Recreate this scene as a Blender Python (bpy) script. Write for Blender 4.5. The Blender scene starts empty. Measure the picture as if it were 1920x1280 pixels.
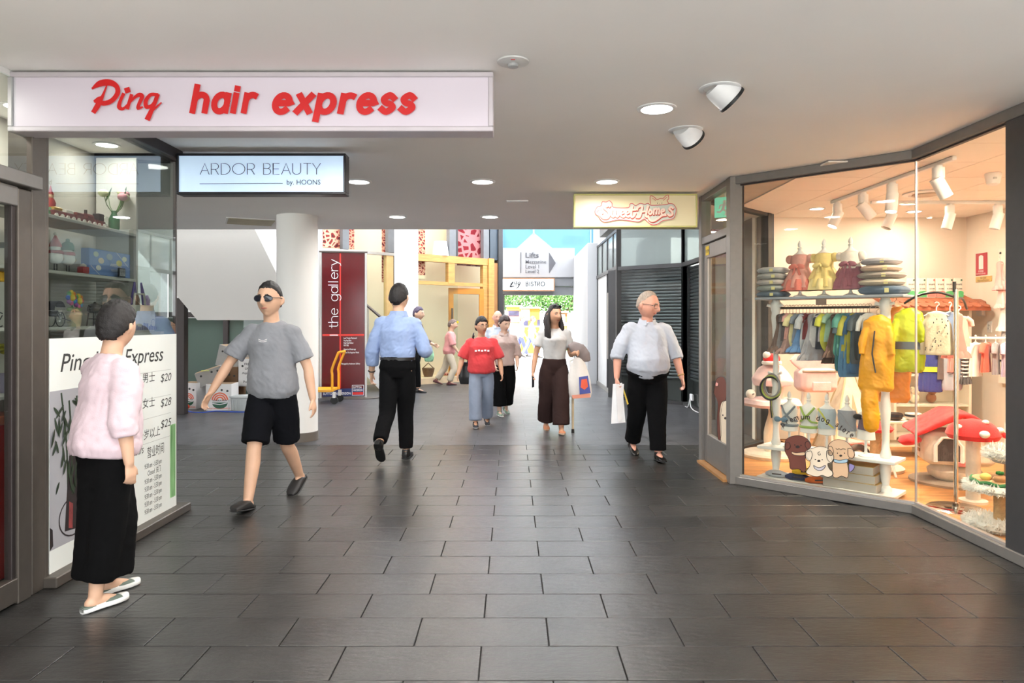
import bpy, math, random
import numpy as np
from mathutils import Vector, Matrix, noise
R = math.radians
rnd = random.Random(7)
scene = bpy.context.scene
C = scene.collection

# ------------------------------------------------------------------ camera, sky, exposure
CAMH = 1.44
cd = bpy.data.cameras.new('camera'); cam = bpy.data.objects.new('camera', cd); C.objects.link(cam)
cam.location = (0, 0, CAMH); cam.rotation_euler = (R(90), 0, 0)
cd.sensor_width = 36.0; cd.lens = 24.9; cd.shift_y = -38 / 1920; cd.clip_start = 0.05; cd.clip_end = 400
scene.camera = cam
world = bpy.data.worlds.new('sky'); scene.world = world; world.use_nodes = True
bg = world.node_tree.nodes['Background']; bg.inputs[0].default_value = (0.93, 0.97, 1.0, 1); bg.inputs[1].default_value = 3.2
vs = scene.view_settings; vs.view_transform = 'Standard'; vs.look = 'None'; vs.gamma = 1.0; vs.use_curve_mapping = False; vs.exposure = 0.88
SUN = 14.0
sl = bpy.data.lights.new('sun', 'SUN'); sl.energy = SUN; sl.angle = R(1); sl.color = (1, .96, .9); so_ = bpy.data.objects.new('sun', sl); C.objects.link(so_); so_.rotation_euler = (R(42), 0, R(-12))   # from behind the camera, high
LAMP = 11.0      # power of one corridor downlight
SPOT = 3.0      # power of one track spot in the pet shop
cy_ = scene.cycles; cy_.max_bounces = 5; cy_.diffuse_bounces = 3; cy_.glossy_bounces = 3; cy_.transmission_bounces = 4; cy_.transparent_max_bounces = 16; cy_.caustics_reflective = False; cy_.caustics_refractive = False

# ------------------------------------------------------------------ colour and materials
def lin(c):
    return tuple(((v / 255) / 12.92 if v / 255 <= 0.04045 else ((v / 255 + 0.055) / 1.055) ** 2.4) for v in c) + (1,)
_mats = {}
def M(name, col=(200, 200, 200), rough=0.5, metal=0.0, var=0.06, scale=6.0, bump=0.0, bscale=40.0, emit=0.0, spec=0.5, sheen=0, stretch=None, rand=0.0):
    """procedural material: colour with soft noise variation, optional relief"""
    if name in _mats: return _mats[name]
    m = bpy.data.materials.new(name); m.use_nodes = True; nt = m.node_tree; N = nt.nodes; L = nt.links
    p = N['Principled BSDF']; c = lin(col)
    p.inputs['Roughness'].default_value = rough; p.inputs['Metallic'].default_value = metal
    p.inputs['Specular IOR Level'].default_value = spec
    tc = N.new('ShaderNodeTexCoord'); src = tc.outputs['Object']
    if stretch:
        mp = N.new('ShaderNodeMapping'); mp.inputs['Scale'].default_value = stretch; L.new(src, mp.inputs[0]); src = mp.outputs[0]
    nz = N.new('ShaderNodeTexNoise'); nz.inputs['Scale'].default_value = scale; nz.inputs['Detail'].default_value = 4; L.new(src, nz.inputs['Vector'])
    rp = N.new('ShaderNodeValToRGB'); e = rp.color_ramp.elements
    e[0].position = 0.3; e[1].position = 0.7
    e[0].color = tuple(v * (1 - var) for v in c[:3]) + (1,); e[1].color = tuple(min(1, v * (1 + var)) for v in c[:3]) + (1,)
    L.new(nz.outputs['Fac'], rp.inputs[0]); out = rp.outputs[0]
    if rand:
        oi = N.new('ShaderNodeObjectInfo'); mr = N.new('ShaderNodeMapRange'); mr.inputs[3].default_value = 1 - rand; mr.inputs[4].default_value = 1 + rand
        L.new(oi.outputs['Random'], mr.inputs[0]); hv = N.new('ShaderNodeHueSaturation'); L.new(mr.outputs[0], hv.inputs['Value']); L.new(out, hv.inputs['Color']); out = hv.outputs[0]
    L.new(out, p.inputs['Base Color'])
    if bump:
        n2 = N.new('ShaderNodeTexNoise'); n2.inputs['Scale'].default_value = bscale; n2.inputs['Detail'].default_value = 6; L.new(src, n2.inputs['Vector'])
        b = N.new('ShaderNodeBump'); b.inputs['Strength'].default_value = bump; b.inputs['Distance'].default_value = 0.01
        L.new(n2.outputs['Fac'], b.inputs['Height']); L.new(b.outputs[0], p.inputs['Normal'])
    if emit:
        L.new(out, p.inputs['Emission Color']); p.inputs['Emission Strength'].default_value = emit
    if sheen: p.inputs['Sheen Weight'].default_value = sheen
    _mats[name] = m; return m
def glassmat(name, tint=(255, 255, 255), ior=1.5, gain=1.0, rough=0.0, base=0.0, basecol=(200, 210, 205)):
    """pane of glass: clear transmission plus mirror reflection that grows at grazing angles"""
    if name in _mats: return _mats[name]
    m = bpy.data.materials.new(name); m.use_nodes = True; nt = m.node_tree; N = nt.nodes; L = nt.links
    N.remove(N['Principled BSDF']); o = N['Material Output']
    t = N.new('ShaderNodeBsdfTransparent'); t.inputs[0].default_value = lin(tint)
    g = N.new('ShaderNodeBsdfGlossy'); g.inputs['Roughness'].default_value = rough
    fr = N.new('ShaderNodeFresnel'); fr.inputs[0].default_value = ior
    ge = N.new('ShaderNodeNewGeometry'); fb = N.new('ShaderNodeMath'); fb.operation = 'SUBTRACT'; fb.inputs[0].default_value = 1; L.new(ge.outputs['Backfacing'], fb.inputs[1])
    m0 = N.new('ShaderNodeMath'); m0.operation = 'MULTIPLY'
    mm = N.new('ShaderNodeMath'); mm.operation = 'MULTIPLY'; mm.use_clamp = True; mm.inputs[1].default_value = gain
    L.new(fr.outputs[0], m0.inputs[0]); L.new(fb.outputs[0], m0.inputs[1]); L.new(m0.outputs[0], mm.inputs[0])
    x = N.new('ShaderNodeMixShader'); L.new(mm.outputs[0], x.inputs[0]); L.new(g.outputs[0], x.inputs[2])
    if base:
        d = N.new('ShaderNodeBsdfTranslucent'); d.inputs[0].default_value = lin(basecol)
        d2 = N.new('ShaderNodeBsdfDiffuse'); d2.inputs[0].default_value = lin(basecol)
        x3 = N.new('ShaderNodeMixShader'); x3.inputs[0].default_value = 0.5; L.new(d.outputs[0], x3.inputs[1]); L.new(d2.outputs[0], x3.inputs[2])
        x2 = N.new('ShaderNodeMixShader'); x2.inputs[0].default_value = base; L.new(t.outputs[0], x2.inputs[1]); L.new(x3.outputs[0], x2.inputs[2])
        L.new(x2.outputs[0], x.inputs[1])
    else: L.new(t.outputs[0], x.inputs[1])
    L.new(x.outputs[0], o.inputs[0]); _mats[name] = m; return m

# ------------------------------------------------------------------ mesh builder
class MB:
    def __init__(s): s.v = []; s.f = []
    def add(s, vs, fs):
        o = len(s.v); s.v += [tuple(p) for p in vs]; s.f += [tuple(i + o for i in f) for f in fs]; return s
    def box(s, c, d, b=0.0, rz=0.0, rot=None):
        hx, hy, hz = d[0] / 2, d[1] / 2, d[2] / 2; b = min(b, hx * .9, hy * .9, hz * .9)
        V = []; F = []
        if b <= 0:
            V = [Vector((x * hx, y * hy, z * hz)) for x in (-1, 1) for y in (-1, 1) for z in (-1, 1)]
            F = [(0, 1, 3, 2), (4, 6, 7, 5), (0, 4, 5, 1), (2, 3, 7, 6), (0, 2, 6, 4), (1, 5, 7, 3)]
        else:
            ix = {}
            for x in (-1, 1):
                for y in (-1, 1):
                    for z in (-1, 1):
                        for a in range(3):
                            q = [x * (hx - b), y * (hy - b), z * (hz - b)]; q[a] = (x, y, z)[a] * (hx, hy, hz)[a]
                            ix[(x, y, z, a)] = len(V); V.append(Vector(q))
            for a in range(3):
                o1, o2 = [i for i in range(3) if i != a]
                for sg in (-1, 1):
                    q = []
                    for s1, s2 in ((-1, -1), (1, -1), (1, 1), (-1, 1)):
                        k = [0, 0, 0]; k[a] = sg; k[o1] = s1; k[o2] = s2; q.append(ix[(*k, a)])
                    F.append(tuple(q))
                for s1 in (-1, 1):
                    for s2 in (-1, 1):
                        k0 = [0, 0, 0]; k1 = [0, 0, 0]; k0[a] = -1; k1[a] = 1
                        for k in (k0, k1): k[o1] = s1; k[o2] = s2
                        F.append((ix[(*k0, o1)], ix[(*k1, o1)], ix[(*k1, o2)], ix[(*k0, o2)]))
            for x in (-1, 1):
                for y in (-1, 1):
                    for z in (-1, 1): F.append((ix[(x, y, z, 0)], ix[(x, y, z, 1)], ix[(x, y, z, 2)]))
        m = rot if rot is not None else Matrix.Rotation(rz, 3, 'Z'); c = Vector(c)
        return s.add([c + m @ p for p in V], F)
    def bar(s, p0, p1, w, h, b=0.0):
        """box from p0 to p1: w across (horizontal), h the other way"""
        p0 = Vector(p0); p1 = Vector(p1); d = p1 - p0; L = d.length; x = d / L
        up = Vector((0, 0, 1)) if abs(x.z) < 0.99 else Vector((0, 1, 0))
        y = up.cross(x).normalized(); z = x.cross(y)
        return s.box((p0 + p1) / 2, (L, w, h), b, rot=Matrix((x, y, z)).transposed())
    def rings(s, rs, cap=True, closed=False):
        n = len(rs[0]); V = [p for r in rs for p in r]; F = []
        m = len(rs)
        for i in range(m if closed else m - 1):
            for j in range(n):
                F.append((i * n + j, i * n + (j + 1) % n, ((i + 1) % m) * n + (j + 1) % n, ((i + 1) % m) * n + j))
        if cap and not closed: F.append(tuple(range(n))[::-1]); F.append(tuple((m - 1) * n + j for j in range(n)))
        return s.add(V, F)
    def tube(s, pts, r, n=8, cap=True, closed=False):
        pts = [Vector(p) for p in pts]; rr = r if isinstance(r, (list, tuple)) else [r] * len(pts)
        t0 = (pts[1] - pts[0]).normalized(); a = Vector((0, 0, 1)) if abs(t0.z) < .9 else Vector((1, 0, 0)); x = t0.cross(a).normalized(); rs = []
        for i, p in enumerate(pts):
            if closed: t = (pts[(i + 1) % len(pts)] - pts[i - 1])
            else: t = pts[min(i + 1, len(pts) - 1)] - pts[max(i - 1, 0)]
            t = t.normalized() if t.length > 1e-9 else t0
            x = x - t * x.dot(t); x.normalize(); y = t.cross(x)
            rs.append([p + (x * math.cos(2 * math.pi * k / n) + y * math.sin(2 * math.pi * k / n)) * rr[i] for k in range(n)])
        return s.rings(rs, cap, closed)
    def cyl(s, p0, p1, r, r1=None, n=20): return s.tube([p0, p1], [r, r if r1 is None else r1], n)
    def lathe(s, prof, c=(0, 0, 0), n=24, sx=1, sy=1, cap=True, fold=None):
        rs = []
        for k, (r, z) in enumerate(prof):
            ring = []
            for j in range(n):
                a = 2 * math.pi * j / n; q = r * (1 + (fold[0][k] * math.sin(fold[1] * a + fold[2]) if fold else 0))
                ring.append((c[0] + q * sx * math.cos(a), c[1] + q * sy * math.sin(a), c[2] + z))
            rs.append(ring)
        return s.rings(rs, cap)
    def sph(s, c, r, nu=16, nv=10, rot=None):
        if not isinstance(r, (tuple, list)): r = (r, r, r)
        m = rot or Matrix.Identity(3); c = Vector(c); rs = []
        for i in range(1, nv):
            a = math.pi * i / nv
            rs.append([c + m @ Vector((r[0] * math.sin(a) * math.cos(2 * math.pi * j / nu), r[1] * math.sin(a) * math.sin(2 * math.pi * j / nu), -r[2] * math.cos(a))) for j in range(nu)])
        return s.rings(rs, True)
    def prism(s, poly, o, U, V, N, th):
        """2D polygon (u,v) at o + u U + v V, extruded by th along N"""
        o = Vector(o); U = Vector(U); V = Vector(V); N = Vector(N); n = len(poly)
        a = [o + U * u + V * v for u, v in poly]; b = [p + N * th for p in a]
        return s.add(a + b, [tuple(range(n)), tuple(range(2 * n - 1, n - 1, -1))] + [(i, i + n, (i + 1) % n + n, (i + 1) % n) for i in range(n)])
    def plate(s, poly, o, U, V):
        o = Vector(o); U = Vector(U); V = Vector(V)
        return s.add([o + U * u + V * v for u, v in poly], [tuple(range(len(poly)))])
    def ribbon(s, pts, w, o, U, V, th=0.0, caps=True):
        """flat pen stroke through 2D points with width(s) w"""
        n = len(pts); ws = w if isinstance(w, (list, tuple)) else [w] * n
        P = [Vector((p[0], p[1], 0)) for p in pts]; L = []; Rr = []
        for i in range(n):
            t = P[min(i + 1, n - 1)] - P[max(i - 1, 0)]
            if t.length < 1e-9: t = Vector((1, 0, 0))
            t.normalize(); nn = Vector((-t.y, t.x, 0)); k = 1.0
            if 0 < i < n - 1:
                a = (P[i] - P[i - 1]); 
                if a.length > 1e-9: k = 1 / max(.6, abs(a.normalized().dot(t)))
            q = P[i].copy()
            if caps and i == 0: q -= t * ws[i] * .35
            if caps and i == n - 1: q += t * ws[i] * .35
            L.append(q + nn * ws[i] / 2 * k); Rr.append(q - nn * ws[i] / 2 * k)
        o = Vector(o); U = Vector(U); V = Vector(V)
        s.k = getattr(s, 'k', 0) + 1; N = U.cross(V); e = lambda i: N * (.00012 * s.k + .000006 * i)      # overlapping strokes lie on one another
        V2 = [o + U * p.x + V * p.y + e(i) for i, p in enumerate(L)] + [o + U * p.x + V * p.y + e(i) for i, p in enumerate(Rr)]
        return s.add(V2, [(i, i + n, i + n + 1, i + 1) for i in range(n - 1)])
    def build(s, name, mat, parent=None, smooth=False, loc=None, rz=None, ang=40):
        me = bpy.data.meshes.new(name); me.from_pydata(s.v, [], s.f); me.update()
        o = bpy.data.objects.new(name, me); C.objects.link(o)
        me.materials.append(M(*mat) if isinstance(mat, tuple) else mat)
        if smooth:
            me.polygons.foreach_set('use_smooth', [True] * len(me.polygons))
            if ang: 
                try: me.set_sharp_from_angle(angle=R(ang))
                except Exception: pass
        if parent: o.parent = parent
        if loc is not None: o.location = loc
        if rz is not None: o.rotation_euler.z = rz
        return o
def tag(o, label, cat, group=None):
    o['label'] = label; o['category'] = cat
    if group: o['group'] = group
    return o
def struct(o): o['kind'] = 'structure'; return o
def thing(name, label, cat, loc=(0, 0, 0), rz=0.0, group=None):
    o = bpy.data.objects.new(name, None); C.objects.link(o); o.location = loc; o.rotation_euler.z = rz; o.empty_display_size = .1
    return tag(o, label, cat, group)
def dup(root, loc=None, rz=None, label=None, group=None):
    def cp(o, p):
        c = o.copy(); C.objects.link(c); c.parent = p
        for ch in list(o.children): cp(ch, c)
        return c
    r = cp(root, None)
    if loc is not None: r.location = loc
    if rz is not None: r.rotation_euler.z = rz
    if label: r['label'] = label
    if group: r['group'] = group
    return r
def wx(px, Z): return (px - 960) / 1328 * Z
def wz(py, Z): return CAMH + (602 - py) / 1328 * Z

# ------------------------------------------------------------------ lettering
def crv(pts, n=5):
    """Catmull-Rom through points"""
    P = [pts[0]] + list(pts) + [pts[-1]]; out = []
    for i in range(1, len(P) - 2):
        for k in range(n):
            t = k / n; q = []
            for d in range(len(P[0])):
                a, b, c, e = P[i - 1][d], P[i][d], P[i + 1][d], P[i + 2][d]
                q.append(.5 * (2 * b + (c - a) * t + (2 * a - 5 * b + 4 * c - e) * t * t + (3 * b - a - 3 * c + e) * t ** 3))
            out.append(tuple(q))
    out.append(tuple(P[-2])); return out
def arc(cx, cy, rx, ry, a0, a1, n=14): return [(cx + rx * math.cos(R(a0 + (a1 - a0) * i / n)), cy + ry * math.sin(R(a0 + (a1 - a0) * i / n))) for i in range(n + 1)]
X = .66
G = {  # width, strokes; caps 1.0, x-height .66
 'h': (.56, [[(0, 0), (0, 1)], [(0, .36)] + arc(.23, .4, .23, .26, 170, 10) + [(.46, 0)]]),
 'a': (.56, [arc(.24, .33, .24, .33, 20, 340, 20), [(.47, .66), (.47, 0)]]),
 'i': (.2, [[(0, 0), (0, .66)], [(0, .87), (0, .93)]]),
 'r': (.38, [[(0, 0), (0, .66)], [(0, .36)] + arc(.22, .4, .22, .25, 170, 60)]),
 'e': (.56, [[(.02, .35), (.45, .35)] + arc(.235, .33, .235, .33, 5, 315, 20)]),
 'x': (.5, [[(0, 0), (.42, .66)], [(0, .66), (.42, 0)]]),
 'p': (.58, [[(0, .66), (0, -.32)], arc(.24, .33, .24, .33, 160, -160, 20)]),
 's': (.46, [crv([(.36, .53), (.2, .66), (.03, .52), (.1, .37), (.28, .3), (.36, .16), (.18, 0), (0, .12)])]),
 't': (.34, [crv([(.1, .9), (.1, .6), (.1, .16), (.18, .01), (.3, .04)]), [(-.04, .64), (.28, .64)]]),
 'g': (.56, [arc(.24, .33, .24, .33, 20, 340, 20), [(.47, .66), (.47, -.1)] + arc(.24, -.1, .23, .22, 0, -150, 10)]),
 'l': (.2, [[(0, 0), (0, 1)]]),
 'y': (.5, [[(0, .66), (.22, .02)], [(.44, .66), (.22, .02), (.1, -.28), (-.02, -.3)]]),
 'm': (.84, [[(0, 0), (0, .66)], [(0, .36)] + arc(.18, .4, .18, .26, 170, 10) + [(.36, 0)], [(.36, .36)] + arc(.55, .4, .18, .26, 170, 10) + [(.73, 0)]]),
 'n': (.56, [[(0, 0), (0, .66)], [(0, .36)] + arc(.23, .4, .23, .26, 170, 10) + [(.46, 0)]]),
 'u': (.56, [[(0, .66), (0, .26)] + arc(.23, .26, .23, .26, 180, 360) + [(.46, .66)], [(.46, .4), (.46, 0)]]),
 'd': (.58, [arc(.24, .33, .24, .33, 20, 340, 20), [(.47, 1), (.47, 0)]]),
 'o': (.58, [arc(.24, .33, .24, .33, 0, 360, 24)]),
 'w': (.7, [crv([(0, .66), (.05, .15), (.16, 0), (.3, .2), (.32, .6)]), crv([(.32, .6), (.34, .15), (.46, 0), (.6, .2), (.64, .66)])]),
 'A': (.72, [[(0, 0), (.31, 1), (.62, 0)], [(.12, .36), (.5, .36)]]),
 'R': (.64, [[(0, 0), (0, 1), (.28, 1)] + arc(.28, .73, .22, .27, 90, -90, 10) + [(0, .46)], [(.28, .46), (.5, 0)]]),
 'D': (.74, [[(0, 0), (0, 1), (.2, 1)] + arc(.2, .5, .42, .5, 90, -90, 16) + [(0, 0)]]),
 'O': (.98, [arc(.43, .5, .43, .5, 0, 360, 32)]),
 'B': (.62, [[(0, 0), (0, 1), (.26, 1)] + arc(.26, .77, .2, .23, 90, -90, 10) + [(0, .54)], [(.26, .54)] + arc(.26, .27, .24, .27, 90, -90, 10) + [(0, 0)]]),
 'E': (.54, [[(.42, 1), (0, 1), (0, 0), (.42, 0)], [(0, .5), (.38, .5)]]),
 'U': (.72, [[(0, 1), (0, .3)] + arc(.28, .3, .28, .3, 180, 360, 14) + [(.56, 1)]]),
 'T': (.58, [[(0, 1), (.5, 1)], [(.25, 1), (.25, 0)]]),
 'Y': (.62, [[(0, 1), (.27, .48), (.54, 1)], [(.27, .48), (.27, 0)]]),
 'I': (.22, [[(.06, 0), (.06, 1)]]),
 'S': (.58, [crv([(.46, .8), (.26, 1), (.04, .8), (.14, .58), (.36, .45), (.48, .24), (.24, 0), (0, .18)])]),
 'H': (.78, [crv([(.02, .62), (.1, .9), (.26, .98), (.28, .6), (.2, .1), (.02, .05)]), crv([(.62, 1), (.56, .5), (.5, .05), (.62, 0)]), [(.24, .5), (.58, .55)]]),
 ' ': (.4, []), '.': (.2, [[(0, .02), (0, .07)]]),
}
def pen(mb, text, o, U, V, size, w, slant=0.0, track=1.0, dx=0.0, mult=None):
    """write text with the single-stroke letters; returns its length"""
    x = 0.0
    for i, ch in enumerate(text):
        wd, st = G[ch]
        for k in st:
            pts = [((x + px * track + py * slant) * size + dx, py * size) for px, py in k]
            mb.ribbon(pts, w * size, o, U, V)
        x += wd * track + w * .9
    return x * size
_ts = bpy.data.scenes.new('workbench')
def baked(ob):
    """mesh of an object with its modifiers, computed in a scratch scene"""
    _ts.collection.objects.link(ob); vl = _ts.view_layers[0]; vl.update(); dg = vl.depsgraph; me = bpy.data.meshes.new_from_object(ob.evaluated_get(dg)); _ts.collection.objects.unlink(ob); return me
def text_polys(body, shear=0.0, offset=0.0, spacing=1.0):
    cu = bpy.data.curves.new('lettering_source', 'FONT'); cu.body = body; cu.shear = shear; cu.offset = offset; cu.space_character = spacing; cu.size = 1; cu.resolution_u = 3
    ob = bpy.data.objects.new('lettering_source', cu); me = baked(ob)
    v = [tuple(p.co) for p in me.vertices]; f = [tuple(p.vertices) for p in me.polygons]
    bpy.data.objects.remove(ob); bpy.data.curves.remove(cu); bpy.data.meshes.remove(me)
    return v, f
def write(mb, body, o, U, V, size, shear=0.0, offset=0.0, spacing=1.0, align='L', width=None):
    v, f = text_polys(body, shear, offset, spacing); o = Vector(o); U = Vector(U); V = Vector(V)
    if not v: return 0
    x0 = min(p[0] for p in v); x1 = max(p[0] for p in v); k = (width / (x1 - x0)) if width else size
    sx = {'L': x0, 'C': (x0 + x1) / 2, 'R': x1}[align]
    mb.add([o + U * ((p[0] - sx) * k) + V * (p[1] * size) for p in v], f); return (x1 - x0) * k
UX = (1, 0, 0); UZ = (0, 0, 1)

# ================================================================== THE SETTING
CEIL = 2.72
# ---- slate floor: grout bed with single tiles near the camera, material beyond
def slate(name, brick=False):
    m = bpy.data.materials.new(name); m.use_nodes = True; nt = m.node_tree; N = nt.nodes; L = nt.links; p = N['Principled BSDF']
    tc = N.new('ShaderNodeTexCoord'); ge = N.new('ShaderNodeNewGeometry'); pos = ge.outputs['Position']
    oi = N.new('ShaderNodeObjectInfo'); ad = N.new('ShaderNodeVectorMath'); ad.operation = 'ADD'; L.new(pos, ad.inputs[0])
    cb = N.new('ShaderNodeMath'); cb.operation = 'MULTIPLY'; cb.inputs[1].default_value = 37; L.new(oi.outputs['Random'], cb.inputs[0]); L.new(cb.outputs[0], ad.inputs[1])
    n1 = N.new('ShaderNodeTexNoise'); n1.inputs['Scale'].default_value = 3.5; n1.inputs['Detail'].default_value = 8; n1.inputs['Roughness'].default_value = .62; L.new(ad.outputs[0], n1.inputs['Vector'])
    rp = N.new('ShaderNodeValToRGB'); e = rp.color_ramp.elements; e[0].position = .3; e[1].position = .75; e[0].color = lin((38, 37, 36)); e[1].color = lin((57, 56, 54)); L.new(n1.outputs['Fac'], rp.inputs[0])
    mr = N.new('ShaderNodeMapRange'); mr.inputs[3].default_value = .86; mr.inputs[4].default_value = 1.16; L.new(oi.outputs['Random'], mr.inputs[0])
    hv = N.new('ShaderNodeHueSaturation'); L.new(rp.outputs[0], hv.inputs['Color']); L.new(mr.outputs[0], hv.inputs['Value']); out = hv.outputs[0]
    mp = N.new('ShaderNodeMapping'); mp.inputs['Scale'].default_value = (5, 14, 5); L.new(ad.outputs[0], mp.inputs[0])
    n2 = N.new('ShaderNodeTexNoise'); n2.inputs['Scale'].default_value = 2.6; n2.inputs['Detail'].default_value = 7; n2.inputs['Roughness'].default_value = .6; L.new(mp.outputs[0], n2.inputs['Vector'])
    b = N.new('ShaderNodeBump'); b.inputs['Strength'].default_value = .32; b.inputs['Distance'].default_value = .012; L.new(n2.outputs['Fac'], b.inputs['Height'])
    if brick:
        br = N.new('ShaderNodeTexBrick'); br.inputs['Scale'].default_value = 1; br.inputs['Brick Width'].default_value = .6; br.inputs['Row Height'].default_value = .3; br.inputs['Mortar Size'].default_value = .004; br.inputs['Mortar Smooth'].default_value = 0
        br.inputs['Color1'].default_value = (.9, .9, .9, 1); br.inputs['Color2'].default_value = (1.15, 1.15, 1.15, 1); br.inputs['Mortar'].default_value = (.25, .25, .25, 1)
        m2 = N.new('ShaderNodeMapping'); m2.inputs['Location'].default_value = (-.165, -.141, 0); L.new(pos, m2.inputs[0]); L.new(m2.outputs[0], br.inputs['Vector'])
        mx = N.new('ShaderNodeMix'); mx.data_type = 'RGBA'; mx.blend_type = 'MULTIPLY'; mx.inputs[0].default_value = 1; L.new(out, mx.inputs[6]); L.new(br.outputs['Color'], mx.inputs[7]); out = mx.outputs[2]
    L.new(out, p.inputs['Base Color']); L.new(b.outputs[0], p.inputs['Normal'])
    p.inputs['Roughness'].default_value = .28; p.inputs['Specular IOR Level'].default_value = .5
    return m
SLATE = slate('slate_tile'); SLATE_FAR = slate('slate_daylit', True); SLATE_FAR.node_tree.nodes['Principled BSDF'].inputs['Specular IOR Level'].default_value = .38; SLATE_FAR.node_tree.nodes['Principled BSDF'].inputs['Roughness'].default_value = .36
for _e, _c in zip([n_ for n_ in SLATE_FAR.node_tree.nodes if n_.type == 'VALTORGB'][0].color_ramp.elements, ((62, 61, 63), (88, 87, 90))): _e.color = lin(_c)      # paler copy of the slate, atrium daylight put into the colour
floor = struct(MB().box((-2, 1.62, -.06), (14, 13.24, .1)).build('floor', ('grout', (46, 45, 44), .9)))
Z0 = 2.841
def tile_mesh(w):
    mb = MB(); mb.box((0, 0, -.0095), (w - .005, .295, .019), .0018); me = bpy.data.meshes.new('tile'); me.from_pydata(mb.v, [], mb.f); me.materials.append(SLATE); return me
tm = tile_mesh(.6)
for n in range(-1, 18):
    zc = Z0 + .3 * n + .15; off = -.135 + (.3 if n % 2 else 0)
    xl = max(-2.9 if zc < 5.3 else (-3.3 if zc < 7 else -4.2), -.8 * zc); xr = min(3.1 if zc < 5.6 else (2.3 if zc < 7.3 else 3.0), .76 * zc)
    k = math.floor((xl - off) / .6)
    while off + .6 * k < xr:
        o = bpy.data.objects.new('tile', tm); C.objects.link(o); o.location = (off + .6 * k + .3, zc, (rnd.random() - .5) * .0012); o.parent = floor; k += 1
ZF = Z0 + .3 * 18
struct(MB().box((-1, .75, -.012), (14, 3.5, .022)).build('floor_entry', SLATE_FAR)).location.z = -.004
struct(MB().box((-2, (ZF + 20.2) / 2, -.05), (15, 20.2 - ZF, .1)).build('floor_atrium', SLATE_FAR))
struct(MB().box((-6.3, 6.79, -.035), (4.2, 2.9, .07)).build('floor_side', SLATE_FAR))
struct(MB().box((0, 60, -.09), (120, 79.6, .16)).build('floor_plaza', ('plaza_paving', (196, 197, 193), .8, 0, .05, .8)))
struct(MB().box((0, -23.0, -.1), (120, 44, .16)).build('floor_bounce', M('plaza_paving')))  # unseen bright ground behind the camera, added to bounce daylight in

PLASTER = M('ceiling_paint', (250, 247, 243), .9, 0, .015, 1.5)
WHITE = M('white_paint', (238, 236, 232), .8, 0, .01, 2)
outline = [(-8, -1.0), (3.03, -1.0), (3.03, 5.31), (1.98, 6.31), (1.98, 7.27), (2.97, 8.27), (2.97, 9.88), (-8, 9.88)]  # open end behind the camera is shaped to let daylight in
ceiling = struct(MB().prism(outline, (0, 0, CEIL), UX, (0, 1, 0), UZ, .45).build('ceiling', PLASTER))

BRONZE = M('bronze_aluminium', (98, 91, 84), .42, .5, .05, 20)
BRONZE_D = M('dark_bronze_aluminium', (62, 55, 54), .45, .4, .05, 20)
GREYAL = M('grey_aluminium', (128, 124, 120), .42, .35, .04, 20)
DARKAL = M('charcoal_aluminium', (70, 69, 70), .45, .3, .04, 20)
SILVER = M('brushed_silver', (190, 186, 182), .35, .6, .04, 20)
PANE = glassmat('clear_glass', (246, 250, 248), 1.5, 1.0)
PANEW = glassmat('reflective_window_glass', (225, 230, 228), 1.5, 3.0)
PANE2 = glassmat('shop_glass', (250, 250, 246), 1.5, .55)
GREENG = glassmat('green_tinted_glass', (150, 170, 160), 1.5, 1.0, 0.0, .55, (150, 168, 158))
FROST = glassmat('frosted_glass', (205, 212, 210), 1.5, .9, .08, .62, (196, 204, 202))
BLUEG = glassmat('blue_roof_glass', (150, 190, 212), 1.5, .6, .02, .7, (132, 172, 192))

# ---- shop front on the near side: door, post, display window
XL = -2.53
wl = struct(MB().box((XL - .1, .85, 1.36), (.2, 3.7, 2.72)).build('wall_left', WHITE))
wl_m = MB(); wl_m.box((XL - .055, 3.775, 1.36), (.13, .11, 2.72), .004); wl_m.box((XL - .045, 3.84, 1.36), (.11, .03, 2.72), .003)
struct(wl_m.build('trim_1', BRONZE))
d = thing('door_1', 'bronze framed glass door of the hair salon', 'door', (XL, 3.2, 0)); d['kind'] = 'structure'; del d['category']
MB().box((-.01, .455, 1.06), (.055, .1, 2.12), .004).build('door_stile', BRONZE, d)
MB().box((-.015, .39, 1.06), (.04, .03, 2.0), .003).build('glazing_bead', BRONZE_D, d)
MB().box((-.01, -.045, 2.075), (.055, .898, .1), .004).build('door_rail', GREYAL, d)
MB().box((-.01, -.045, .075), (.055, .898, .12), .004).build('door_rail', BRONZE, d)
MB().box((-.01, -.03, 1.08), (.008, .86, 1.92)).build('pane', PANE, d)
MB().box((0, .02, 2.165), (.11, 1.04, .07), .004).build('transom_bar', GREYAL, d)
MB().box((-.01, 0, 2.44), (.008, 1.0, .48)).build('pane', PANE, d)
w1 = thing('window_1', 'large display window of the hair salon', 'window', (XL, 4.59, 0)); w1['kind'] = 'structure'; del w1['category']
MB().box((.0, .02, .03), (.16, 1.6, .06), .006).build('window_sill', BRONZE, w1)
MB().box((.0, .0, 2.68), (.1, 1.5, .08), .004).build('window_head', BRONZE_D, w1)
MB().box((0, 0, 1.35), (.01, 1.47, 2.58)).build('pane', PANEW, w1)
MB().box((-.004, .735, 1.35), (.02, .02, 2.58)).build('corner_bead', BRONZE_D, w1)
MB().box((-.55, .745, 1.35), (1.08, .01, 2.58)).build('pane', PANE, w1)
MB().box((-.55, .75, .03), (1.1, .1, .06), .006).build('window_sill', BRONZE, w1)
MB().box((-.55, .75, 2.68), (1.1, .1, .08), .004).build('window_head', BRONZE_D, w1)
MB().box((-1.12, .745, 1.36), (.1, .1, 2.7), .004).build('post', BRONZE_D, w1)
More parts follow.
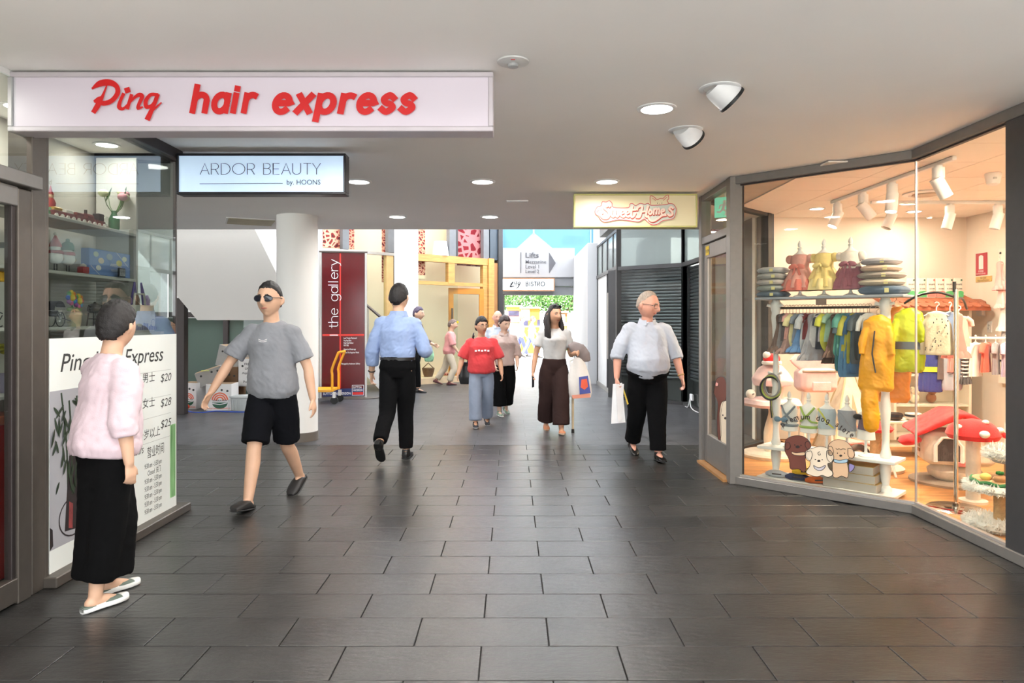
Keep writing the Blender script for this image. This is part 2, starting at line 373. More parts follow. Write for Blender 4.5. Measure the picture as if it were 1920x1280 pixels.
# salon interior
SALON = M('salon_wall', (190, 184, 174), .85, 0, .02, 2)
struct(MB().box((-3.16, 3.65, 1.36), (.08, 3.4, 2.72)).build('wall_salon', SALON))
struct(MB().box((-2.86, 3.6, 2.71), (.6, 3.3, .05)).build('ceiling_salon', WHITE))
struct(MB().box((-2.86, 3.6, .02), (.6, 3.4, .04)).build('floor_salon', ('salon_floor', (90, 84, 78), .6)))
struct(MB().box((-2.86, 1.96, 1.36), (.6, .06, 2.72)).build('wall_salon_end', SALON))

# ---- pet shop on the far side: angled glass front
A_, B_, C_, D_ = Vector((1.98, 7.27, 0)), Vector((1.98, 6.31, 0)), Vector((3.03, 5.31, 0)), Vector((3.03, 4.1, 0))
E_ = Vector((2.97, 8.27, 0))
def up(v, z): return Vector((v.x, v.y, z))
w2 = thing('window_2', 'angled glass front of the pet shop', 'window'); w2['kind'] = 'structure'; del w2['category']
for p, q in ((B_, C_), (C_, D_)):
    MB().bar(up(p, .035), up(q, .035), .09, .07, .005).build('window_sill', GREYAL, w2)
    MB().bar(up(p, .078), up(q, .078), .035, .016).build('glazing_bead', SILVER, w2)
    MB().bar(up(p, 2.685), up(q, 2.685), .09, .07, .005).build('window_head', GREYAL, w2)
    MB().bar(up(p, 2.645), up(q, 2.645), .03, .014).build('glazing_bead', BRONZE_D, w2)
    n = (q - p).normalized(); MB().bar(up(p + n * .05, 1.36), up(q - n * .004, 1.36), .012, 2.56).build('pane', PANE2, w2)
MB().box((3.028, 5.308, 1.36), (.012, .012, 2.56)).build('joint', SILVER, w2)
def post(p, w, h=2.72, mat=GREYAL, rz=0, name='trim_2'): return struct(MB().box((p[0], p[1], h / 2), (w, w, h), .004, rz).build(name, mat))
post(A_, .1, name='trim_2'); post(B_, .11, name='trim_3'); post((B_.x + .06, B_.y - .02), .035, mat=BRONZE_D, name='trim_4')
struct(MB().box((3.1, 4.12, 1.36), (.2, .38, 2.72), .005).build('trim_5', DARKAL))
struct(MB().box((3.13, 1.47, 1.36), (.2, 4.95, 2.72)).build('wall_right', WHITE))
d2 = thing('door_2', 'grey framed glass door of the pet shop', 'door', (1.98, 6.79, 0)); d2['kind'] = 'structure'; del d2['category']
MB().box((0, 0, 2.255), (.09, .86, .07), .004).build('transom_bar', GREYAL, d2)
MB().box((0, 0, 2.48), (.008, .86, .4)).build('pane', PANE2, d2)
MB().box((0, 0, 2.69), (.09, .86, .06), .004).build('door_head', GREYAL, d2)
for s in (-1, 1): MB().box((.0, s * .37, 1.12), (.05, .1, 2.18), .004).build('door_stile', GREYAL, d2)
MB().box((0, 0, 2.14), (.05, .64, .14), .004).build('door_rail', GREYAL, d2)
MB().box((0, 0, .17), (.05, .64, .28), .004).build('door_rail', GREYAL, d2)
for s in (-1, 1): MB().box((-.012, s * .315, 1.19), (.012, .014, 1.76)).build('glazing_bead', SILVER, d2)
MB().box((.0, 0, 1.19), (.008, .64, 1.76)).build('pane', PANE2, d2)
MB().box((-.02, 0, .012), (.14, .9, .024)).build('threshold', ('timber_threshold', (176, 126, 72), .5, 0, .2, 8), d2)
MB().plate([(0, 0), (.12, 0), (.12, .09), (0, .09)], (-.028, .35, 2.1), (0, -1, 0), UZ).build('sticker', ('yellow_sticker', (232, 196, 20), .5), d2)
mb = MB(); write(mb, 'PUSH', (-.029, .34, 2.125), (0, -1, 0), UZ, .045); mb.plate([(.085, .03), (.105, .045), (.085, .06)], (-.029, .35, 2.1), (0, -1, 0), UZ); mb.build('lettering', ('black_print', (20, 20, 20), .5), d2)
# splayed side of the shop and the recess beyond
w3 = thing('window_3', 'splayed side window of the pet shop', 'window'); w3['kind'] = 'structure'; del w3['category']
MB().bar(up(A_, 1.36), up(E_, 1.36), .012, 2.6).build('pane', PANE2, w3)
MB().bar(up(A_, .03), up(E_, .03), .08, .06).build('window_sill', DARKAL, w3)
MB().bar(up(A_, 2.69), up(E_, 2.69), .08, .06).build('window_head', DARKAL, w3)
MB().box((E_.x, E_.y, 1.36), (.1, .1, 2.72), .004, R(45)).build('post', DARKAL, w3)
# shop shell
SHOPW = M('shop_wall_paint', (240, 228, 214), .85, 0, .015, 2)
struct(MB().box((4.28, 8.65, 1.4), (2.66, .1, 2.8)).build('wall_shop_back', SHOPW))
struct(MB().box((5.57, 6.2, 1.4), (.1, 5.0, 2.8)).build('wall_shop_side', SHOPW))
struct(MB().box((4.3, 3.85, 1.4), (2.5, .1, 2.8)).build('wall_shop_front', SHOPW))
spoly = [(3.05, 3.9), (5.6, 3.9), (5.6, 8.7), (2.97, 8.7), (2.97, 8.27), (1.98, 7.27), (1.98, 6.31), (3.05, 5.3)]
cs = struct(MB().prism(spoly, (0, 0, 2.707), UX, (0, 1, 0), UZ, .4).build('ceiling_shop', ('ceiling_joint', (196, 186, 174), .9)))
cpan = M('ceiling_panel', (244, 236, 226), .9, 0, .01, 2)
for i in range(5):
    for j in range(10):
        x0 = 5.5 - .6 * (i + 1); y1 = 8.6 - .6 * j
        if y1 - .6 < 3.9: continue
        xr0 = x0; xr1 = x0 + .6
        if x0 < 3.05 and y1 < 6.0 and y1 - .6 < 5.35: 
            if y1 < 5.4: continue
            xr0 = 3.0
        MB().box(((xr0 + xr1) / 2, y1 - .3, 2.703), (xr1 - xr0 - .006, .594, .012)).build('panel', cpan, cs)
fl = struct(MB().prism(spoly, (0, 0, 0.0), UX, (0, 1, 0), UZ, .012).build('floor_shop', ('board_joint', (110, 70, 40), .7)))
plank = M('oak_board', (196, 138, 84), .38, 0, .28, 3.0, .08, 60, stretch=(1, 9, 9), rand=.12)
def in_shop(x, y): 
    if y < 5.31: return x > 3.06
    if y < 6.31: return x > 3.05 - (y - 5.31) * 1.05
    if y < 7.27: return x > 2.0
    return x > 2.0 + (y - 7.27) * .98
for j in range(25):
    yc = 4.0 + .19 * j; xs = 5.5; xm = 5.5
    while in_shop(xm - .05, yc - .095) and in_shop(xm - .05, yc + .095) and xm > 1.9: xm -= .05
    x1 = xs; ln = .5 + rnd.random() * .8
    while x1 > xm + .02:
        x0 = max(xm, x1 - ln)
        MB().box(((x0 + x1) / 2, yc, .016), (x1 - x0 - .002, .188, .009)).build('plank', plank, fl); x1 = x0; ln = 1.25

# ---- recess with roller shutters between the pet shop and the next shop
S1, S2 = Vector((1.97, 13.1, 0)), Vector((2.97, 12.2, 0))
SLATM = M('shutter_slat', (92, 92, 96), .45, .4, .06, 8)
def shutter(name, p, q, z0, z1, lab):
    t = thing(name, lab, 'shutter'); t['kind'] = 'structure'; del t['category']
    u = (q - p).normalized(); nrm = Vector((u.y, -u.x, 0)); 
    if nrm.dot(Vector((-1, -1, 0))) < 0: nrm = -nrm
    back = -nrm * .12; L = (q - p).length
    sm = MB(); z = 0; prof = [(0, 0), (.018, .012), (.02, .03), (.012, .046), (0, .05)]
    sm.prism([(a, b) for a, b in prof], (0, 0, 0), nrm, UZ, u, L)
    me = None; k = 0; zz = z0
    while zz < z1 - .04:
        if me is None: o = sm.build('slat', SLATM, t); me = o.data
        else: o = bpy.data.objects.new('slat', me); C.objects.link(o); o.parent = t
        o.location = p - u * .02 + back + Vector((0, 0, zz)); zz += .058
    MB().bar(up(p, .03), up(q, .03), .08, .06).build('window_sill', DARKAL, t)
    MB().bar(up(p, z1 + .03), up(q, z1 + .03), .1, .07).build('transom_bar', DARKAL, t)
    MB().bar(up(p, (z1 + .06) / 2), up(q, (z1 + .06) / 2), .01, z1 - .06).build('pane', PANE, t)
    MB().bar(up(p + back * 1.6 - u * .35, 1.2), up(q + back * 1.6 + u * .1, 1.2), .03, 2.4).build('backing', DARKAL, t)
    MB().bar(up(p, (z1 + 3.3) / 2), up(q, (z1 + 3.3) / 2), .012, 3.3 - z1 - .06).build('frosted_pane', FROST, t)
    MB().bar(up(p, 3.3), up(q, 3.3), .08, .06).build('window_head', DARKAL, t)
    for v in (p, q): MB().box((v.x, v.y, 1.66), (.09, .09, 3.32), .004).build('post', DARKAL, t)
    return t
shutter('window_4', S1, S2, .42, 2.38, 'shop front closed by a grey roller shutter')
shutter('window_5', S2, Vector((2.97, 10.4, 0)), .42, 2.38, 'side shop front closed by a grey roller shutter')
struct(MB().box((3.02, 9.35, 1.66), (.1, 2.1, 3.3)).build('wall_recess', ('recess_wall', (84, 84, 86), .7)))
struct(MB().box((4.6, 12.4, 3.5), (5.2, 7.6, .3)).build('ceiling_units', ('dark_slab', (120, 120, 120), .9)))
MB().box((3.0, 11.3, .3), (.01, .16, .14)).build('x', WHITE) if False else None
struct(MB().box((7.3, 12.4, 1.75), (.2, 7.8, 3.5)).build('wall_sky_block', ('unit_wall', (176, 182, 186), .8)))  # unseen wall, added to keep bright sky out of the shuttered units
# glazed side wall towards the exit, white pier
w6 = thing('window_6', 'glazed side wall with slim dark mullions before the white pier', 'window'); w6['kind'] = 'structure'; del w6['category']
for y in (13.15, 14.55, 16.2): MB().box((1.97, y, 1.58), (.05, .06, 3.16)).build('mullion', DARKAL, w6)
for y in (13.75, 15.4): MB().box((1.97, y, 2.8), (.04, .05, .7)).build('mullion', DARKAL, w6)
MB().box((1.97, 14.7, 2.44), (.07, 3.1, .07)).build('transom_bar', DARKAL, w6)
MB().box((1.97, 14.7, 3.14), (.05, 3.1, .05)).build('window_head', DARKAL, w6)
MB().box((1.97, 14.7, .04), (.07, 3.1, .08)).build('window_sill', GREYAL, w6)
MB().box((1.97, 14.7, 2.8), (.01, 3.05, .66)).build('frosted_pane', FROST, w6)  # frosted white stands in for bright reflections on the transom glass
MB().box((1.97, 15.38, 1.24), (.012, 1.62, 2.34)).build('panel', ('pale_panel', (205, 206, 208), .5), w6)
MB().box((1.97, 13.85, 1.24), (.01, 1.36, 2.34)).build('pane', PANE, w6)
MB().tube([(1.9, 13.95, .7), (1.9, 13.95, 2.0)], .022).build('pull_handle', SILVER, w6)
struct(MB().box((2.9, 14.7, 1.6), (.1, 3.1, 3.2)).build('wall_unit', ('unit_wall', (176, 182, 186), .8)))
struct(MB().box((1.86, 18.2, 1.62), (.24, 3.8, 3.24), .004).build('wall_pier', ('pier_paint', (186, 186, 188), .8, 0, .01, 2)))
# ---- exit: bulkhead, lintel, jamb, gable glazing above
struct(MB().box((.72, 20.15, 3.09), (2.1, .3, .83), .006).build('wall_exit', ('bulkhead_panel', (160, 160, 163), .6, 0, .02, 1)))
mb = MB(); mb.box((.72, 20.15, 2.62), (2.1, .2, .1)); mb.box((.72, 20.12, 2.5), (2.1, .22, .14)); mb.box((.72, 20.16, 2.3), (2.1, .2, .24))
struct(mb.build('trim_6', ('lintel_grey', (120, 122, 126), .5)))
struct(MB().box((-.28, 20.1, 1.1), (.14, .24, 2.2), .004).build('trim_7', DARKAL))
w7 = thing('window_7', 'blue glazed gable with a white skylight over the exit', 'window', (.72, 20.9, 0)); w7['kind'] = 'structure'; del w7['category']
apx = (.42, 4.02); bl = (-.15, 3.5); br = (1.05, 3.5)
MB().prism([(-1.6, 3.2), (bl[0], 3.2), bl, apx, (apx[0], 6), (-1.6, 6)], (-.5, 0, 0), UX, UZ, (0, 1, 0), .02).build('pane', BLUEG, w7)
MB().prism([(apx[0], 6), apx, br, (br[0], 3.2), (4, 3.2), (4, 6)], (-.5, 0, 0), UX, UZ, (0, 1, 0), .02).build('pane', BLUEG, w7)
LB = M('pale_blue_steel', (150, 184, 205), .5)
for a, b in ((bl, apx), (apx, br), (apx, (apx[0], 3.4)), (apx, (apx[0], 6))): MB().bar((a[0] - .5, -.03, a[1]), (b[0] - .5, -.03, b[1]), .05, .045).build('glazing_bar', LB, w7)
for x in (-1.0, 1.6, 2.4): MB().box((x, -.03, 4.4), (.03, .05, 2.2)).build('glazing_bar', LB, w7)
for x, z, ww, hh in ((-1.05, 3.8, .5, .24), (1.15, 3.9, .7, .3)): MB().box((x, .6, z), (ww, .02, hh)).build('green_panel', ('lime_panel', (190, 225, 150), .5), w7)
struct(MB().box((4.5, 20.9, 2), (4.6, .2, 8)).build('wall_street_side', WHITE)).location.x = .2
# ---- left side of the atrium
struct(MB().box((-8.6, 12, 2.5), (.2, 16, 5)).build('wall_atrium_side', WHITE))
struct(MB().box((-6.1, 13.3, 3.6), (5, .3, 4.2)).build('wall_atrium_upper', WHITE))
w8 = thing('window_8', 'pale green glazed shop front under the stairs', 'window', (-5.6, 13.2, 0)); w8['kind'] = 'structure'; del w8['category']
for x in (-2.4, -1.55, -.62, .28, 1.05, 1.9): MB().box((x, 0, .8), (.09, .1, 1.6)).build('mullion', BRONZE_D, w8)
for a, b in ((-2.4, -1.55), (-1.55, -.62), (-.62, .28), (.28, 1.05), (1.05, 1.9)): MB().box(((a + b) / 2, .02, .8), (b - a - .09, .012, 1.5)).build('pane', GREENG, w8)
MB().box((-.25, 0, 1.56), (4.4, .1, .1)).build('window_head', BRONZE_D, w8); MB().box((-.25, 0, .04), (4.4, .1, .08)).build('window_sill', BRONZE_D, w8)
struct(MB().box((-6.1, 14.0, 1), (5, .1, 2)).build('wall_unit_back', ('unit_back', (150, 165, 155), .8)))
struct(MB().box((-5.13, 11.0, .9), (.14, .14, 1.8), .004).build('trim_8', BRONZE_D))
struct(MB().box((-2.6, 15.3, 6.0), (13, 11.4, .03)).build('roof_diffuser', ('opal_diffuser', (240, 244, 246), .6)))  # unseen sheet over the atrium, added to stop the sun and soften daylight
rm = M('opal_diffuser'); _n = rm.node_tree; _t = _n.nodes.new('ShaderNodeBsdfTranslucent'); _t.inputs[0].default_value = (.72, .74, .77, 1); _x = _n.nodes.new('ShaderNodeMixShader'); _x.inputs[0].default_value = .97; _n.links.new(_n.nodes['Principled BSDF'].outputs[0], _x.inputs[1]); _n.links.new(_t.outputs[0], _x.inputs[2]); _n.links.new(_x.outputs[0], _n.nodes['Material Output'].inputs[0])
struct(MB().box((-2.6, 9.98, 4.6), (13, .2, 2.9)).build('wall_sun_block', WHITE))  # unseen wall above the corridor slab, added to shut out direct sun
# white stair underside panel
Zs = 10.6
poly = [(wx(x, Zs), wz(y, Zs)) for x, y in ((200, 395), (478, 395), (478, 430), (522, 519), (522, 600), (370, 600), (333, 556), (200, 400))]
struct(MB().prism(poly, (0, Zs, 0), UX, UZ, (0, 1, 0), 1.4).build('wall_stair_soffit', ('soffit_paint', (222, 219, 215), .85, 0, .01, 1)))
# round column, square column
cx, cy = -2.616, 8.63
col = thing('column', 'round white column with a dark skirting ring', 'column', (cx, cy, 0)); col['kind'] = 'structure'; del col['category']
MB().lathe([(.243, .1), (.243, 2.72)], n=48).build('shaft', WHITE, col, True); MB().lathe([(.25, 0), (.25, .105), (.244, .108)], n=48).build('skirting', ('skirting_grey', (104, 96, 88), .5), col, True)
struct(MB().box((wx(762, 15.2), 15.2, 2.6), (.45, .45, 5.2), .006).build('column_square', WHITE))
# ---- rug gallery front at the far side, set at an angle
F0, F1 = Vector((-3.96, 14.5, 0)), Vector((-.40, 17.62, 0)); fu = (F1 - F0).normalized(); fn = Vector((fu.y, -fu.x, 0))
def FP(px, off=0.0):
    k = (px - 960) / 1328; p = F0 + fn * off; t = (k * p.y - p.x) / (fu.x - k * fu.y); return p + fu * t
def fbar(mb, px0, px1, y0, y1, off=0.0, th=.06, ref=None):
    a, b = FP(px0, off), FP(px1, off); z0 = wz(y1, a.y if ref is None else ref); z1 = wz(y0, a.y if ref is None else ref)
    mb.bar(up(a, (z0 + z1) / 2), up(b, (z0 + z1) / 2), th, z1 - z0)
CREAM = M('cream_wall', (246, 224, 190), .8, 0, .02, 1)
TIMBER = M('honey_timber', (214, 160, 92), .45, 0, .15, 4, stretch=(1, 1, 8))
a, b = FP(560, -.7), FP(940, -.7); struct(MB().bar(up(a, 2.6), up(b, 2.6), .06, 5.2).build('wall_gallery', CREAM))
w9 = thing('window_9', 'timber framed shop front of the rug gallery with steel mullions', 'window'); w9['kind'] = 'structure'; del w9['category']
zl = 2.91
MB().bar(up(FP(590), zl), up(FP(737), zl), .16, .06).build('ledge', SILVER, w9)
MB().bar(up(FP(778), zl - .02), up(FP(914), zl - .02), .14, .16).build('timber_beam', TIMBER, w9)
MB().bar(up(FP(778), 2.32), up(FP(912), 2.32), .1, .08).build('timber_rail', TIMBER, w9)
def fpost(px0, px1, z0, z1, mat, name, th=.12, off=0): a, b = FP(px0, off), FP(px1, off); return MB().bar(up(a, (z0 + z1) / 2), up(b, (z0 + z1) / 2), th, z1 - z0).build(name, mat, w9)
fpost(838, 850, 2.32, 2.9, TIMBER, 'timber_post'); fpost(912, 922, 0, 2.98, TIMBER, 'timber_post', .2); fpost(903, 911, 0, 2.8, TIMBER, 'timber_post')
fpost(722, 735, .0, 2.88, M('pale_timber', (226, 190, 130), .5, 0, .1, 4), 'timber_post')
fpost(737, 744, 0, 5.2, DARKAL, 'mullion'); fpost(725, 737, 2.95, 5.2, M('steel_panel', (122, 124, 128), .5), 'steel_panel'); fpost(648, 652, 2.95, 5.2, M('steel_panel'), 'mullion')
fpost(852, 856, 2.95, 5.2, DARKAL, 'mullion'); fpost(840, 852, 2.95, 5.2, M('steel_panel'), 'steel_panel'); fpost(904, 914, 2.95, 5.2, M('steel_panel'), 'steel_panel'); fpost(640, 648, 2.95, 5.2, M('steel_panel'), 'steel_panel')
fpost(916, 932, 2.95, 5.2, M('slate_blue_panel', (70, 82, 94), .35), 'dark_panel'); fpost(930, 938, 0, 5.2, DARKAL, 'mullion', .2)
fpost(922, 931, 0, 2.88, M('tan_tile', (186, 134, 86), .4, 0, .1, 3), 'tiled_pier')
fpost(590, 722, .1, 2.86, PANE, 'pane', .012); fpost(783, 838, 2.36, 2.82, PANE, 'pane', .012); fpost(850, 903, 2.36, 2.82, PANE, 'pane', .012); fpost(744, 858, .1, 2.28, PANE, 'pane', .012)
struct(MB().bar(up(FP(745, -.33), .07), up(FP(905, -.33), .07), .75, .14).build('floor_gallery', ('gallery_step', (236, 208, 168), .5)))
d3 = thing('door_3', 'timber framed glass door of the rug gallery standing open', 'door', FP(906, .06), math.atan2(fu.y, fu.x) - R(12)); d3['kind'] = 'structure'; del d3['category']
for x in (-.05, -.86): MB().box((x, 0, 1.13), (.12, .045, 2.2), .004).build('door_stile', M('orange_timber', (214, 140, 58), .45, 0, .12, 4), d3)
for z, h in ((2.16, .14), (.12, .2)): MB().box((-.455, 0, z), (.7, .045, h), .004).build('door_rail', M('orange_timber'), d3)
MB().box((-.455, 0, 1.15), (.7, .01, 1.9)).build('pane', PANE, d3)
for s in (-1, 1): MB().tube([(-.86, s * .07, .62), (-.86, s * .07, 1.75)], .02).build('pull_handle', M('dark_steel', (96, 88, 84), .4, .5), d3)
MB().box((-.74, -.03, 1.42), (.12, .01, .05)).build('sticker', M('yellow_sticker'), d3)

# ================================================================== CEILING FITTINGS
RING = M('white_enamel', (236, 236, 236), .4)
DIFF = M('lamp_diffuser', (255, 252, 246), .5, 0, 0, 1, emit=9.0)
def downlight(x, y, lab, power=LAMP):
    t = thing('downlight', lab, 'ceiling light', (x, y, CEIL), 0, 'round downlights in the corridor ceiling')
    MB().lathe([(.092, 0), (.118, 0), (.118, -.004), (.108, -.009), (.094, -.009), (.092, 0)], n=36, cap=False).build('rim', RING, t, True)
    MB().lathe([(.0005, -.006), (.093, -.006), (.093, -.003), (.0005, -.003)], n=32, cap=False).build('diffuser', DIFF, t)
    l = bpy.data.lights.new('lamp', 'AREA'); l.shape = 'DISK'; l.size = .18; l.energy = power; l.color = (1, .965, .92); l.spread = R(170)
    o = bpy.data.objects.new('lamp', l); C.objects.link(o); o.parent = t; o.location = (0, 0, -.012)
    return t
for y, row in ((8.67, 'in the far row by the atrium'), (6.49, 'in the middle row'), (4.26, 'in the near row'), (2.05, 'in an added fill row overhead'), (-.15, 'in an added fill row behind the camera')):  # last two rows continue the grid out of view, added for fill light
    for x, c in ((-1.405, 'before the salon side'), (-.27, 'above the middle of the walkway'), (.87, 'towards the pet shop')):
        downlight(x, y, f'lit round downlight {row}, {c}')
def eyeball(x, y, lab, rz, tilt):
    t = thing('eyeball_spotlight', lab, 'spotlight', (x, y, CEIL), rz, 'swivelling ceiling spotlights')
    MB().lathe([(.085, 0), (.112, 0), (.112, -.004), (.1, -.01), (.086, -.008), (.085, 0)], n=36, cap=False).build('rim', RING, t, True)
    rot = Matrix.Rotation(tilt, 3, 'Y'); ax = rot @ Vector((0, 0, -1)); o = Vector((0, 0, .0))
    def lat(prof, n=28):
        mb = MB(); mb.lathe(prof, n=n); mb.v = [tuple(rot @ Vector(p) + o) for p in mb.v]; return mb
    lat([(.0745, .03), (.08, 0), (.08, -.05), (.078, -.085)]).build('housing', RING, t, True)
    lat([(.08, -.085), (.083, -.087), (.083, -.102), (.078, -.104)]).build('heat_sink_ring', M('black_ring', (30, 30, 30), .5), t, True)
    lat([(.07, -.1), (.066, -.107), (.03, -.109)]).build('lens', M('lamp_lens', (240, 238, 225), .2), t, True)
    return t
eyeball(1.14, 3.89, 'white swivel spotlight in the ceiling, the nearer of the two', R(10), R(-50))
eyeball(1.16, 4.735, 'white swivel spotlight in the ceiling showing its lens', R(35), R(-55))
t = thing('ceiling_speaker', 'small round white ceiling sensor beside the red lettered sign', 'sensor', (.005, 3.476, CEIL))
MB().lathe([(.07, 0), (.078, -.004), (.078, -.012), (.05, -.02), (.03, -.021)], n=32).build('cover', M('offwhite_plastic', (206, 206, 204), .45), t, True)
MB().lathe([(.028, -.02), (.026, -.034), (.01, -.04)], n=20).build('sensor_eye', M('grey_plastic', (160, 160, 160), .4), t, True)
MB().box((0, -.058, -.015), (.02, .006, .01)).build('indicator', M('red_dot', (170, 40, 40), .5), t)
t = thing('ceiling_hatch', 'khaki square ceiling vent panel beside the round column', 'vent', (wx(470, 9.1), 9.1, CEIL), R(24))
MB().box((0, 0, -.004), (.6, .6, .008)).build('frame', WHITE, t); MB().box((0, 0, -.009), (.55, .55, .006)).build('panel', M('khaki_panel', (176, 166, 136), .7), t)
t = thing('slot_diffuser', 'narrow white slot vent in the corridor ceiling', 'vent', (.057, 7.52, CEIL))
MB().box((0, 0, -.006), (.23, .07, .012), .003).build('frame', M('bright_white', (252, 252, 252), .5), t); MB().box((0, 0, -.013), (.2, .02, .004)).build('slot', M('light_grey', (200, 200, 200), .6), t)
t = thing('slot_vent', 'thin grey slot vent above the cream lightbox sign', 'vent', (1.27, 7.12, CEIL))
MB().box((0, 0, -.004), (.2, .03, .008)).build('frame', M('light_grey'), t); MB().box((0, 0, -.009), (.18, .014, .004)).build('slot', M('dark_slot', (60, 60, 60), .6), t)

# ---- pet shop track lights
def track(p, q, lab):
    t = thing('lighting_track', lab, 'track'); MB().bar(p, q, .035, .03, .003).build('rail', RING, t); return t
SPOTG = M('spot_glow', (255, 246, 230), .5, 0, 0, 1, emit=14)
def spot(p, az, tilt, lab, lit=True, s=1.0):
    t = thing('track_spotlight', lab, 'spotlight', p, az, 'white spotlights on the ceiling tracks of the pet shop')
    MB().lathe([(.03, 0), (.03, -.015), (.045, -.018), (.045, -.1), (.03, -.104)], n=20).build('mount', RING, t, True)
    rot = Matrix.Rotation(tilt, 3, 'Y'); o = Vector((0, 0, -.135))
    def lat(prof):
        mb = MB(); mb.lathe(prof, n=22); mb.v = [tuple(rot @ Vector(q) + o) for q in mb.v]; return mb
    lat([(.03, .045), (.05, .04), (.05, -.13), (.046, -.13), (.04, -.115)]).build('head', RING, t, True)
    lat([(.04, -.118), (.02, -.118)]).build('lens', SPOTG if lit else M('lamp_lens'), t)
    MB().box((.0, 0, -.108), (.06, .02, .008)).build('bracket', M('dark_steel'), t)
    l = bpy.data.lights.new('lamp', 'SPOT'); l.energy = SPOT * (24 if lit else 5); l.spot_size = R(110); l.spot_blend = .6; l.color = (1, .87, .7); l.shadow_soft_size = .05
    lo = bpy.data.objects.new('lamp', l); C.objects.link(lo); lo.parent = t; d = rot @ Vector((0, 0, -1)); lo.location = o + d * .14; lo.rotation_euler = d.to_track_quat('-Z', 'Y').to_euler()
    return t
CS = 2.695
def cpt(px, py):    # point on the shop ceiling seen at this pixel
    Z = (CS - CAMH) * 1328 / (602 - py); return Vector((wx(px, Z), Z, CS))
p, q = cpt(1560, 377), cpt(1790, 292); track(up(p, CS - .015), up(q, CS - .015), 'white lighting track running along the angled shop window')
for px, f, az, tl, lab in ((1573, .06, 180, 25, 'white track spotlight nearest the shop door, turned to the door'), (1640, .32, 0, 40, 'white track spotlight second from the shop door, aimed deep into the shop'), (1697, .57, 215, 10, 'white track spotlight pointing straight down'), (1766, .9, 0, 30, 'white track spotlight nearest the dark corner post')):
    spot(p + (q - p) * f + Vector((0, 0, -.03)), R(az), R(-tl), lab)
p2, q2 = cpt(1660, 376), Vector((5.4, 7.4, CS)); p2 = Vector((3.75, 7.4, CS)); track(up(p2, CS - .015), up(q2, CS - .015), 'white lighting track deeper in the pet shop')
for px, az, tl, lab in ((1671, 180, 25, 'back track spotlight beside the striped wall light'), (1781, 160, 15, 'back track spotlight over the garment rail'), (1871, 160, 15, 'back track spotlight by the side wall')):
    spot(Vector((wx(px, 7.4), 7.4, CS - .03)), R(az), R(-tl), lab, False)
for px, py, lab in ((1697, 380, 'lit recessed panel in the pet shop ceiling'),):
    c = cpt(px + 10, py); t = thing('recessed_light', lab, 'ceiling light', (c.x, c.y, 2.696)); MB().lathe([(.1, 0), (.13, 0), (.13, -.004), (.1, -.006)], n=28).build('rim', RING, t, True); MB().lathe([(.098, -.007), (.05, -.007)], n=28).build('diffuser', DIFF, t)
c = cpt(1735, 362); t = thing('air_diffuser', 'round ring shaped air diffuser in the pet shop ceiling', 'vent', (c.x, c.y, 2.696))
MB().lathe([(.15, 0), (.2, -.002), (.2, -.012), (.15, -.02), (.14, -.01)], n=32).build('ring', RING, t, True); MB().lathe([(.11, 0), (.12, -.025), (.05, -.03)], n=28).build('cone', M('warm_grey', (190, 176, 160), .6), t, True)
c = cpt(1862, 325); t = thing('dome_camera', 'white security camera on the pet shop ceiling', 'camera', (c.x, c.y, 2.696))
MB().lathe([(.06, 0), (.065, -.01), (.06, -.035), (.048, -.09), (.025, -.105)], n=24).build('housing', RING, t, True); MB().box((-.02, -.055, -.05), (.03, .012, .016), .003).build('lens_slot', M('light_grey'), t)
# soft ceiling lamps of the salon interior and the deeper pet shop
def interior_lamp(p, power, col, lab, size=.2):
    t = thing('recessed_light', lab, 'ceiling light', p); MB().lathe([(.07, 0), (.09, 0), (.09, -.006), (.07, -.006)], n=24, cap=False).build('rim', RING, t, True); MB().lathe([(.0005, -.004), (.07, -.004), (.07, -.002)], n=24, cap=False).build('diffuser', DIFF, t)
    l = bpy.data.lights.new('lamp', 'AREA'); l.shape = 'DISK'; l.size = size; l.energy = power; l.color = col; o = bpy.data.objects.new('lamp', l); C.objects.link(o); o.parent = t; o.location = (0, 0, -.012)
for y in (3.2, 4.1, 5.0): interior_lamp((-2.86, y, 2.685), 3, (1, .96, .9), 'lit round downlight inside the salon display at ' + {3.2: 'the door', 4.1: 'the post', 5.0: 'the window corner'}[y])
for i, (x, y) in enumerate(((3.62, 4.72), (4.9, 6.6), (3.4, 7.9), (4.6, 8.1))): interior_lamp((x, y, 2.695), (46, 9, 7, 7)[i], (1, .87, .7), 'warm recessed light in the pet shop ceiling ' + ('added unseen near the dark post', 'over the red playhouse', 'near the splayed window', 'over the shelf with the tiled roof')[i])  # the one by the dark post is added to warm the walkway floor
for px in (650, 800, 880): a = FP(px, -.35); interior_lamp((a.x, a.y, 4.9), 12, (1, .9, .74), 'added unseen warm light high in the rug gallery ' + {650: 'above the banner', 800: 'above the timber beam', 880: 'above the open door'}[px])  # lamps out of view, added to warm the cream gallery wall
struct(MB().bar(up(FP(560, -.35), 4.95), up(FP(940, -.35), 4.95), .75, .08).build('ceiling_gallery', WHITE))

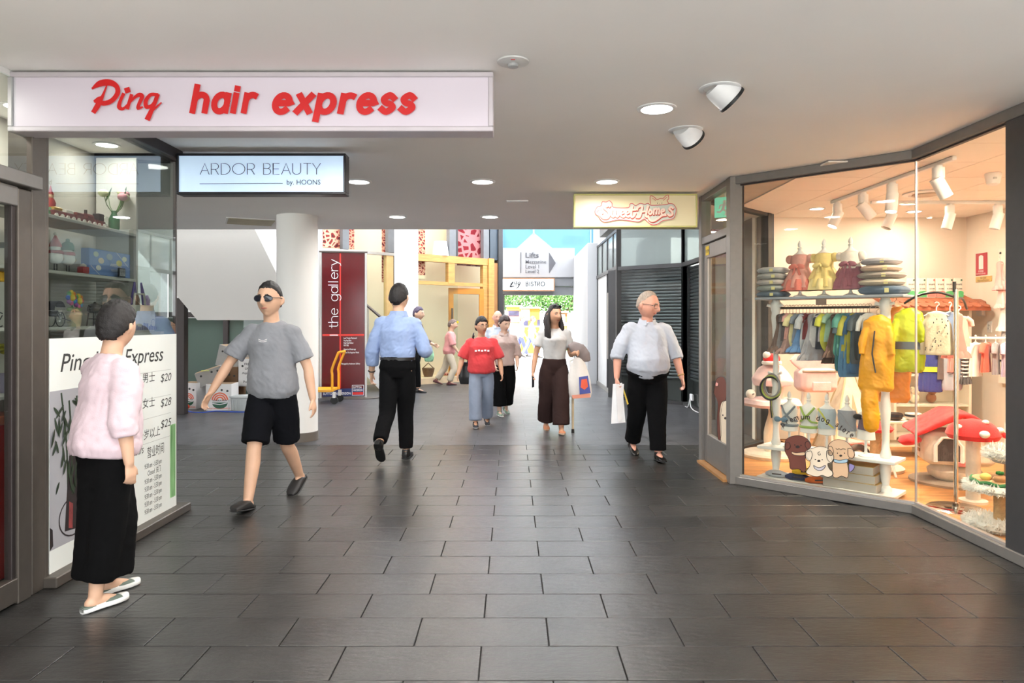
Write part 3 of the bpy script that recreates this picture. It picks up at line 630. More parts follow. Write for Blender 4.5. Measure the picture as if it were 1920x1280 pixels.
# ================================================================== SIGNS
PRINTK = M('black_print', (20, 20, 20), .5)
def quadpoly(x0, x1, z0, z1): return [(x0, z0), (x1, z0), (x1, z1), (x0, z1)]
def lightbox(name, label, x0, x1, z0, z1, y, depth, fw, frame, face, cat='sign'):
    t = thing(name, label, cat, ((x0 + x1) / 2, y + depth / 2, z0)); w = x1 - x0; h = z1 - z0; yf = -depth / 2
    for nm, c, s in (('frame_rail', (0, 0, fw / 2), (w, depth, fw)), ('frame_rail', (0, 0, h - fw / 2), (w, depth, fw)), ('frame_stile', (-w / 2 + fw / 2, 0, h / 2), (fw, depth, h - 2 * fw)), ('frame_stile', (w / 2 - fw / 2, 0, h / 2), (fw, depth, h - 2 * fw))):
        MB().box(c, s, .004).build(nm, frame, t)
    MB().box((0, .004, h / 2), (w - 2 * fw + .002, depth - .012, h - 2 * fw + .002)).build('face', face, t)
    return t, w, h, yf - .003
# --- big red lettered sign
SF = M('sign_frame_white', (196, 188, 193), .45, .2, .03, 10)
t, w, h, yf = lightbox('lightbox_sign', 'long white lightbox sign with red script and bold red lettering', -2.574, -.095, 2.408, 2.712, 3.61, .135, .026, SF, M('lilac_acrylic', (206, 196, 206), .4, 0, .03, 1.2, emit=.06))
RED = M('sign_red', (196, 6, 10), .5, 0, .02, 4, emit=.05)
kx = 3.61 / 1328
def S1(px, py): return ((px - 960) * kx - (-2.574 - .095) / 2, CAMH + (602 - py) * kx - 2.408)
mb = MB(); o = (0, yf, 0)
def stroke(pts, ws, n=5):
    q = crv([S1(a, b) + (wd * kx * 1.3,) for (a, b), wd in zip(pts, ws)], n); mb.ribbon([p[:2] for p in q], [p[2] for p in q], o, UX, UZ)
stroke([(174, 166), (188, 157), (206, 155), (219, 162), (221, 175), (210, 189), (195, 194), (180, 190)], [3, 9, 9, 7, 7, 7, 7, 5])
stroke([(201, 160), (194, 178), (185, 196), (177, 209)], [2, 4, 8, 7]); stroke([(180, 190), (186, 184), (194, 181)], [6, 4, 1])
stroke([(232, 177), (226, 190), (224, 201), (232, 204), (243, 192)], [5, 5, 6, 4, 2]); stroke([(239, 168), (240, 171)], [8, 8])
stroke([(247, 179), (243, 192), (240, 203)], [5, 5, 5]); stroke([(242, 196), (252, 184), (262, 178), (267, 182), (261, 196), (260, 203), (268, 201)], [2, 4, 6, 6, 5, 5, 2])
stroke([(295, 178), (283, 178), (274, 190), (276, 201), (287, 196), (296, 179)], [5, 5, 6, 6, 4, 5]); stroke([(296, 179), (288, 200), (278, 222)], [6, 6, 8]); stroke([(280, 214), (292, 203), (303, 193)], [3, 3, 2])
mb.build('script_lettering', RED, t)
mb = MB()
def bold(txt, px0, px1, ybase, cap, wd):
    """heavy slanted letters fitted between two pixel columns"""
    tmp = MB(); n = pen(tmp, txt, (0, 0, 0), UX, UZ, 1.0, wd, .2, 1.12); xs = [v[0] for v in tmp.v]; a, b = min(xs), max(xs); z = S1(0, ybase)[1]; u0, u1 = S1(px0, 0)[0], S1(px1, 0)[0]
    mb.add([(u0 + (v[0] - a) / (b - a) * (u1 - u0), yf + v[1], z + v[2] * cap * kx) for v in tmp.v], tmp.f)
bold('hair', 355, 486, 209, 47, .255); mb.build('bold_word', RED, t); mb = MB(); bold('express', 510, 784, 210, 47, .255); mb.build('bold_word', RED, t)
# --- black framed beauty sign
kx2 = 5.22 / 1328; x0, z0 = wx(330, 5.22), wz(364, 5.22)
t, w, h, yf = lightbox('lightbox_sign', 'black framed glowing pale blue lightbox sign with thin lettering', x0, wx(648, 5.22), z0, wz(287, 5.22), 5.22, .12, .018, M('black_sign_frame', (26, 26, 32), .4), M('ice_blue_acrylic', (196, 220, 244), .4, 0, .08, 3, emit=.3))
cxm = w / 2 + x0
def fit(mb, txt, px0, px1, ybase, cap, wd, k, Z, cx0, zz0, yf, slant=0, track=1.0):
    tmp = MB(); pen(tmp, txt, (0, 0, 0), UX, UZ, 1.0, wd, slant, track); xs = [v[0] for v in tmp.v]; a, b = min(xs), max(xs); u0, u1 = wx(px0, Z) - cx0, wx(px1, Z) - cx0; z = wz(ybase, Z) - zz0
    mb.add([(u0 + (v[0] - a) / (b - a) * (u1 - u0), yf + v[1], z + v[2] * cap * k) for v in tmp.v], tmp.f)
mb = MB(); fit(mb, 'ARDOR BEAUTY', 375, 602, 327, 20.5, .05, kx2, 5.22, cxm, z0, yf)
mb.ribbon([(wx(375, 5.22) - cxm, wz(344.5, 5.22) - z0), (wx(530, 5.22) - cxm, wz(343.5, 5.22) - z0)], .004, (0, yf, 0), UX, UZ)
write(mb, 'by. HOONS', (wx(538, 5.22) - cxm, yf, wz(346, 5.22) - z0), UX, UZ, 13.5 * kx2, width=63 * kx2); mb.build('lettering', M('dark_print', (44, 48, 58), .5), t)
# --- cream pet shop sign
Zw = 7.0; kx3 = Zw / 1328; x0, z0 = wx(1076, Zw), wz(426, Zw)
t, w, h, yf = lightbox('lightbox_sign', 'cream lightbox sign with pink outlined script and cat ears', x0, wx(1308, Zw), z0, wz(363, Zw), Zw, .11, .016, M('pale_yellow_frame', (204, 200, 130), .4), M('cream_acrylic', (216, 204, 166), .4, 0, .04, 1.5, emit=.1))
cxm = x0 + w / 2
def SP(a, b): return (wx(1080 + a / 8, Zw) - cxm, wz(360 + b / 8, Zw) - z0)
def line(mb, pts, wd, dy=0, closed=False, n=4):
    q = crv([SP(*p) for p in pts], n); mb.ribbon(q, wd * kx3, (0, yf - dy, 0), UX, UZ)
out = [(300, 340), (285, 290), (320, 225), (375, 205), (395, 145), (450, 150), (500, 130), (540, 170), (565, 230), (780, 235), (810, 180), (850, 175), (895, 205), (960, 170), (1030, 185), (1080, 170), (1130, 200), (1330, 190), (1400, 175), (1460, 185), (1500, 250), (1490, 330), (1450, 400), (1300, 430), (1220, 480), (1130, 488), (1060, 440), (1020, 405), (940, 445), (840, 435), (640, 415), (440, 450), (370, 415), (340, 360), (300, 340)]
mb = MB(); mb.plate([SP(*p) for p in crv(out[:-1], 3)], (0, yf - .0006, 0), UX, UZ); mb.build('pale_backing', M('pale_mint_print', (196, 202, 188), .5, emit=.06), t)
mb = MB(); line(mb, out, 1.2, .0012)
line(mb, [(1120, 185), (1110, 120), (1118, 58), (1170, 75), (1215, 115), (1260, 95), (1300, 98), (1340, 62), (1380, 45), (1390, 100), (1365, 130), (1395, 175)], 1.1, .0012)
for pts in ([(1145, 95), (1175, 110), (1190, 128)], [(1310, 125), (1340, 95), (1362, 82)], [(320, 320), (315, 290), (335, 285)], [(330, 270), (345, 285)], [(355, 262), (362, 280)], [(380, 262), (375, 280)]): line(mb, pts, .9, .0012)
mb.build('pink_outline', M('rose_print', (206, 70, 84), .5, emit=.06), t)
def sweet(dx, dz, wd, mat, nm, dy):
    mb = MB()
    def L(pts, k=1.0): q = crv([SP(a + dx, b + dz) for a, b in pts], 5); mb.ribbon(q, wd * k * kx3, (0, yf - dy, 0), UX, UZ)
    L([(505, 215), (480, 195), (455, 215), (420, 195), (425, 240), (470, 280), (500, 330), (470, 385), (410, 388), (370, 345), (385, 315)], 1.3)
    L([(535, 275), (530, 350), (560, 370), (590, 330), (595, 280)]); L([(595, 285), (592, 350), (620, 370), (650, 320), (645, 270)])
    for x in (670, 745): L([(x, 330), (x + 50, 305), (x + 35, 272), (x, 300), (x, 350), (x + 40, 372), (x + 70, 345)])
    L([(845, 215), (825, 300), (830, 375), (865, 360), (885, 320)], 1.2); L([(800, 275), (890, 268)])
    L([(910, 265), (930, 225), (985, 215), (975, 290), (950, 370), (905, 375)], 1.3); L([(1075, 215), (1055, 290), (1045, 360), (1070, 370)], 1.3); L([(965, 300), (1060, 290)])
    L([(1105, 265), (1085, 310), (1110, 335), (1135, 300), (1105, 265)]); L([(1165, 250), (1160, 335)]); L([(1165, 275), (1195, 245), (1205, 275), (1200, 330)]); L([(1205, 275), (1235, 245), (1245, 275), (1240, 330)])
    L([(1275, 300), (1315, 285), (1310, 255), (1280, 270), (1275, 315), (1300, 345), (1335, 330)]); L([(1450, 245), (1420, 225), (1395, 255), (1430, 290), (1440, 335), (1400, 355), (1375, 335)], 1.2)
    L([(1080, 365), (1100, 415), (1150, 435), (1220, 400), (1280, 355), (1340, 345)], 1.2)
    mb.build(nm, mat, t)
sweet(5, 13, 4.0, M('brick_red_print', (178, 62, 54), .5, emit=.05), 'lettering_shadow', .003); sweet(2, 6, 3.8, M('coral_print', (222, 112, 92), .5, emit=.08), 'lettering_edge', .006); sweet(0, 0, 3.1, M('blush_print', (236, 208, 190), .5, emit=.05), 'lettering', .009)
mb = MB()
for a, b in ((1220, 168), (1286, 168)): mb.plate([SP(a + 4 * math.cos(R(q)), b + 9 * math.sin(R(q))) for q in range(0, 360, 45)], (0, yf - .002, 0), UX, UZ)
mb.plate([SP(1252 + 4 * math.cos(R(q)), 178 + 4 * math.sin(R(q))) for q in range(0, 360, 60)], (0, yf - .002, 0), UX, UZ); mb.build('cat_face', M('dark_print'), t)
# --- lifts wayfinding panel and bistro sign by the exit
t = thing('wayfinding_lettering', 'dark Lifts directory lettering with triangle arrow on the grey bulkhead', 'lettering', (.72, 19.985, 2.675)); DK = M('wayfinding_grey', (84, 84, 90), .6)
def E(px, py): return (wx(px, 20) - .72, wz(py, 20) - 2.675)
mb = MB()
for y, s, b, wd in ((483, 13.5, 'Lifts', 24.5), (494, 9.6, 'Mezzanine', 38.5), (503, 9.6, 'Level 1', 25), (512, 9.6, 'Level 2', 25.5)): u, v = E(985.5, y); write(mb, b, (u, 0, v), UX, UZ, s * 20 / 1328, offset=.014 if b == 'Lifts' else .004, width=wd * 20 / 1328)
mb.build('letters', DK, t)
MB().prism([E(1029.5, 473), E(1042, 493), E(1029.5, 512.5)], (0, .002, 0), UX, UZ, (0, 1, 0), .01).build('arrow', DK, t); MB().prism([E(976, 473), E(977.3, 473), E(977.3, 512), E(976, 512)], (0, .002, 0), UX, UZ, (0, 1, 0), .01).build('rule', DK, t)
x0, z0, Zb = wx(939, 19.8), wz(545.5, 19.8), 19.8
t, w, h, yf = lightbox('lightbox_sign', 'small white bistro lightbox sign with timber edge above the exit', x0, wx(1040, Zb), z0, wz(521, Zb), Zb, .2, .03, M('copper_edge', (168, 122, 88), .5), M('pale_acrylic', (240, 246, 250), .4, emit=.5))
cxm = x0 + w / 2; kb = Zb / 1328; mb = MB()
def BP(px, py): return (wx(px, Zb) - cxm, wz(py, Zb) - z0)
for pts, ws in (([(957, 533), (962, 528), (960, 532), (957, 537), (964, 536)], (1, 2.2, 2, 2.6, 1.5)), ([(966, 527), (964, 532), (969, 531)], (1.2, 1.4, 1)), ([(969, 527), (967, 537)], (1.6, 1)), ([(975, 528), (971, 531), (973, 534), (976, 529), (972, 537), (968, 541)], (1.4, 1.6, 1.6, 1.8, 2, 1))):
    q = crv([BP(*p) + (wd * kb,) for p, wd in zip(pts, ws)], 4); mb.ribbon([p[:2] for p in q], [p[2] for p in q], (0, yf, 0), UX, UZ)
mb.ribbon([BP(980, 535), BP(981, 535)], 1.2 * kb, (0, yf, 0), UX, UZ); fit(mb, 'BISTRO', 985.5, 1022, 536, 8, .2, kb, Zb, cxm, z0, yf); write(mb, 'Amazing  Taste', (BP(993, 0)[0], yf, BP(0, 540.5)[1]), UX, UZ, 3 * kb, width=22 * kb)
mb.build('lettering', M('ink_print', (40, 42, 50), .5), t)
# --- red gallery banner stand
t = thing('banner_stand', 'tall dark red banner stand with white vertical lettering', 'banner', (wx(644, 13.2), 13.2, 0), R(10)); w = .78; hh = 2.72; BR = M('banner_red', (92, 6, 14), .18, 0, .05, 1.5)
MB().box((.0, 0, hh / 2 + .02), (w, .03, hh - .04), .003).build('banner_panel', BR, t)
for s in (-1, 1): MB().box((s * (w / 2 + .02), 0, hh / 2), (.04, .06, hh), .004).build('side_rail', SILVER, t)
MB().box((-w / 2 - .1, .02, hh / 2), (.1, .05, hh), .004).build('side_panel', WHITE, t)
MB().box((0, 0, hh + .01), (w + .1, .07, .03), .004).build('top_rail', M('dark_steel'), t); MB().lathe([(.28, 0), (.28, .012), (.02, .02)], (.3, 0, 0), 28, 1.3, .8).build('base_plate', M('dark_steel'), t, True); MB().lathe([(.28, 0), (.28, .012), (.02, .02)], (-.3, 0, 0), 28, 1.3, .8).build('base_plate', M('dark_steel'), t, True)
BL = M('banner_bright_red', (214, 40, 30), .3); yb = -.0165
def BN(px, py): return ((px - 644) * 13.2 / 1328, wz(py, 13.2))
mb = MB(); a, b = BN(637, 475), BN(639.5, 728); mb.plate(quadpoly(a[0], b[0], b[1], a[1]), (0, yb - .001, 0), UX, UZ); a, b = BN(606, 626), BN(682, 629.5); mb.plate(quadpoly(a[0], b[0], b[1], a[1]), (0, yb - .0015, 0), UX, UZ); mb.build('red_rules', BL, t)
a, b = BN(606, 728), BN(682, 751); MB().plate(quadpoly(a[0], b[0], max(.045, b[1]), a[1]), (0, yb - .002, 0), UX, UZ).build('navy_footer', M('banner_navy', (28, 42, 96), .3), t)
mb = MB(); tmp = MB(); pen(tmp, 'the gallery', (0, 0, 0), UX, UZ, 1.0, .055, 0, 1.0); xs = [v[0] for v in tmp.v]; La = max(xs) - min(xs); z0_, z1_ = BN(0, 615)[1], BN(0, 486)[1]; base = BN(634, 0)[0]; sc = 17.5 * 13.2 / 1328
mb.add([(base - v[2] * sc, yb - .003 + v[1], z0_ + (v[0] - min(xs)) / La * (z1_ - z0_)) for v in tmp.v], tmp.f)
mb.plate(quadpoly(BN(619, 0)[0], BN(634, 0)[0], BN(0, 629)[1], BN(0, 627)[1]), (0, yb - .003, 0), UX, UZ)
for y, tx, wd in ((635, 'Level Twenty Chatswood', 24), (639.5, 'Hong Kong Gallery', 14), (644, 'Hong Kong Harbour', 18), (648.5, '10a-5.30p', 9), (656, 'Oriental and Persian rugs', 22), (662, 'Beyond The Forge Iron Works', 28), (683, 'Managed by Anderson Gallery', 34)):
    u, v = BN(644.5 if y < 680 else 640.5, y); m_ = MB(); write(m_, tx, (u, yb - .003, v), UX, UZ, 4.4 * 13.2 / 1328, offset=.01, width=wd * 13.2 / 1328); m_.build('text_line', M('white_print', (235, 230, 232), .6), t)
u, v = BN(607, 748); m_ = MB(); write(m_, 'SUTTON ANDERSON', (u, yb - .003, max(v, .075)), UX, UZ, .062, offset=.01, width=.5); m_.build('text_line', M('white_print'), t); m_ = MB(); write(m_, 'AGENTS IN PROPERTY SINCE 1883', (u, yb - .003, .2), UX, UZ, .035, width=.25); m_.build('text_line', M('white_print'), t)
mb.build('lettering', M('white_print', (235, 230, 232), .6), t)
u, v = BN(660, 747); mb = MB(); mb.ribbon([(u, .06), (u + .21, .06), (u + .21, .245), (u, .245), (u, .06)], .008, (0, yb - .003, 0), UX, UZ); write(mb, 'SUTTON', (u + .02, yb - .003, .185), UX, UZ, .055, offset=.012, width=.15); write(mb, 'ANDERSON', (u + .02, yb - .003, .135), UX, UZ, .055, offset=.012, width=.17); mb.build('badge', M('white_print'), t)
MB().plate(quadpoly(u + .008, u + .202, .07, .115), (0, yb - .003, 0), UX, UZ).build('badge_band', BL, t)
# --- price board inside the salon window (faces the walkway)
bx = XL + .009; U_ = (0, 1, 0)
t = thing('price_board', 'white price list board in the salon window with bamboo picture', 'board', (bx, 3.86, .055)); L_ = 1.46; hB = 1.29
MB().box((-.002, L_ / 2, hB / 2), (.005, L_, hB)).build('board', M('board_white', (232, 236, 232), .5, 0, .02, 2), t)
def PB(px, py): Z = -bx * 1328 / (960 - px); return (Z - 3.86, wz(py, Z) - .055)
mb = MB(); k = bx
def wr_(body, px, py, size, px1=None, shear=0, align='L', off=0, spacing=1.0):
    u, v = PB(px, py); wd = (PB(px1, py)[0] - u) if px1 else None; m_ = MB(); write(m_, body, (.0012, u, v), U_, UZ, size, shear, off, spacing, align, wd); m_.build('text_line', M('charcoal_print', (52, 54, 54), .6), t)
wr_('Ping Hair Express', 113, 697, .145, 306, .25, off=.004)
for y, b in ((716, '$20'), (763, '$28'), (803, '$25')): wr_(b, 301, y, .082, 321, .2)
for y, b in ((717, '男士'), (765, '女士')): wr_(b, 267, y, .075, 290)
wr_('六十岁以上', 246, 831, .075, 300, .12); wr_('营业时间', 276, 858, .085, 307); wr_('Opening Hours', 215, 868, .08, 269, .25)
for y in (878, 915, 928, 941, 953): pass
for i, b in enumerate(('9:30 am - 5:30 pm', 'Closed  关门', '9:30 am - 5:30 pm', '9:30 am - 5:30 pm', '9:30 am - 5:30 pm', '9:30 am - 5:30 pm', '9:30 am - 5:30 pm')):
    u, v = PB(271, 880); m_ = MB(); write(m_, b, (.0012, u + (.04 if i == 1 else 0), v - .052 * i), U_, UZ, .048, .1, width=.235 if i != 1 else .18); m_.build('text_line', M('charcoal_print'), t)
mb = MB()
for y0, px0, y1 in ((735, 250, 692), (790, 250, 739), (798, 240, 773), (855, 240, 816)): a = PB(320, y1); b = (PB(px0, y0)[0], a[1]); mb.ribbon([a, b], .0022, (.0011, 0, 0), U_, UZ)
mb.build('rules', M('grey_print', (170, 172, 170), .6), t)
g0, g1 = PB(88.5, 722), PB(170, 700); MB().plate([(0.0, .13), (.42, .13), (.42, 1.0), (0.0, 1.0)], (.0008, 0, 0), U_, UZ).build('picture_ground', M('picture_grey', (168, 168, 174), .6, 0, .1, 2), t)
mb = MB(); rr = random.Random(3)
for x0, z0, x1, z1 in ((.16, .42, .1, .98), (.19, .42, .17, .93), (.22, .42, .24, .95), (.2, .4, .3, .82)): mb.ribbon(crv([(x0, z0), ((x0 + x1) / 2 + .015, (z0 + z1) / 2), (x1, z1)], 6), .014, (.0014, 0, 0), U_, UZ)
for i in range(46):
    x, z = .03 + rr.random() * .34, .42 + rr.random() * .5; a = rr.uniform(-2.6, -.5) if rr.random() < .6 else rr.uniform(.4, 2.7); ln = rr.uniform(.06, .13); dx, dz = math.cos(a) * ln * .7, math.sin(a) * ln
    q = crv([(x, z), (x + dx * .5, z + dz * .55), (min(.41, max(.005, x + dx)), z + dz)], 4); mb.ribbon(q, [.003 + .016 * math.sin(math.pi * j / (len(q) - 1)) for j in range(len(q))], (.0016 + .00001 * i, 0, 0), U_, UZ, caps=False)
mb.build('bamboo_picture', M('bamboo_dark', (44, 58, 42), .6, 0, .5, 10), t)
mb = MB(); mb.plate([(.13, .2), (.23, .19), (.27, .42), (.25, .62), (.17, .62), (.15, .42)], (.0016, 0, 0), U_, UZ); mb.ribbon(arc(.21, .27, .13, .11, 100, 370, 18), .008, (.0018, 0, 0), U_, UZ); mb.plate([(0, .13), (.03, .15), (.025, .24), (0, .26)], (.0016, 0, 0), U_, UZ); mb.build('vase_picture', M('vase_dark', (40, 32, 34), .6, 0, .3, 8), t)
MB().plate([(.165, .21), (.2, .2), (.205, .34), (.17, .36)], (.002, 0, 0), U_, UZ).build('vase_highlight', M('vase_red', (150, 66, 66), .6, 0, .4, 12), t)
MB().plate([(L_ - .1, .08), (L_ - .015, .08), (L_ - .015, .62), (L_ - .1, .62)], (.0008, 0, 0), U_, UZ).build('bamboo_strip', M('bamboo_green', (150, 200, 140), .6, 0, .4, 3, stretch=(1, 6, 1)), t)
mb = MB()
for j, x in enumerate((.085, .06, .035)): mb.ribbon([(L_ - x, .09), (L_ - x + .006, .61)], .006, (.0012, 0, 0), U_, UZ)
mb.build('bamboo_stems', M('bamboo_stem', (58, 120, 54), .6), t)

# ================================================================== PEOPLE
def fuse(mb, name, mat, parent, voxel=.008, smooth=3, amp=0.0, freq=9.0, seed=0, stretch=(1, 1, .6)):
    """merge overlapping closed shapes into one continuous skin, relax it, add cloth folds"""
    me = bpy.data.meshes.new(name); me.from_pydata(mb.v, [], mb.f); o = bpy.data.objects.new(name, me)
    md = o.modifiers.new('skin', 'REMESH'); md.mode = 'VOXEL'; md.voxel_size = voxel; md.adaptivity = 0
    m2 = baked(o); bpy.data.objects.remove(o); bpy.data.meshes.remove(me)
    n = len(m2.vertices); v = np.empty(n * 3); m2.vertices.foreach_get('co', v); v = v.reshape(-1, 3)
    e = np.empty(len(m2.edges) * 2, dtype=np.int64); m2.edges.foreach_get('vertices', e); e = e.reshape(-1, 2)
    deg = np.bincount(e.ravel(), minlength=n).clip(1)[:, None]
    for _ in range(smooth):
        a = np.zeros_like(v); np.add.at(a, e[:, 0], v[e[:, 1]]); np.add.at(a, e[:, 1], v[e[:, 0]]); v += .5 * (a / deg - v)
    if amp:
        m2.vertices.foreach_set('co', v.ravel()); m2.update(); nn = np.empty(n * 3); m2.vertices.foreach_get('normal', nn); nn = nn.reshape(-1, 3)
        d = np.array([noise.noise(Vector((p[0] * freq * stretch[0] + seed, p[1] * freq * stretch[1], p[2] * freq * stretch[2] + seed))) + .5 * abs(noise.noise(Vector((p[0] * freq * 2.3, p[1] * freq * 2.3 + seed, (p[2] + p[0] * .6) * freq * 2.6)))) for p in v])
        v += nn * (d * amp)[:, None]
    m2.vertices.foreach_set('co', v.ravel()); m2.polygons.foreach_set('use_smooth', [True] * len(m2.polygons)); m2.update()
    m2.name = name; m2.materials.clear(); m2.materials.append(mat); ob = bpy.data.objects.new(name, m2); C.objects.link(ob); ob.parent = parent
    return ob
def ell(mb, path, n=20, side=None):
    """loft of ellipses: path = [(point, a, b)] a across 'side', b the other way"""
    rs = []
    for i, (p, a, b) in enumerate(path):
        p = Vector(p); t = Vector(path[min(i + 1, len(path) - 1)][0]) - Vector(path[max(0, i - 1)][0]); t.normalize()
        x = Vector(side or (1, 0, 0)); x = (x - t * x.dot(t)).normalized(); y = t.cross(x)
        rs.append([p + x * a * math.cos(2 * math.pi * k / n) + y * b * math.sin(2 * math.pi * k / n) for k in range(n)])
    mb.rings(rs); mb.sph(path[0][0], (path[0][1] * .9,) * 2 + (path[0][2] * .4,), 12, 8) if False else None
    return mb
def limb(mb, pts, rad, n=14, cap=True):
    """smooth tapering tube through joints; rad aligned to pts"""
    q = crv([tuple(p) + (r,) for p, r in zip(pts, rad)], 6); mb.tube([Vector(p[:3]) for p in q], [p[3] for p in q], n)
    if cap:
        for p in (q[0], q[-1]): mb.sph(p[:3], p[3] * .98, 12, 8)
    return mb
def head_pt(n, wide=1.0):
    x, y, z = n; p = Vector((x * .074 * wide, y * .094, z * .115))
    if z < -.1: t = (-.1 - z) / .9; p.x *= 1 - .34 * t * t; p.y *= (1 - .16 * t) if y < 0 else (1 - .45 * t)
    if y < 0:
        f = min(1, -y * 1.6)
        p.y -= f * (.034 * math.exp(-(p.x / .0125) ** 2 - ((p.z + .024) / .017) ** 2) + .02 * math.exp(-(p.x / .0105) ** 2 - ((p.z - .002) / .022) ** 2))
        for s in (-1, 1): p.y += f * .0085 * math.exp(-((p.x - s * .031) / .016) ** 2 - ((p.z - .01) / .013) ** 2)
        p.y -= f * .004 * math.exp(-((p.z - .034) / .012) ** 2 - (p.x / .05) ** 2)
        p.y -= f * .009 * math.exp(-(p.x / .02) ** 2 - ((p.z + .062) / .012) ** 2); p.y -= f * .012 * math.exp(-(p.x / .022) ** 2 - ((p.z + .1) / .016) ** 2)
        p.y += f * .003 * math.exp(-(p.x / .02) ** 2 - ((p.z + .083) / .007) ** 2)
    return p
def sphere_dirs(nu, nv):
    return [[Vector((math.sin(math.pi * i / nv) * math.cos(2 * math.pi * j / nu), math.sin(math.pi * i / nv) * math.sin(2 * math.pi * j / nu), math.cos(math.pi * i / nv))) for j in range(nu)] for i in range(1, nv)]
def cloth(name, col, rough=.85, var=.08, bump=.12): return M(name, col, .95 if sum(col) < 120 else rough, 0, var, 5, bump, 160, sheen=.0 if sum(col) < 150 else .12, spec=.15 if sum(col) < 150 else .4)
SKIN = {'tan': M('skin_tan', (212, 170, 142), .5, 0, .05, 12), 'warm': M('skin_warm', (202, 154, 124), .5, 0, .05, 12), 'ruddy': M('skin_ruddy', (214, 156, 134), .5, 0, .07, 12), 'fair': M('skin_fair', (222, 184, 160), .5, 0, .05, 12)}
HAIRM = lambda n, c: M('hair_' + n, c, .55, 0, .25, 30, .4, 120, stretch=(3, 3, 1))

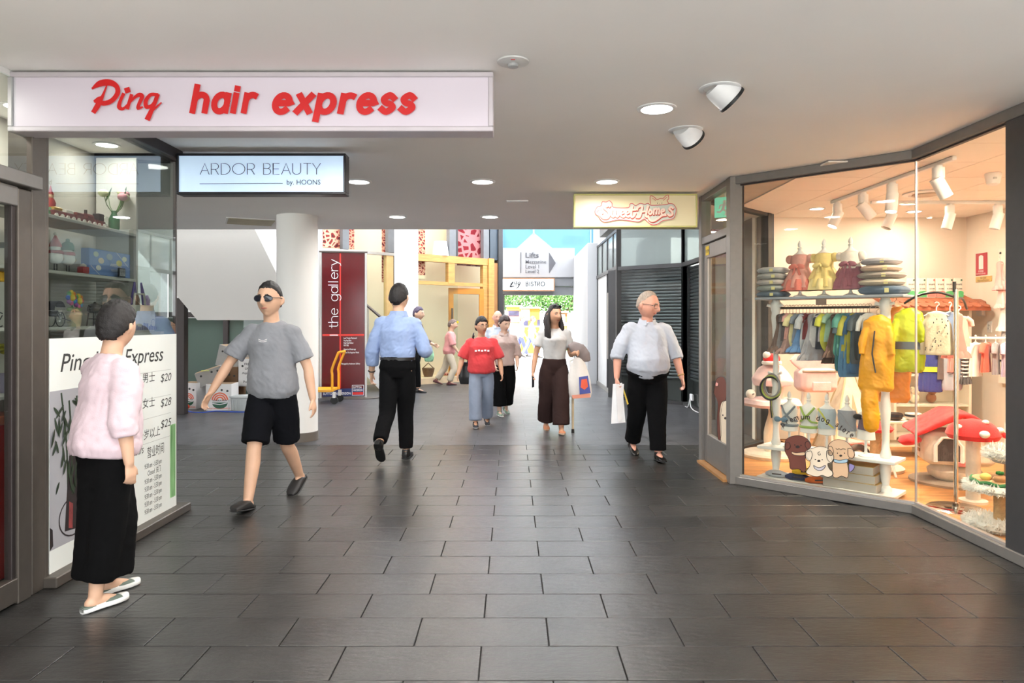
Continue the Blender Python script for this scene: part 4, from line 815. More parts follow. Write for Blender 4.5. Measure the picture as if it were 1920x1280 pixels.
def person(label, loc, rz, H, pose, look, outfit, fine=1.0, group=None):
    """a walking figure: one continuous body with clothes, shoes and hair as parts; faces -Y before rz"""
    s = H / 1.765; root = thing('person', label, 'person', (loc[0], loc[1], 0), rz, group)
    bw = look.get('build', 1.0); belly = look.get('belly', 0.0); bust = look.get('bust', 0.0); vx = .0075 * fine
    legs = {}; feet = {}; need = []
    def leg_need(key, extra=0):
        a, k, pit, ab = pose[key]; a, k = R(a), R(k + extra); z = -(.43 * math.cos(a) + .395 * math.cos(a - k)) * s
        return (.075 + max(0, math.sin(R(pit))) * .15) * s - z
    ext = {'legL': 0, 'legR': 0}
    if 'lift' not in pose:
        lo_k, hi_k = sorted(('legL', 'legR'), key=leg_need)
        while leg_need(hi_k, ext[hi_k]) > leg_need(lo_k) and ext[hi_k] < 40: ext[hi_k] += 1
    for sg, key in ((1, 'legL'), (-1, 'legR')):
        a, k, pit, ab = pose[key]; a, k = R(a), R(k + ext[key])
        d1 = Vector((sg * math.sin(R(ab)), -math.sin(a), -math.cos(a))).normalized(); b = a - k; d2 = Vector((0, -math.sin(b), -math.cos(b)))
        hip = Vector((sg * .088 * s * (1 + (bw - 1) * .5), 0, 0)); kn = hip + d1 * .43 * s; an = kn + d2 * .395 * s
        legs[sg] = [hip, kn, an]; feet[sg] = R(pit); need.append(.075 * s + max(0, math.sin(R(pit))) * .15 * s + pose.get('lift', {}).get(sg, 0) - an.z)
    hz = max(need) if 'lift' not in pose else [n for n, g in zip(need, (1, -1)) if g not in pose['lift']][0]
    for sg in legs: legs[sg] = [p + Vector((0, 0, hz)) for p in legs[sg]]
    ln = R(pose.get('lean', 3)); U = Vector((0, -math.sin(ln), math.cos(ln))); P0 = Vector((0, 0, hz))
    def T(t, y=0): return P0 + U * t * s + Vector((0, y * s, 0))
    tors = [(-.07, .12, .09, 0), (.03, .165, .112, .005), (.15, .145, .1, 0), (.28, .152, .106, 0), (.40, .166, .112, .004), (.48, .158, .088, .008), (.535, .10, .066, .012), (.575, .06, .058, .006), (.69, .057, .06, -.012)]
    def ring(t, a, b, y, off=0, bl=True):
        k = belly * math.exp(-((t - .14) / .13) ** 2) if bl else 0; c = bust * math.exp(-((t - .36) / .06) ** 2)
        f = bw if t < .5 else 1; return (T(t, y - k * .6 - c * .5), (a * f + k * .35) * s + off, (b * (1 + (f - 1) * .7) + k * .7 + c * .5) * s + off)
    skin = SKIN[look['skin']]; mb = MB(); ell(mb, [ring(*r) for r in tors])
    for sg in legs: limb(mb, [legs[sg][0] + Vector((0, 0, .03 * s)), (legs[sg][0] + legs[sg][1]) / 2, legs[sg][1], legs[sg][1].lerp(legs[sg][2], .35) + Vector((0, .008 * s, 0)), legs[sg][2]], [x * s * (1 + (bw - 1) * .5) for x in (.085, .078, .055, .054, .036)])
    arms = {}
    for sg, key in ((1, 'armL'), (-1, 'armR')):
        u, f = [Vector((sg * v[0], v[1], v[2])).normalized() for v in pose[key][:2]]
        sh = T(.475) + Vector((sg * .175 * s * (1 + (bw - 1) * .8), .005, 0)); el = sh + u * .285 * s; wr = el + f * .25 * s; arms[sg] = (sh, el, wr, f)
        limb(mb, [sh, sh.lerp(el, .5), el, el.lerp(wr, .35), wr], [x * s * (1 + (bw - 1) * .6) for x in (.05, .046, .038, .039, .027)])
        curl = pose[key][2] if len(pose[key]) > 2 else 18
        pn = Vector((-sg, 0, 0)); pn = (pn - f * pn.dot(f)).normalized(); w = f.cross(pn).normalized()
        if w.y > 0: w = -w                                  # towards the thumb, forwards
        hs = s * (.92 if look.get('fem') else 1.0)
        rs = []
        for q, aa, bb in ((0, .022, .016), (.03, .033, .016), (.07, .038, .015), (.09, .036, .012)):
            c = wr + f * q * hs; rs.append([c + w * aa * hs * math.cos(2 * math.pi * k / 12) + pn * bb * hs * math.sin(2 * math.pi * k / 12) for k in range(12)])
        mb.rings(rs)
        for k, (o, L) in enumerate(((.029, .072), (.0095, .08), (-.0105, .074), (-.029, .058))):
            pt = wr + f * .082 * hs + w * o * hs; pts = [pt - f * .02 * hs, pt]; dr = (f + w * o * 2.2).normalized(); an = 0
            for j, fr in enumerate((.45, .32, .23)):
                an += R(curl * (1 + .25 * k) * (.6 + .4 * j)); dd = (dr * math.cos(an) + pn * math.sin(an)); pt = pt + dd * L * fr * hs; pts.append(pt)
            mb.tube(pts, [x * max(1, fine * .9) * hs for x in (.0092, .0092, .0088, .0082, .007)], 8); mb.sph(pts[-1], .007 * hs * max(1, fine * .9), 8, 6)
        tp = wr + f * .025 * hs + w * .022 * hs; td = (f * .75 + w * .6 + pn * .25).normalized(); t2 = tp + td * .042 * hs; t3 = t2 + (f * .9 + w * .25 + pn * .3).normalized() * .034 * hs
        mb.tube([tp - td * .01, tp, t2, t3], [.012 * hs, .0125 * hs, .011 * hs, .0085 * hs], 8); mb.sph(t3, .0085 * hs, 8, 6)
    yaw, pitch = pose.get('head', (0, 0)); HR = Matrix.Rotation(R(yaw), 3, 'Z') @ Matrix.Rotation(R(pitch), 3, 'X'); hs = s * 1.2 * look.get('head', 1.0); hc = T(.738, -.022)
    def HP(p): return hc + HR @ (Vector(p) * hs)
    mb.rings([[HP(head_pt(d, look.get('face', 1.0))) for d in r] for r in sphere_dirs(44, 34)])
    for sg in (-1, 1):
        mb.rings([[HP(Vector((sg * (.074 + .014 * math.sin(a)), .012 + .022 * math.sin(a) * .5 + .017 * math.cos(b) * math.sin(a), -.004 + .032 * math.cos(a) + 0 * b))) + HR @ Vector((sg * .006 * math.sin(b) * math.sin(a), 0, 0)) for b in [2 * math.pi * k / 10 for k in range(10)]] for a in [math.pi * (i + .5) / 8 for i in range(8)]])
    for sg in legs:                                          # bare feet inside the shoes
        kn, an = legs[sg][1], legs[sg][2]; pt = feet[sg]; fd = Vector((0, -math.cos(pt), -math.sin(pt))); fu_ = Vector((0, -math.sin(pt), math.cos(pt)))
        limb(mb, [an - fd * .03 * s - fu_ * .03 * s, an + fd * .05 * s - fu_ * .03 * s, an + fd * .13 * s - fu_ * .05 * s], [.032 * s, .034 * s, .022 * s], 10)
    fuse(mb, 'body', skin, root, vx, 2)
    # ---- eyes, brows, mouth
    if look.get('facing', True):
        for sg in (-1, 1):
            e = HP(head_pt(Vector((sg * .42, -.90, .08)).normalized(), look.get('face', 1)) + Vector((0, .004, 0)))
            MB().sph(e, (.0135 * hs, .007 * hs, .0062 * hs), 12, 8, HR).build('eye', M('eye_white', (226, 218, 210), .3), root, True)
            MB().sph(e + HR @ Vector((0, -.0045 * hs, 0)), (.0058 * hs, .0035 * hs, .0058 * hs), 10, 8, HR).build('iris', M('eye_dark', (34, 24, 20), .25), root, True)
            bp = [HP(head_pt(Vector((sg * x, -.9, z)).normalized(), look.get('face', 1)) + Vector((0, -.001, 0))) for x, z in ((.18, .24), (.4, .29), (.6, .24))]
            MB().tube(bp, [.0035 * hs, .0042 * hs, .002 * hs], 6).build('eyebrow', HAIRM(outfit['hair'][2], outfit['hair'][1]), root, True)
        lp = [HP(head_pt(Vector((x, -.85, z)).normalized(), 1) + Vector((0, -.0005, 0))) for x, z in ((-.3, -.47), (-.12, -.46), (0, -.468), (.12, -.46), (.3, -.47))]
        MB().tube(lp, [.002 * hs, .0055 * hs, .006 * hs, .0055 * hs, .002 * hs], 8).build('mouth', M('lips', (168, 96, 84), .45), root, True)
    # ---- hair
    kind, hcol, hname = outfit['hair'][:3]; hm = HAIRM(hname, hcol)
    if kind:
        th = {'short': (.56, .0, -.5, .11), 'crop': (.6, .1, -.42, .07), 'bowl': (.5, -.12, -.62, .16), 'long': (.6, -.2, -.8, .10), 'ring': (.99, .1, -.45, .04), 'curly': (.5, .0, -.6, .17), 'thin': (.78, .15, -.4, .035)}[kind]
        def hf(d):
            y = d.y; thr = th[0] if y < -.5 else (th[0] + (th[1] - th[0]) * (y + .5) / .5 if y < 0 else th[1] + (th[2] - th[1]) * min(1, y / .75))
            q = d.z - thr + .09 * noise.noise(Vector((d.x * 14, d.y * 14, d.z * 4)))
            if kind == 'ring': q = min(q, .42 - d.z, y + .45)
            return max(0, min(1, q / .14 + .35))
        hb = MB(); rr = []
        for r in sphere_dirs(72, 54):
            row = []
            for d in r:
                h = hf(d); h = h * h * (3 - 2 * h); q = Vector((d.x * .074, d.y * .094, d.z * .115)); nz = noise.noise(d * (9 if kind == 'curly' else 5)) * (.06 if kind == 'curly' else .03) + .03 * abs(noise.noise(Vector((d.x * 16, d.y * 16, d.z * 5))))
                k = .88 + (th[3] + .12 + nz) * h; row.append(HP(q * k + Vector((0, .004 * h, .004 * h))))
            rr.append(row)
        hb.rings(rr)
        if kind in ('short', 'crop'):
            pass
        ho = hb.build('hair', hm, root, True, ang=0)
        if kind == 'long':
            for sg in (-1, 1):
                lk = MB()
                for j in range(5):
                    o = (j - 2) * .018
                    limb(lk, [HP((sg * .06, .03 + o, .03)), HP((sg * .085, .03 + o * .8, -.06)), HP((sg * .092, .0 + o * .7, -.15)), HP((sg * (.082 + .008 * j), -.02 + o, -.26 - .012 * (j % 3)))], [.02 * hs, .027 * hs, .026 * hs, .008 * hs], 8)
                fuse(lk, 'hair_lock', hm, root, .009, 2, .003, 30)
            bk = MB(); ell(bk, [(HP((0, .04, .02)), .07 * hs, .06 * hs), (HP((0, .06, -.08)), .085 * hs, .05 * hs), (HP((0, .06, -.2)), .08 * hs, .035 * hs), (HP((0, .065, -.3)), .05 * hs, .015 * hs)], side=HR @ Vector((1, 0, 0))); fuse(bk, 'hair_back', hm, root, .01, 2, .004, 30)
        if kind == 'bun': pass
    # ---- top
    tp = outfit.get('top')
    if tp:
        lo = tp.get('loose', .014) * s; hem = tp.get('hem', .0); cm = cloth(*tp['mat']); mb = MB(); path = []
        ts = [r for r in tors if hem + .03 < r[0] < .545]
        def at(t):
            for r0, r1 in zip(tors, tors[1:]):
                if r0[0] <= t <= r1[0]: k = (t - r0[0]) / (r1[0] - r0[0]); return (t,) + tuple(r0[i] + (r1[i] - r0[i]) * k for i in (1, 2, 3))
        fl = tp.get('flare', .0); tucked = hem > .015; wst_ = outfit.get('bottom', {}).get('waist', .13)
        for r in [at(hem)] + ([at(wst_ - .015), at(wst_ + .035)] if tucked else []) + [x for x in ts if not tucked or x[0] > wst_ + .05]:
            q = ring(*r, off=(.003 * s if tucked and r[0] < wst_ - .01 else lo + (0 if tucked else .012 * s * max(0, min(1, (.2 - r[0]) * 8))))); e = fl * max(0, (.3 - r[0])) * s; drop = tp.get('straight', 0) * .02 * s * math.exp(-((r[0] - .15) / .1) ** 2); path.append((q[0], q[1] + e + drop, q[2] + e + drop))
        q = at(tp.get('neck', .565)); q = ring(*q); path.append((q[0], q[1] + .008, q[2] + .008))
        ell(mb, path, 24)
        sl = tp.get('sleeve', .7); sr = tp.get('sleeve_r', .012) * s
        for sg in arms:
            sh, el, wr, f = arms[sg]; shi = sh + Vector((-sg * .035 * s, 0, .004))
            if sl <= 1: pts = [shi, sh.lerp(el, sl * .5), sh.lerp(el, sl)]; rad = [.06 * s + sr * .6, .053 * s + sr, .05 * s + sr * 1.5]
            else: pts = [shi, sh.lerp(el, .5), el, el.lerp(wr, (sl - 1) * .5), el.lerp(wr, sl - 1)]; rad = [.06 * s + sr * .6, .053 * s + sr, .046 * s + sr * 1.1, .043 * s + sr * 1.1, .037 * s + sr * 1.3]
            rad = [x * (1 + (bw - 1) * .6) for x in rad]
            q2 = crv([tuple(p) + (r,) for p, r in zip(pts, rad)], 6); mb.tube([Vector(p[:3]) for p in q2], [p[3] for p in q2], 16); mb.sph(shi, rad[0] * .97, 14, 10); mb.sph(sh, (.05 * s * (1 + (bw - 1) * .6) + .013 * s), 14, 10)
        fuse(mb, tp.get('name', 'shirt'), cm, root, max(.009, .0095 * fine), 3, tp.get('amp', .007) * 1.7, 9, seed=loc[0] * 7)
        if tp.get('collar'):
            cmat = cloth(*tp['collar']) if isinstance(tp['collar'], tuple) else cm
            cb = MB(); c = T(.578, .0)
            for sg in (-1, 1):
                pp = [(0, .082), (.062, .055), (.08, 0), (.06, -.055), (.03, -.09)]
                inn = [c + Vector((sg * x, y, (.012 if y > -.03 else -.005))) * s for x, y in pp]; out = [c + Vector((sg * x * 1.28, y * 1.28, (-.026 if y > -.03 else -.05))) * s for x, y in pp]; top = [c + Vector((sg * x * 1.05, y * 1.05, .026 if y > -.03 else .002)) * s for x, y in pp]
                n = len(pp); cb.add(inn + top + out, [(i, i + 1, n + i + 1, n + i) for i in range(n - 1)] + [(n + i, n + i + 1, 2 * n + i + 1, 2 * n + i) for i in range(n - 1)])
            cb.build('collar', cmat, root, True)
    # ---- bottom
    bt = outfit.get('bottom')
    if bt:
        cm = cloth(*bt['mat']); mb = MB(); r = bt.get('r', (.1, .085, .07, .06)); L = bt.get('len', 1.9); hem_ = (tp or {}).get('hem', .1); wst = bt.get('waist', .13) if hem_ > .015 else hem_ + .06; lo = (.014 if hem_ > .015 else .004) * s
        top = [q for q in tors if q[0] < wst - .02]
        def at2(t):
            for r0, r1 in zip(tors, tors[1:]):
                if r0[0] <= t <= r1[0]: k = (t - r0[0]) / (r1[0] - r0[0]); return (t,) + tuple(r0[i] + (r1[i] - r0[i]) * k for i in (1, 2, 3))
        top = top[:1] if wst < .06 else top
        ell(mb, [(lambda q: (q[0], q[1] + lo, q[2] + lo))(ring(*x, bl=True)) for x in top + [at2(wst)]], 24)
        if bt.get('skirt'):
            ml = (legs[1][1] + legs[-1][1]) / 2; ma = (legs[1][2] + legs[-1][2]) / 2; e = ml.lerp(ma, L - 1); sp = abs(legs[1][2].y - legs[-1][2].y) * .22
            ell(mb, [(T(.02), .17 * s * bw, .12 * s), (T(-.1), r[0] * s, r[0] * .8 * s), (ml, r[1] * s, (r[1] * .85 + .01) * s + sp * .4), (e, r[2] * s, r[2] * .8 * s + sp)], 28)
            for sg in legs: limb(mb, [legs[sg][0], legs[sg][1], legs[sg][1].lerp(legs[sg][2], L - 1)], [.11 * s, .1 * s, .085 * s], 14, False)
        else:
            for sg in legs:
                h, k, a = legs[sg]
                if L <= 1: pts = [h, h.lerp(k, .45), h.lerp(k, L)]; rad = (r[0] * .86, r[1], r[2])
                else: pts = [h, h.lerp(k, .4), k, k.lerp(a, (L - 1) * .5), k.lerp(a, L - 1)]; rad = (r[0] * .86, r[0] * .6 + r[1] * .4, r[1], (r[1] + r[2]) / 2, r[2])
                rad = [x * s for x in rad]; q2 = crv([tuple(p) + (x,) for p, x in zip(pts, rad)], 7); mb.tube([Vector(p[:3]) for p in q2], [p[3] for p in q2], 18); mb.sph(pts[0], rad[0] * .96, 14, 10)
        fuse(mb, bt.get('name', 'trousers'), cm, root, max(.009, .0095 * fine), 3, bt.get('amp', .006) * 1.6, 8, seed=loc[1] * 3, stretch=(1, 1, .45))
        if bt.get('belt'):
            q = ring(*at2(wst - .01)); bm = MB(); bm.lathe([(1, -.016), (1.02, -.014), (1.02, .014), (1, .016)], n=30); bm.v = [tuple(q[0] + Vector((x * (q[1] + .017), y * (q[2] + .017), z * s))) for x, y, z in bm.v]; bm.build('belt', M('black_leather', (24, 22, 22), .4), root, True)
    # ---- shoes
    sh = outfit.get('shoes')
    if sh:
        up_m = M(*sh['mat']); so_m = M(*sh['sole']); kind = sh.get('kind', 'shoe')
        for sg in legs:
            an = legs[sg][2]; pt = feet[sg]; fd = Vector((0, -math.cos(pt), -math.sin(pt))); fu_ = Vector((0, -math.sin(pt), math.cos(pt))); sd = Vector((1, 0, 0)); o = an - fu_ * .075 * s; k = s * sh.get('k', 1.0)
            prof = [(-.075, .022, .05), (-.06, .033, .068), (-.02, .036, .075), (.03, .036, .07), (.08, .041, .056), (.13, .045, .045), (.17, .04, .036), (.195, .02, .024)]
            if kind == 'clog': prof = [(-.075, .026, .03), (-.06, .038, .04), (-.02, .041, .045), (.02, .044, .075), (.07, .05, .074), (.13, .053, .062), (.18, .046, .05), (.205, .022, .03)]
            if kind == 'slide': prof = [(-.075, .022, .02), (-.06, .033, .022), (-.02, .036, .024), (.03, .036, .028), (.07, .043, .054), (.12, .046, .05), (.165, .038, .03), (.19, .02, .02)]
            def rg(x, w, z0, z1, m=14):
                out = []
                for j in range(m):
                    a = 2 * math.pi * j / m; cz = (z0 + z1) / 2; hh = (z1 - z0) / 2
                    out.append(o + fd * x * k + sd * (w * k * math.copysign(abs(math.cos(a)) ** .7, math.cos(a))) + fu_ * (cz + hh * math.copysign(abs(math.sin(a)) ** .7, math.sin(a))) * k)
                return out
            sb = MB(); st = sh.get('thick', .016); sb.rings([rg(x, w * 1.06, 0, st + (.012 * abs(math.sin((x + .07) * 9)) if kind == 'slide' else 0)) for x, w, h in prof]); so = sb.build('shoe_sole', so_m, root, True)
            ub = MB(); ub.rings([rg(x, w, .008, max(h, st + .006)) for x, w, h in prof])
            if kind == 'shoe': limb(ub, [an + fu_ * .0 * s, an - fu_ * .04 * s], [.043 * s, .046 * s], 12)
            ub.build('shoe', up_m, root, True)
    root['_dummy'] = 0; del root['_dummy']
    return root, dict(s=s, T=T, arms=arms, legs=legs, HP=HP, HR=HR, hs=hs)
def to_world(root, p):
    m = Matrix.Rotation(root.rotation_euler.z, 3, 'Z'); return Vector(root.location) + m @ Vector(p)
def glasses(root, I, kind):
    HP, HR, hs = I['HP'], I['HR'], I['hs']; fr = M('black_frame', (22, 22, 24), .35) if kind != 'thin' else M('thin_frame', (60, 50, 46), .35)
    t = bpy.data.objects.new('glasses', None); C.objects.link(t); t.parent = root
    z0, y0 = (.008, -.098) if kind != 'top' else (.095, -.062); mb = MB(); lens = MB()
    for sg in (-1, 1):
        a, b = (.034, .02) if kind == 'sun' else (.028, .019)
        pts = [HP((sg * (.033 + a * math.cos(R(q)) * .86), y0 + .012 * abs(math.cos(R(q))) * (1 if math.cos(R(q)) > 0 else 0), z0 + b * math.sin(R(q)))) for q in range(0, 360, 24)]
        mb.tube(pts, .0022 * hs if kind != 'thin' else .0015 * hs, 6, closed=True); lens.add(pts, [tuple(range(len(pts)))])
        mb.tube([HP((sg * .062, y0 + .014, z0 + .005)), HP((sg * .082, -.03, z0 + .006)), HP((sg * .084, .02, z0 + .0))], .0022 * hs, 6)
    mb.tube([HP((-.008, y0 - .001, z0 + .006)), HP((.008, y0 - .001, z0 + .006))], .002 * hs, 6)
    mb.build('glasses_frame', fr, t, True); lens.build('lens', M('dark_lens', (30, 32, 42), .08, 0, 0) if kind in ('sun', 'top') else glassmat('spectacle_lens', (240, 242, 242), 1.4, .6), t)
    return t
def watch(root, I, sg, col=('black_strap', (28, 28, 30), .5)):
    sh, el, wr, f = I['arms'][sg]; c = wr - f * .025 * I['s']; x = f.orthogonal().normalized(); y = f.cross(x); pts = [c + (x * math.cos(R(q)) + y * math.sin(R(q))) * .033 * I['s'] for q in range(0, 360, 24)]
    MB().tube(pts, .006 * I['s'], 6, closed=True).build('wristwatch', M(*col), root, True)

BLK = ('black_trousers', (11, 11, 13))
# 1 woman in pale blouse at the salon window
p1, I1 = person('person seen from behind in pale pink blouse and long black skirt beside the price board', (-2.1, 3.66), R(150), 1.53,
    dict(legL=(9, 8, 0, 0), legR=(-6, 4, 0, 0), armL=((.15, -.25, -1), (.02, -.35, -1)), armR=((.15, .2, -1), (.05, -.1, -1)), lean=4, head=(24, 4), lift={1: .06}),
    dict(skin='tan', build=1.08, fem=1, bust=.03), dict(hair=('curly', (26, 22, 22), 'black'), top=dict(name='blouse', mat=('pink_blouse', (212, 190, 197)), hem=-.02, loose=.026, flare=.07, sleeve=1.35, sleeve_r=.028, amp=.01, straight=1), bottom=dict(name='skirt', skirt=1, mat=('black_skirt', (6, 6, 7)), r=(.165, .155, .155), len=1.78, waist=.1),
    shoes=dict(mat=('sage_green_shoe', (96, 108, 98), .6), sole=('white_sole', (232, 232, 228), .5), kind='slide', thick=.034)))
# 2 man in grey T-shirt
p2_, I2 = person('person in grey T-shirt, black shorts and dark sunglasses striding past the round column', (-1.91, 5.66), R(-7), 1.78,
    dict(legR=(22, 8, -10, -2), legL=(-16, 16, 22, -4), armR=((.62, -.25, -1), (.42, -.45, -1)), armL=((.38, .12, -1), (.18, -.02, -1)), lean=3, head=(0, 0)),
    dict(skin='tan', build=1.04), dict(hair=('crop', (26, 24, 24), 'black'), top=dict(name='t_shirt', mat=('grey_jersey', (134, 136, 142)), hem=-.03, loose=.02, sleeve=.78, sleeve_r=.02, amp=.008, straight=1), bottom=dict(name='shorts', mat=('navy_black_shorts', (13, 14, 19)), r=(.115, .11, .105), len=.93),
    shoes=dict(mat=('black_clog', (32, 30, 30), .6), sole=('black_clog_sole', (26, 25, 25), .6), kind='clog')))
glasses(p2_, I2, 'sun')
mb = MB()
for dz in (0, -.012): mb.tube([I2['T'](.43 + dz, -.155 - .0) + Vector((x, .004 * (abs(x) > .02), -.006 * math.cos(x * 60))) for x in (-.035, -.012, .012, .035)], .0022, 6)
mb.build('chest_print', M('white_print', (235, 230, 232), .6), p2_)
# 3 man in blue shirt walking away
p3, I3 = person('person in light blue shirt and black trousers walking away towards the atrium', (-1.2, 7.42), R(176), 1.82,
    dict(legR=(6, 4, 0, -2), legL=(-16, 34, 48, -2), armL=((.30, .0, -1), (.12, -.3, -1), 30), armR=((.34, .1, -1), (-.05, -1, -.1), 35), lean=4, head=(-8, 6), lift={1: .03}),
    dict(skin='tan', build=1.06, facing=False), dict(hair=('short', (34, 32, 34), 'black'), top=dict(mat=('sky_blue_shirt', (146, 166, 206)), hem=.07, loose=.02, sleeve=1.6, sleeve_r=.018, collar=1, amp=.009), bottom=dict(mat=BLK, r=(.105, .082, .07), len=1.93, belt=1),
    shoes=dict(mat=('black_shoe', (22, 20, 20), .3), sole=('black_sole', (16, 16, 16), .6))))
watch(p3, I3, 1)
# 4 older man in white shirt
p4, I4 = person('person with grey hair in white shirt and black trousers looking towards the pet shop', (1.42, 7.45), R(4), 1.74,
    dict(legL=(10, 4, -4, -1), legR=(-12, 16, 20, -1), armR=((.42, .08, -1), (.12, -.35, -1), 55), armL=((.42, .05, -1), (.2, -.25, -1), 25), lean=1, head=(48, 12)),
    dict(skin='ruddy', build=1.2, belly=.085, head=1.05, face=1.05), dict(hair=('thin', (168, 152, 138), 'grey'), top=dict(mat=('white_shirt', (186, 191, 202)), hem=.02, loose=.02, sleeve=1.2, sleeve_r=.02, collar=1, amp=.009), bottom=dict(mat=BLK, r=(.125, .1, .085), len=1.93, waist=.06),
    shoes=dict(mat=('black_shoe', (22, 20, 20), .3), sole=('black_sole', (16, 16, 16), .6))))
glasses(p4, I4, 'thin'); watch(p4, I4, 1, ('gold_strap', (196, 160, 96), .4))
# 5 woman in red T-shirt
p5, I5 = person('person in red T-shirt and grey blue jeans walking towards the camera', (-.42, 9.72), R(6), 1.49,
    dict(legR=(12, 6, -4, 1), legL=(-8, 10, 10, 1), armR=((.42, .05, -1), (.28, -.2, -1), 25), armL=((.36, .0, -1), (.12, -.3, -1), 25), lean=2, head=(22, 2)),
    dict(skin='warm', build=1.18, fem=1, bust=.06, belly=.04), dict(hair=('curly', (36, 30, 28), 'black'), top=dict(name='t_shirt', mat=('red_jersey', (206, 62, 66)), hem=-.01, loose=.02, sleeve=.95, sleeve_r=.02, amp=.009), bottom=dict(name='jeans', mat=('grey_blue_denim', (128, 138, 156)), r=(.115, .1, .105), len=1.9),
    shoes=dict(mat=('black_sneaker', (36, 36, 40), .5), sole=('grey_sole', (180, 180, 182), .5))), 1.2)
glasses(p5, I5, 'thin')
mb = MB()
for i in range(5): mb.box(I5['T'](.345, -.185) + Vector((-.085 + i * .042, .0 + .6 * (-.085 + i * .042) ** 2, .006 * (i % 2))), (.028, .01, .022), 0)
mb.build('chest_print', M('white_print', (235, 230, 232), .6), p5)
# 6 woman in beige blouse
p6, I6 = person('person with a short bob in beige blouse and wide black trousers', (-.13, 10.86), R(16), 1.515,
    dict(legR=(8, 4, -2, 1), legL=(-8, 12, 12, 1), armR=((.22, .0, -1), (-.15, -.6, -.8), 30), armL=((.22, .05, -1), (-.15, -.6, -.8), 30), lean=4, head=(18, 16)),
    dict(skin='fair', build=1.08, fem=1, bust=.04), dict(hair=('bowl', (62, 46, 46), 'dark_brown'), top=dict(name='blouse', mat=('beige_blouse', (196, 174, 166)), hem=-.01, loose=.03, sleeve=1.25, sleeve_r=.02, collar=1, amp=.01), bottom=dict(mat=('black_culottes', (11, 11, 12)), r=(.13, .125, .13), len=1.75),
    shoes=dict(mat=('white_green_sneaker', (120, 140, 120), .5), sole=('white_sole', (232, 232, 228), .5), thick=.03)), 1.2)
# 7 bald man behind
p7, I7 = person('bald person in white collared shirt walking behind the beige blouse', (-.27, 13.2), R(4), 1.635,
    dict(legR=(12, 6, 0, 1), legL=(-12, 12, 12, 1), armR=((.25, .1, -1), (.1, -.2, -1)), armL=((.25, -.1, -1), (.1, -.3, -1)), lean=2, head=(6, 4)),
    dict(skin='ruddy', build=1.05, belly=.03), dict(hair=('ring', (150, 140, 134), 'grey'), top=dict(mat=('white_shirt', (186, 191, 202)), hem=-.02, loose=.02, sleeve=.9, collar=1), bottom=dict(mat=('navy_trousers', (44, 48, 62)), r=(.11, .09, .075), len=1.93),
    shoes=dict(mat=('black_shoe', (22, 20, 20), .3), sole=('black_sole', (16, 16, 16), .6))), 1.3)
# 8 woman in grey top
p8, I8 = person('person with long dark hair in pale grey top and wide brown trousers', (.55, 9.22), R(2), 1.655,
    dict(legR=(-10, 8, 10, 1), legL=(14, 5, -4, -1), armR=((.3, .06, -1), (.16, -.15, -1), 40), armL=((.2, .12, -1), (.22, -.95, .1), 60), lean=2, head=(26, 2)),
    dict(skin='warm', build=1.0, fem=1, bust=.05), dict(hair=('long', (34, 28, 28), 'black_brown'), top=dict(name='top', mat=('pale_grey_jersey', (196, 196, 196)), hem=.1, loose=.012, sleeve=.62, sleeve_r=.018, amp=.006), bottom=dict(mat=('brown_trousers', (52, 37, 35)), r=(.125, .115, .12), len=1.88, waist=.14),
    shoes=dict(mat=('tan_slide', (196, 128, 92), .5), sole=('pale_sole', (190, 170, 150), .5), kind='slide')), 1.1)
glasses(p8, I8, 'top')
# 9, 10 two people by the rug gallery
p9, I9 = person('person in pink patterned shirt and beige trousers walking past the rug gallery door', (-1.43, 16.05), R(92), 1.5,
    dict(legR=(18, 6, 0, 1), legL=(-16, 18, 18, 1), armR=((.15, -.3, -1), (.05, -.6, -.8)), armL=((.15, .2, -1), (.05, -.1, -1)), lean=6, head=(0, 8)),
    dict(skin='tan', build=1.1, belly=.02), dict(hair=('short', (120, 100, 92), 'faded_brown'), top=dict(mat=('pink_patterned_shirt', (222, 150, 146)), hem=-.06, loose=.03, sleeve=1.0, sleeve_r=.025), bottom=dict(mat=('beige_trousers', (206, 190, 166)), r=(.11, .09, .08), len=1.9),
    shoes=dict(mat=('maroon_shoe', (110, 60, 60), .5), sole=('black_sole', (16, 16, 16), .6))), 1.5)
p10, I10 = person('person with dark purple hair half hidden behind the light blue shirt', (wx(779, 14.4), 14.4), R(70), 1.72,
    dict(legR=(10, 6, 0, 1), legL=(-10, 12, 12, 1), armR=((.15, -.3, -1), (.0, -.9, -.4)), armL=((.15, -.2, -1), (.0, -.9, -.4)), lean=4, head=(0, 6)),
    dict(skin='tan', build=1.0), dict(hair=('short', (74, 62, 84), 'purple'), top=dict(mat=('dark_brown_jacket', (92, 74, 66)), hem=-.04, loose=.02, sleeve=1.7), bottom=dict(mat=BLK, r=(.105, .085, .07), len=1.9),
    shoes=dict(mat=('black_shoe', (22, 20, 20), .3), sole=('black_sole', (16, 16, 16), .6))), 1.5)
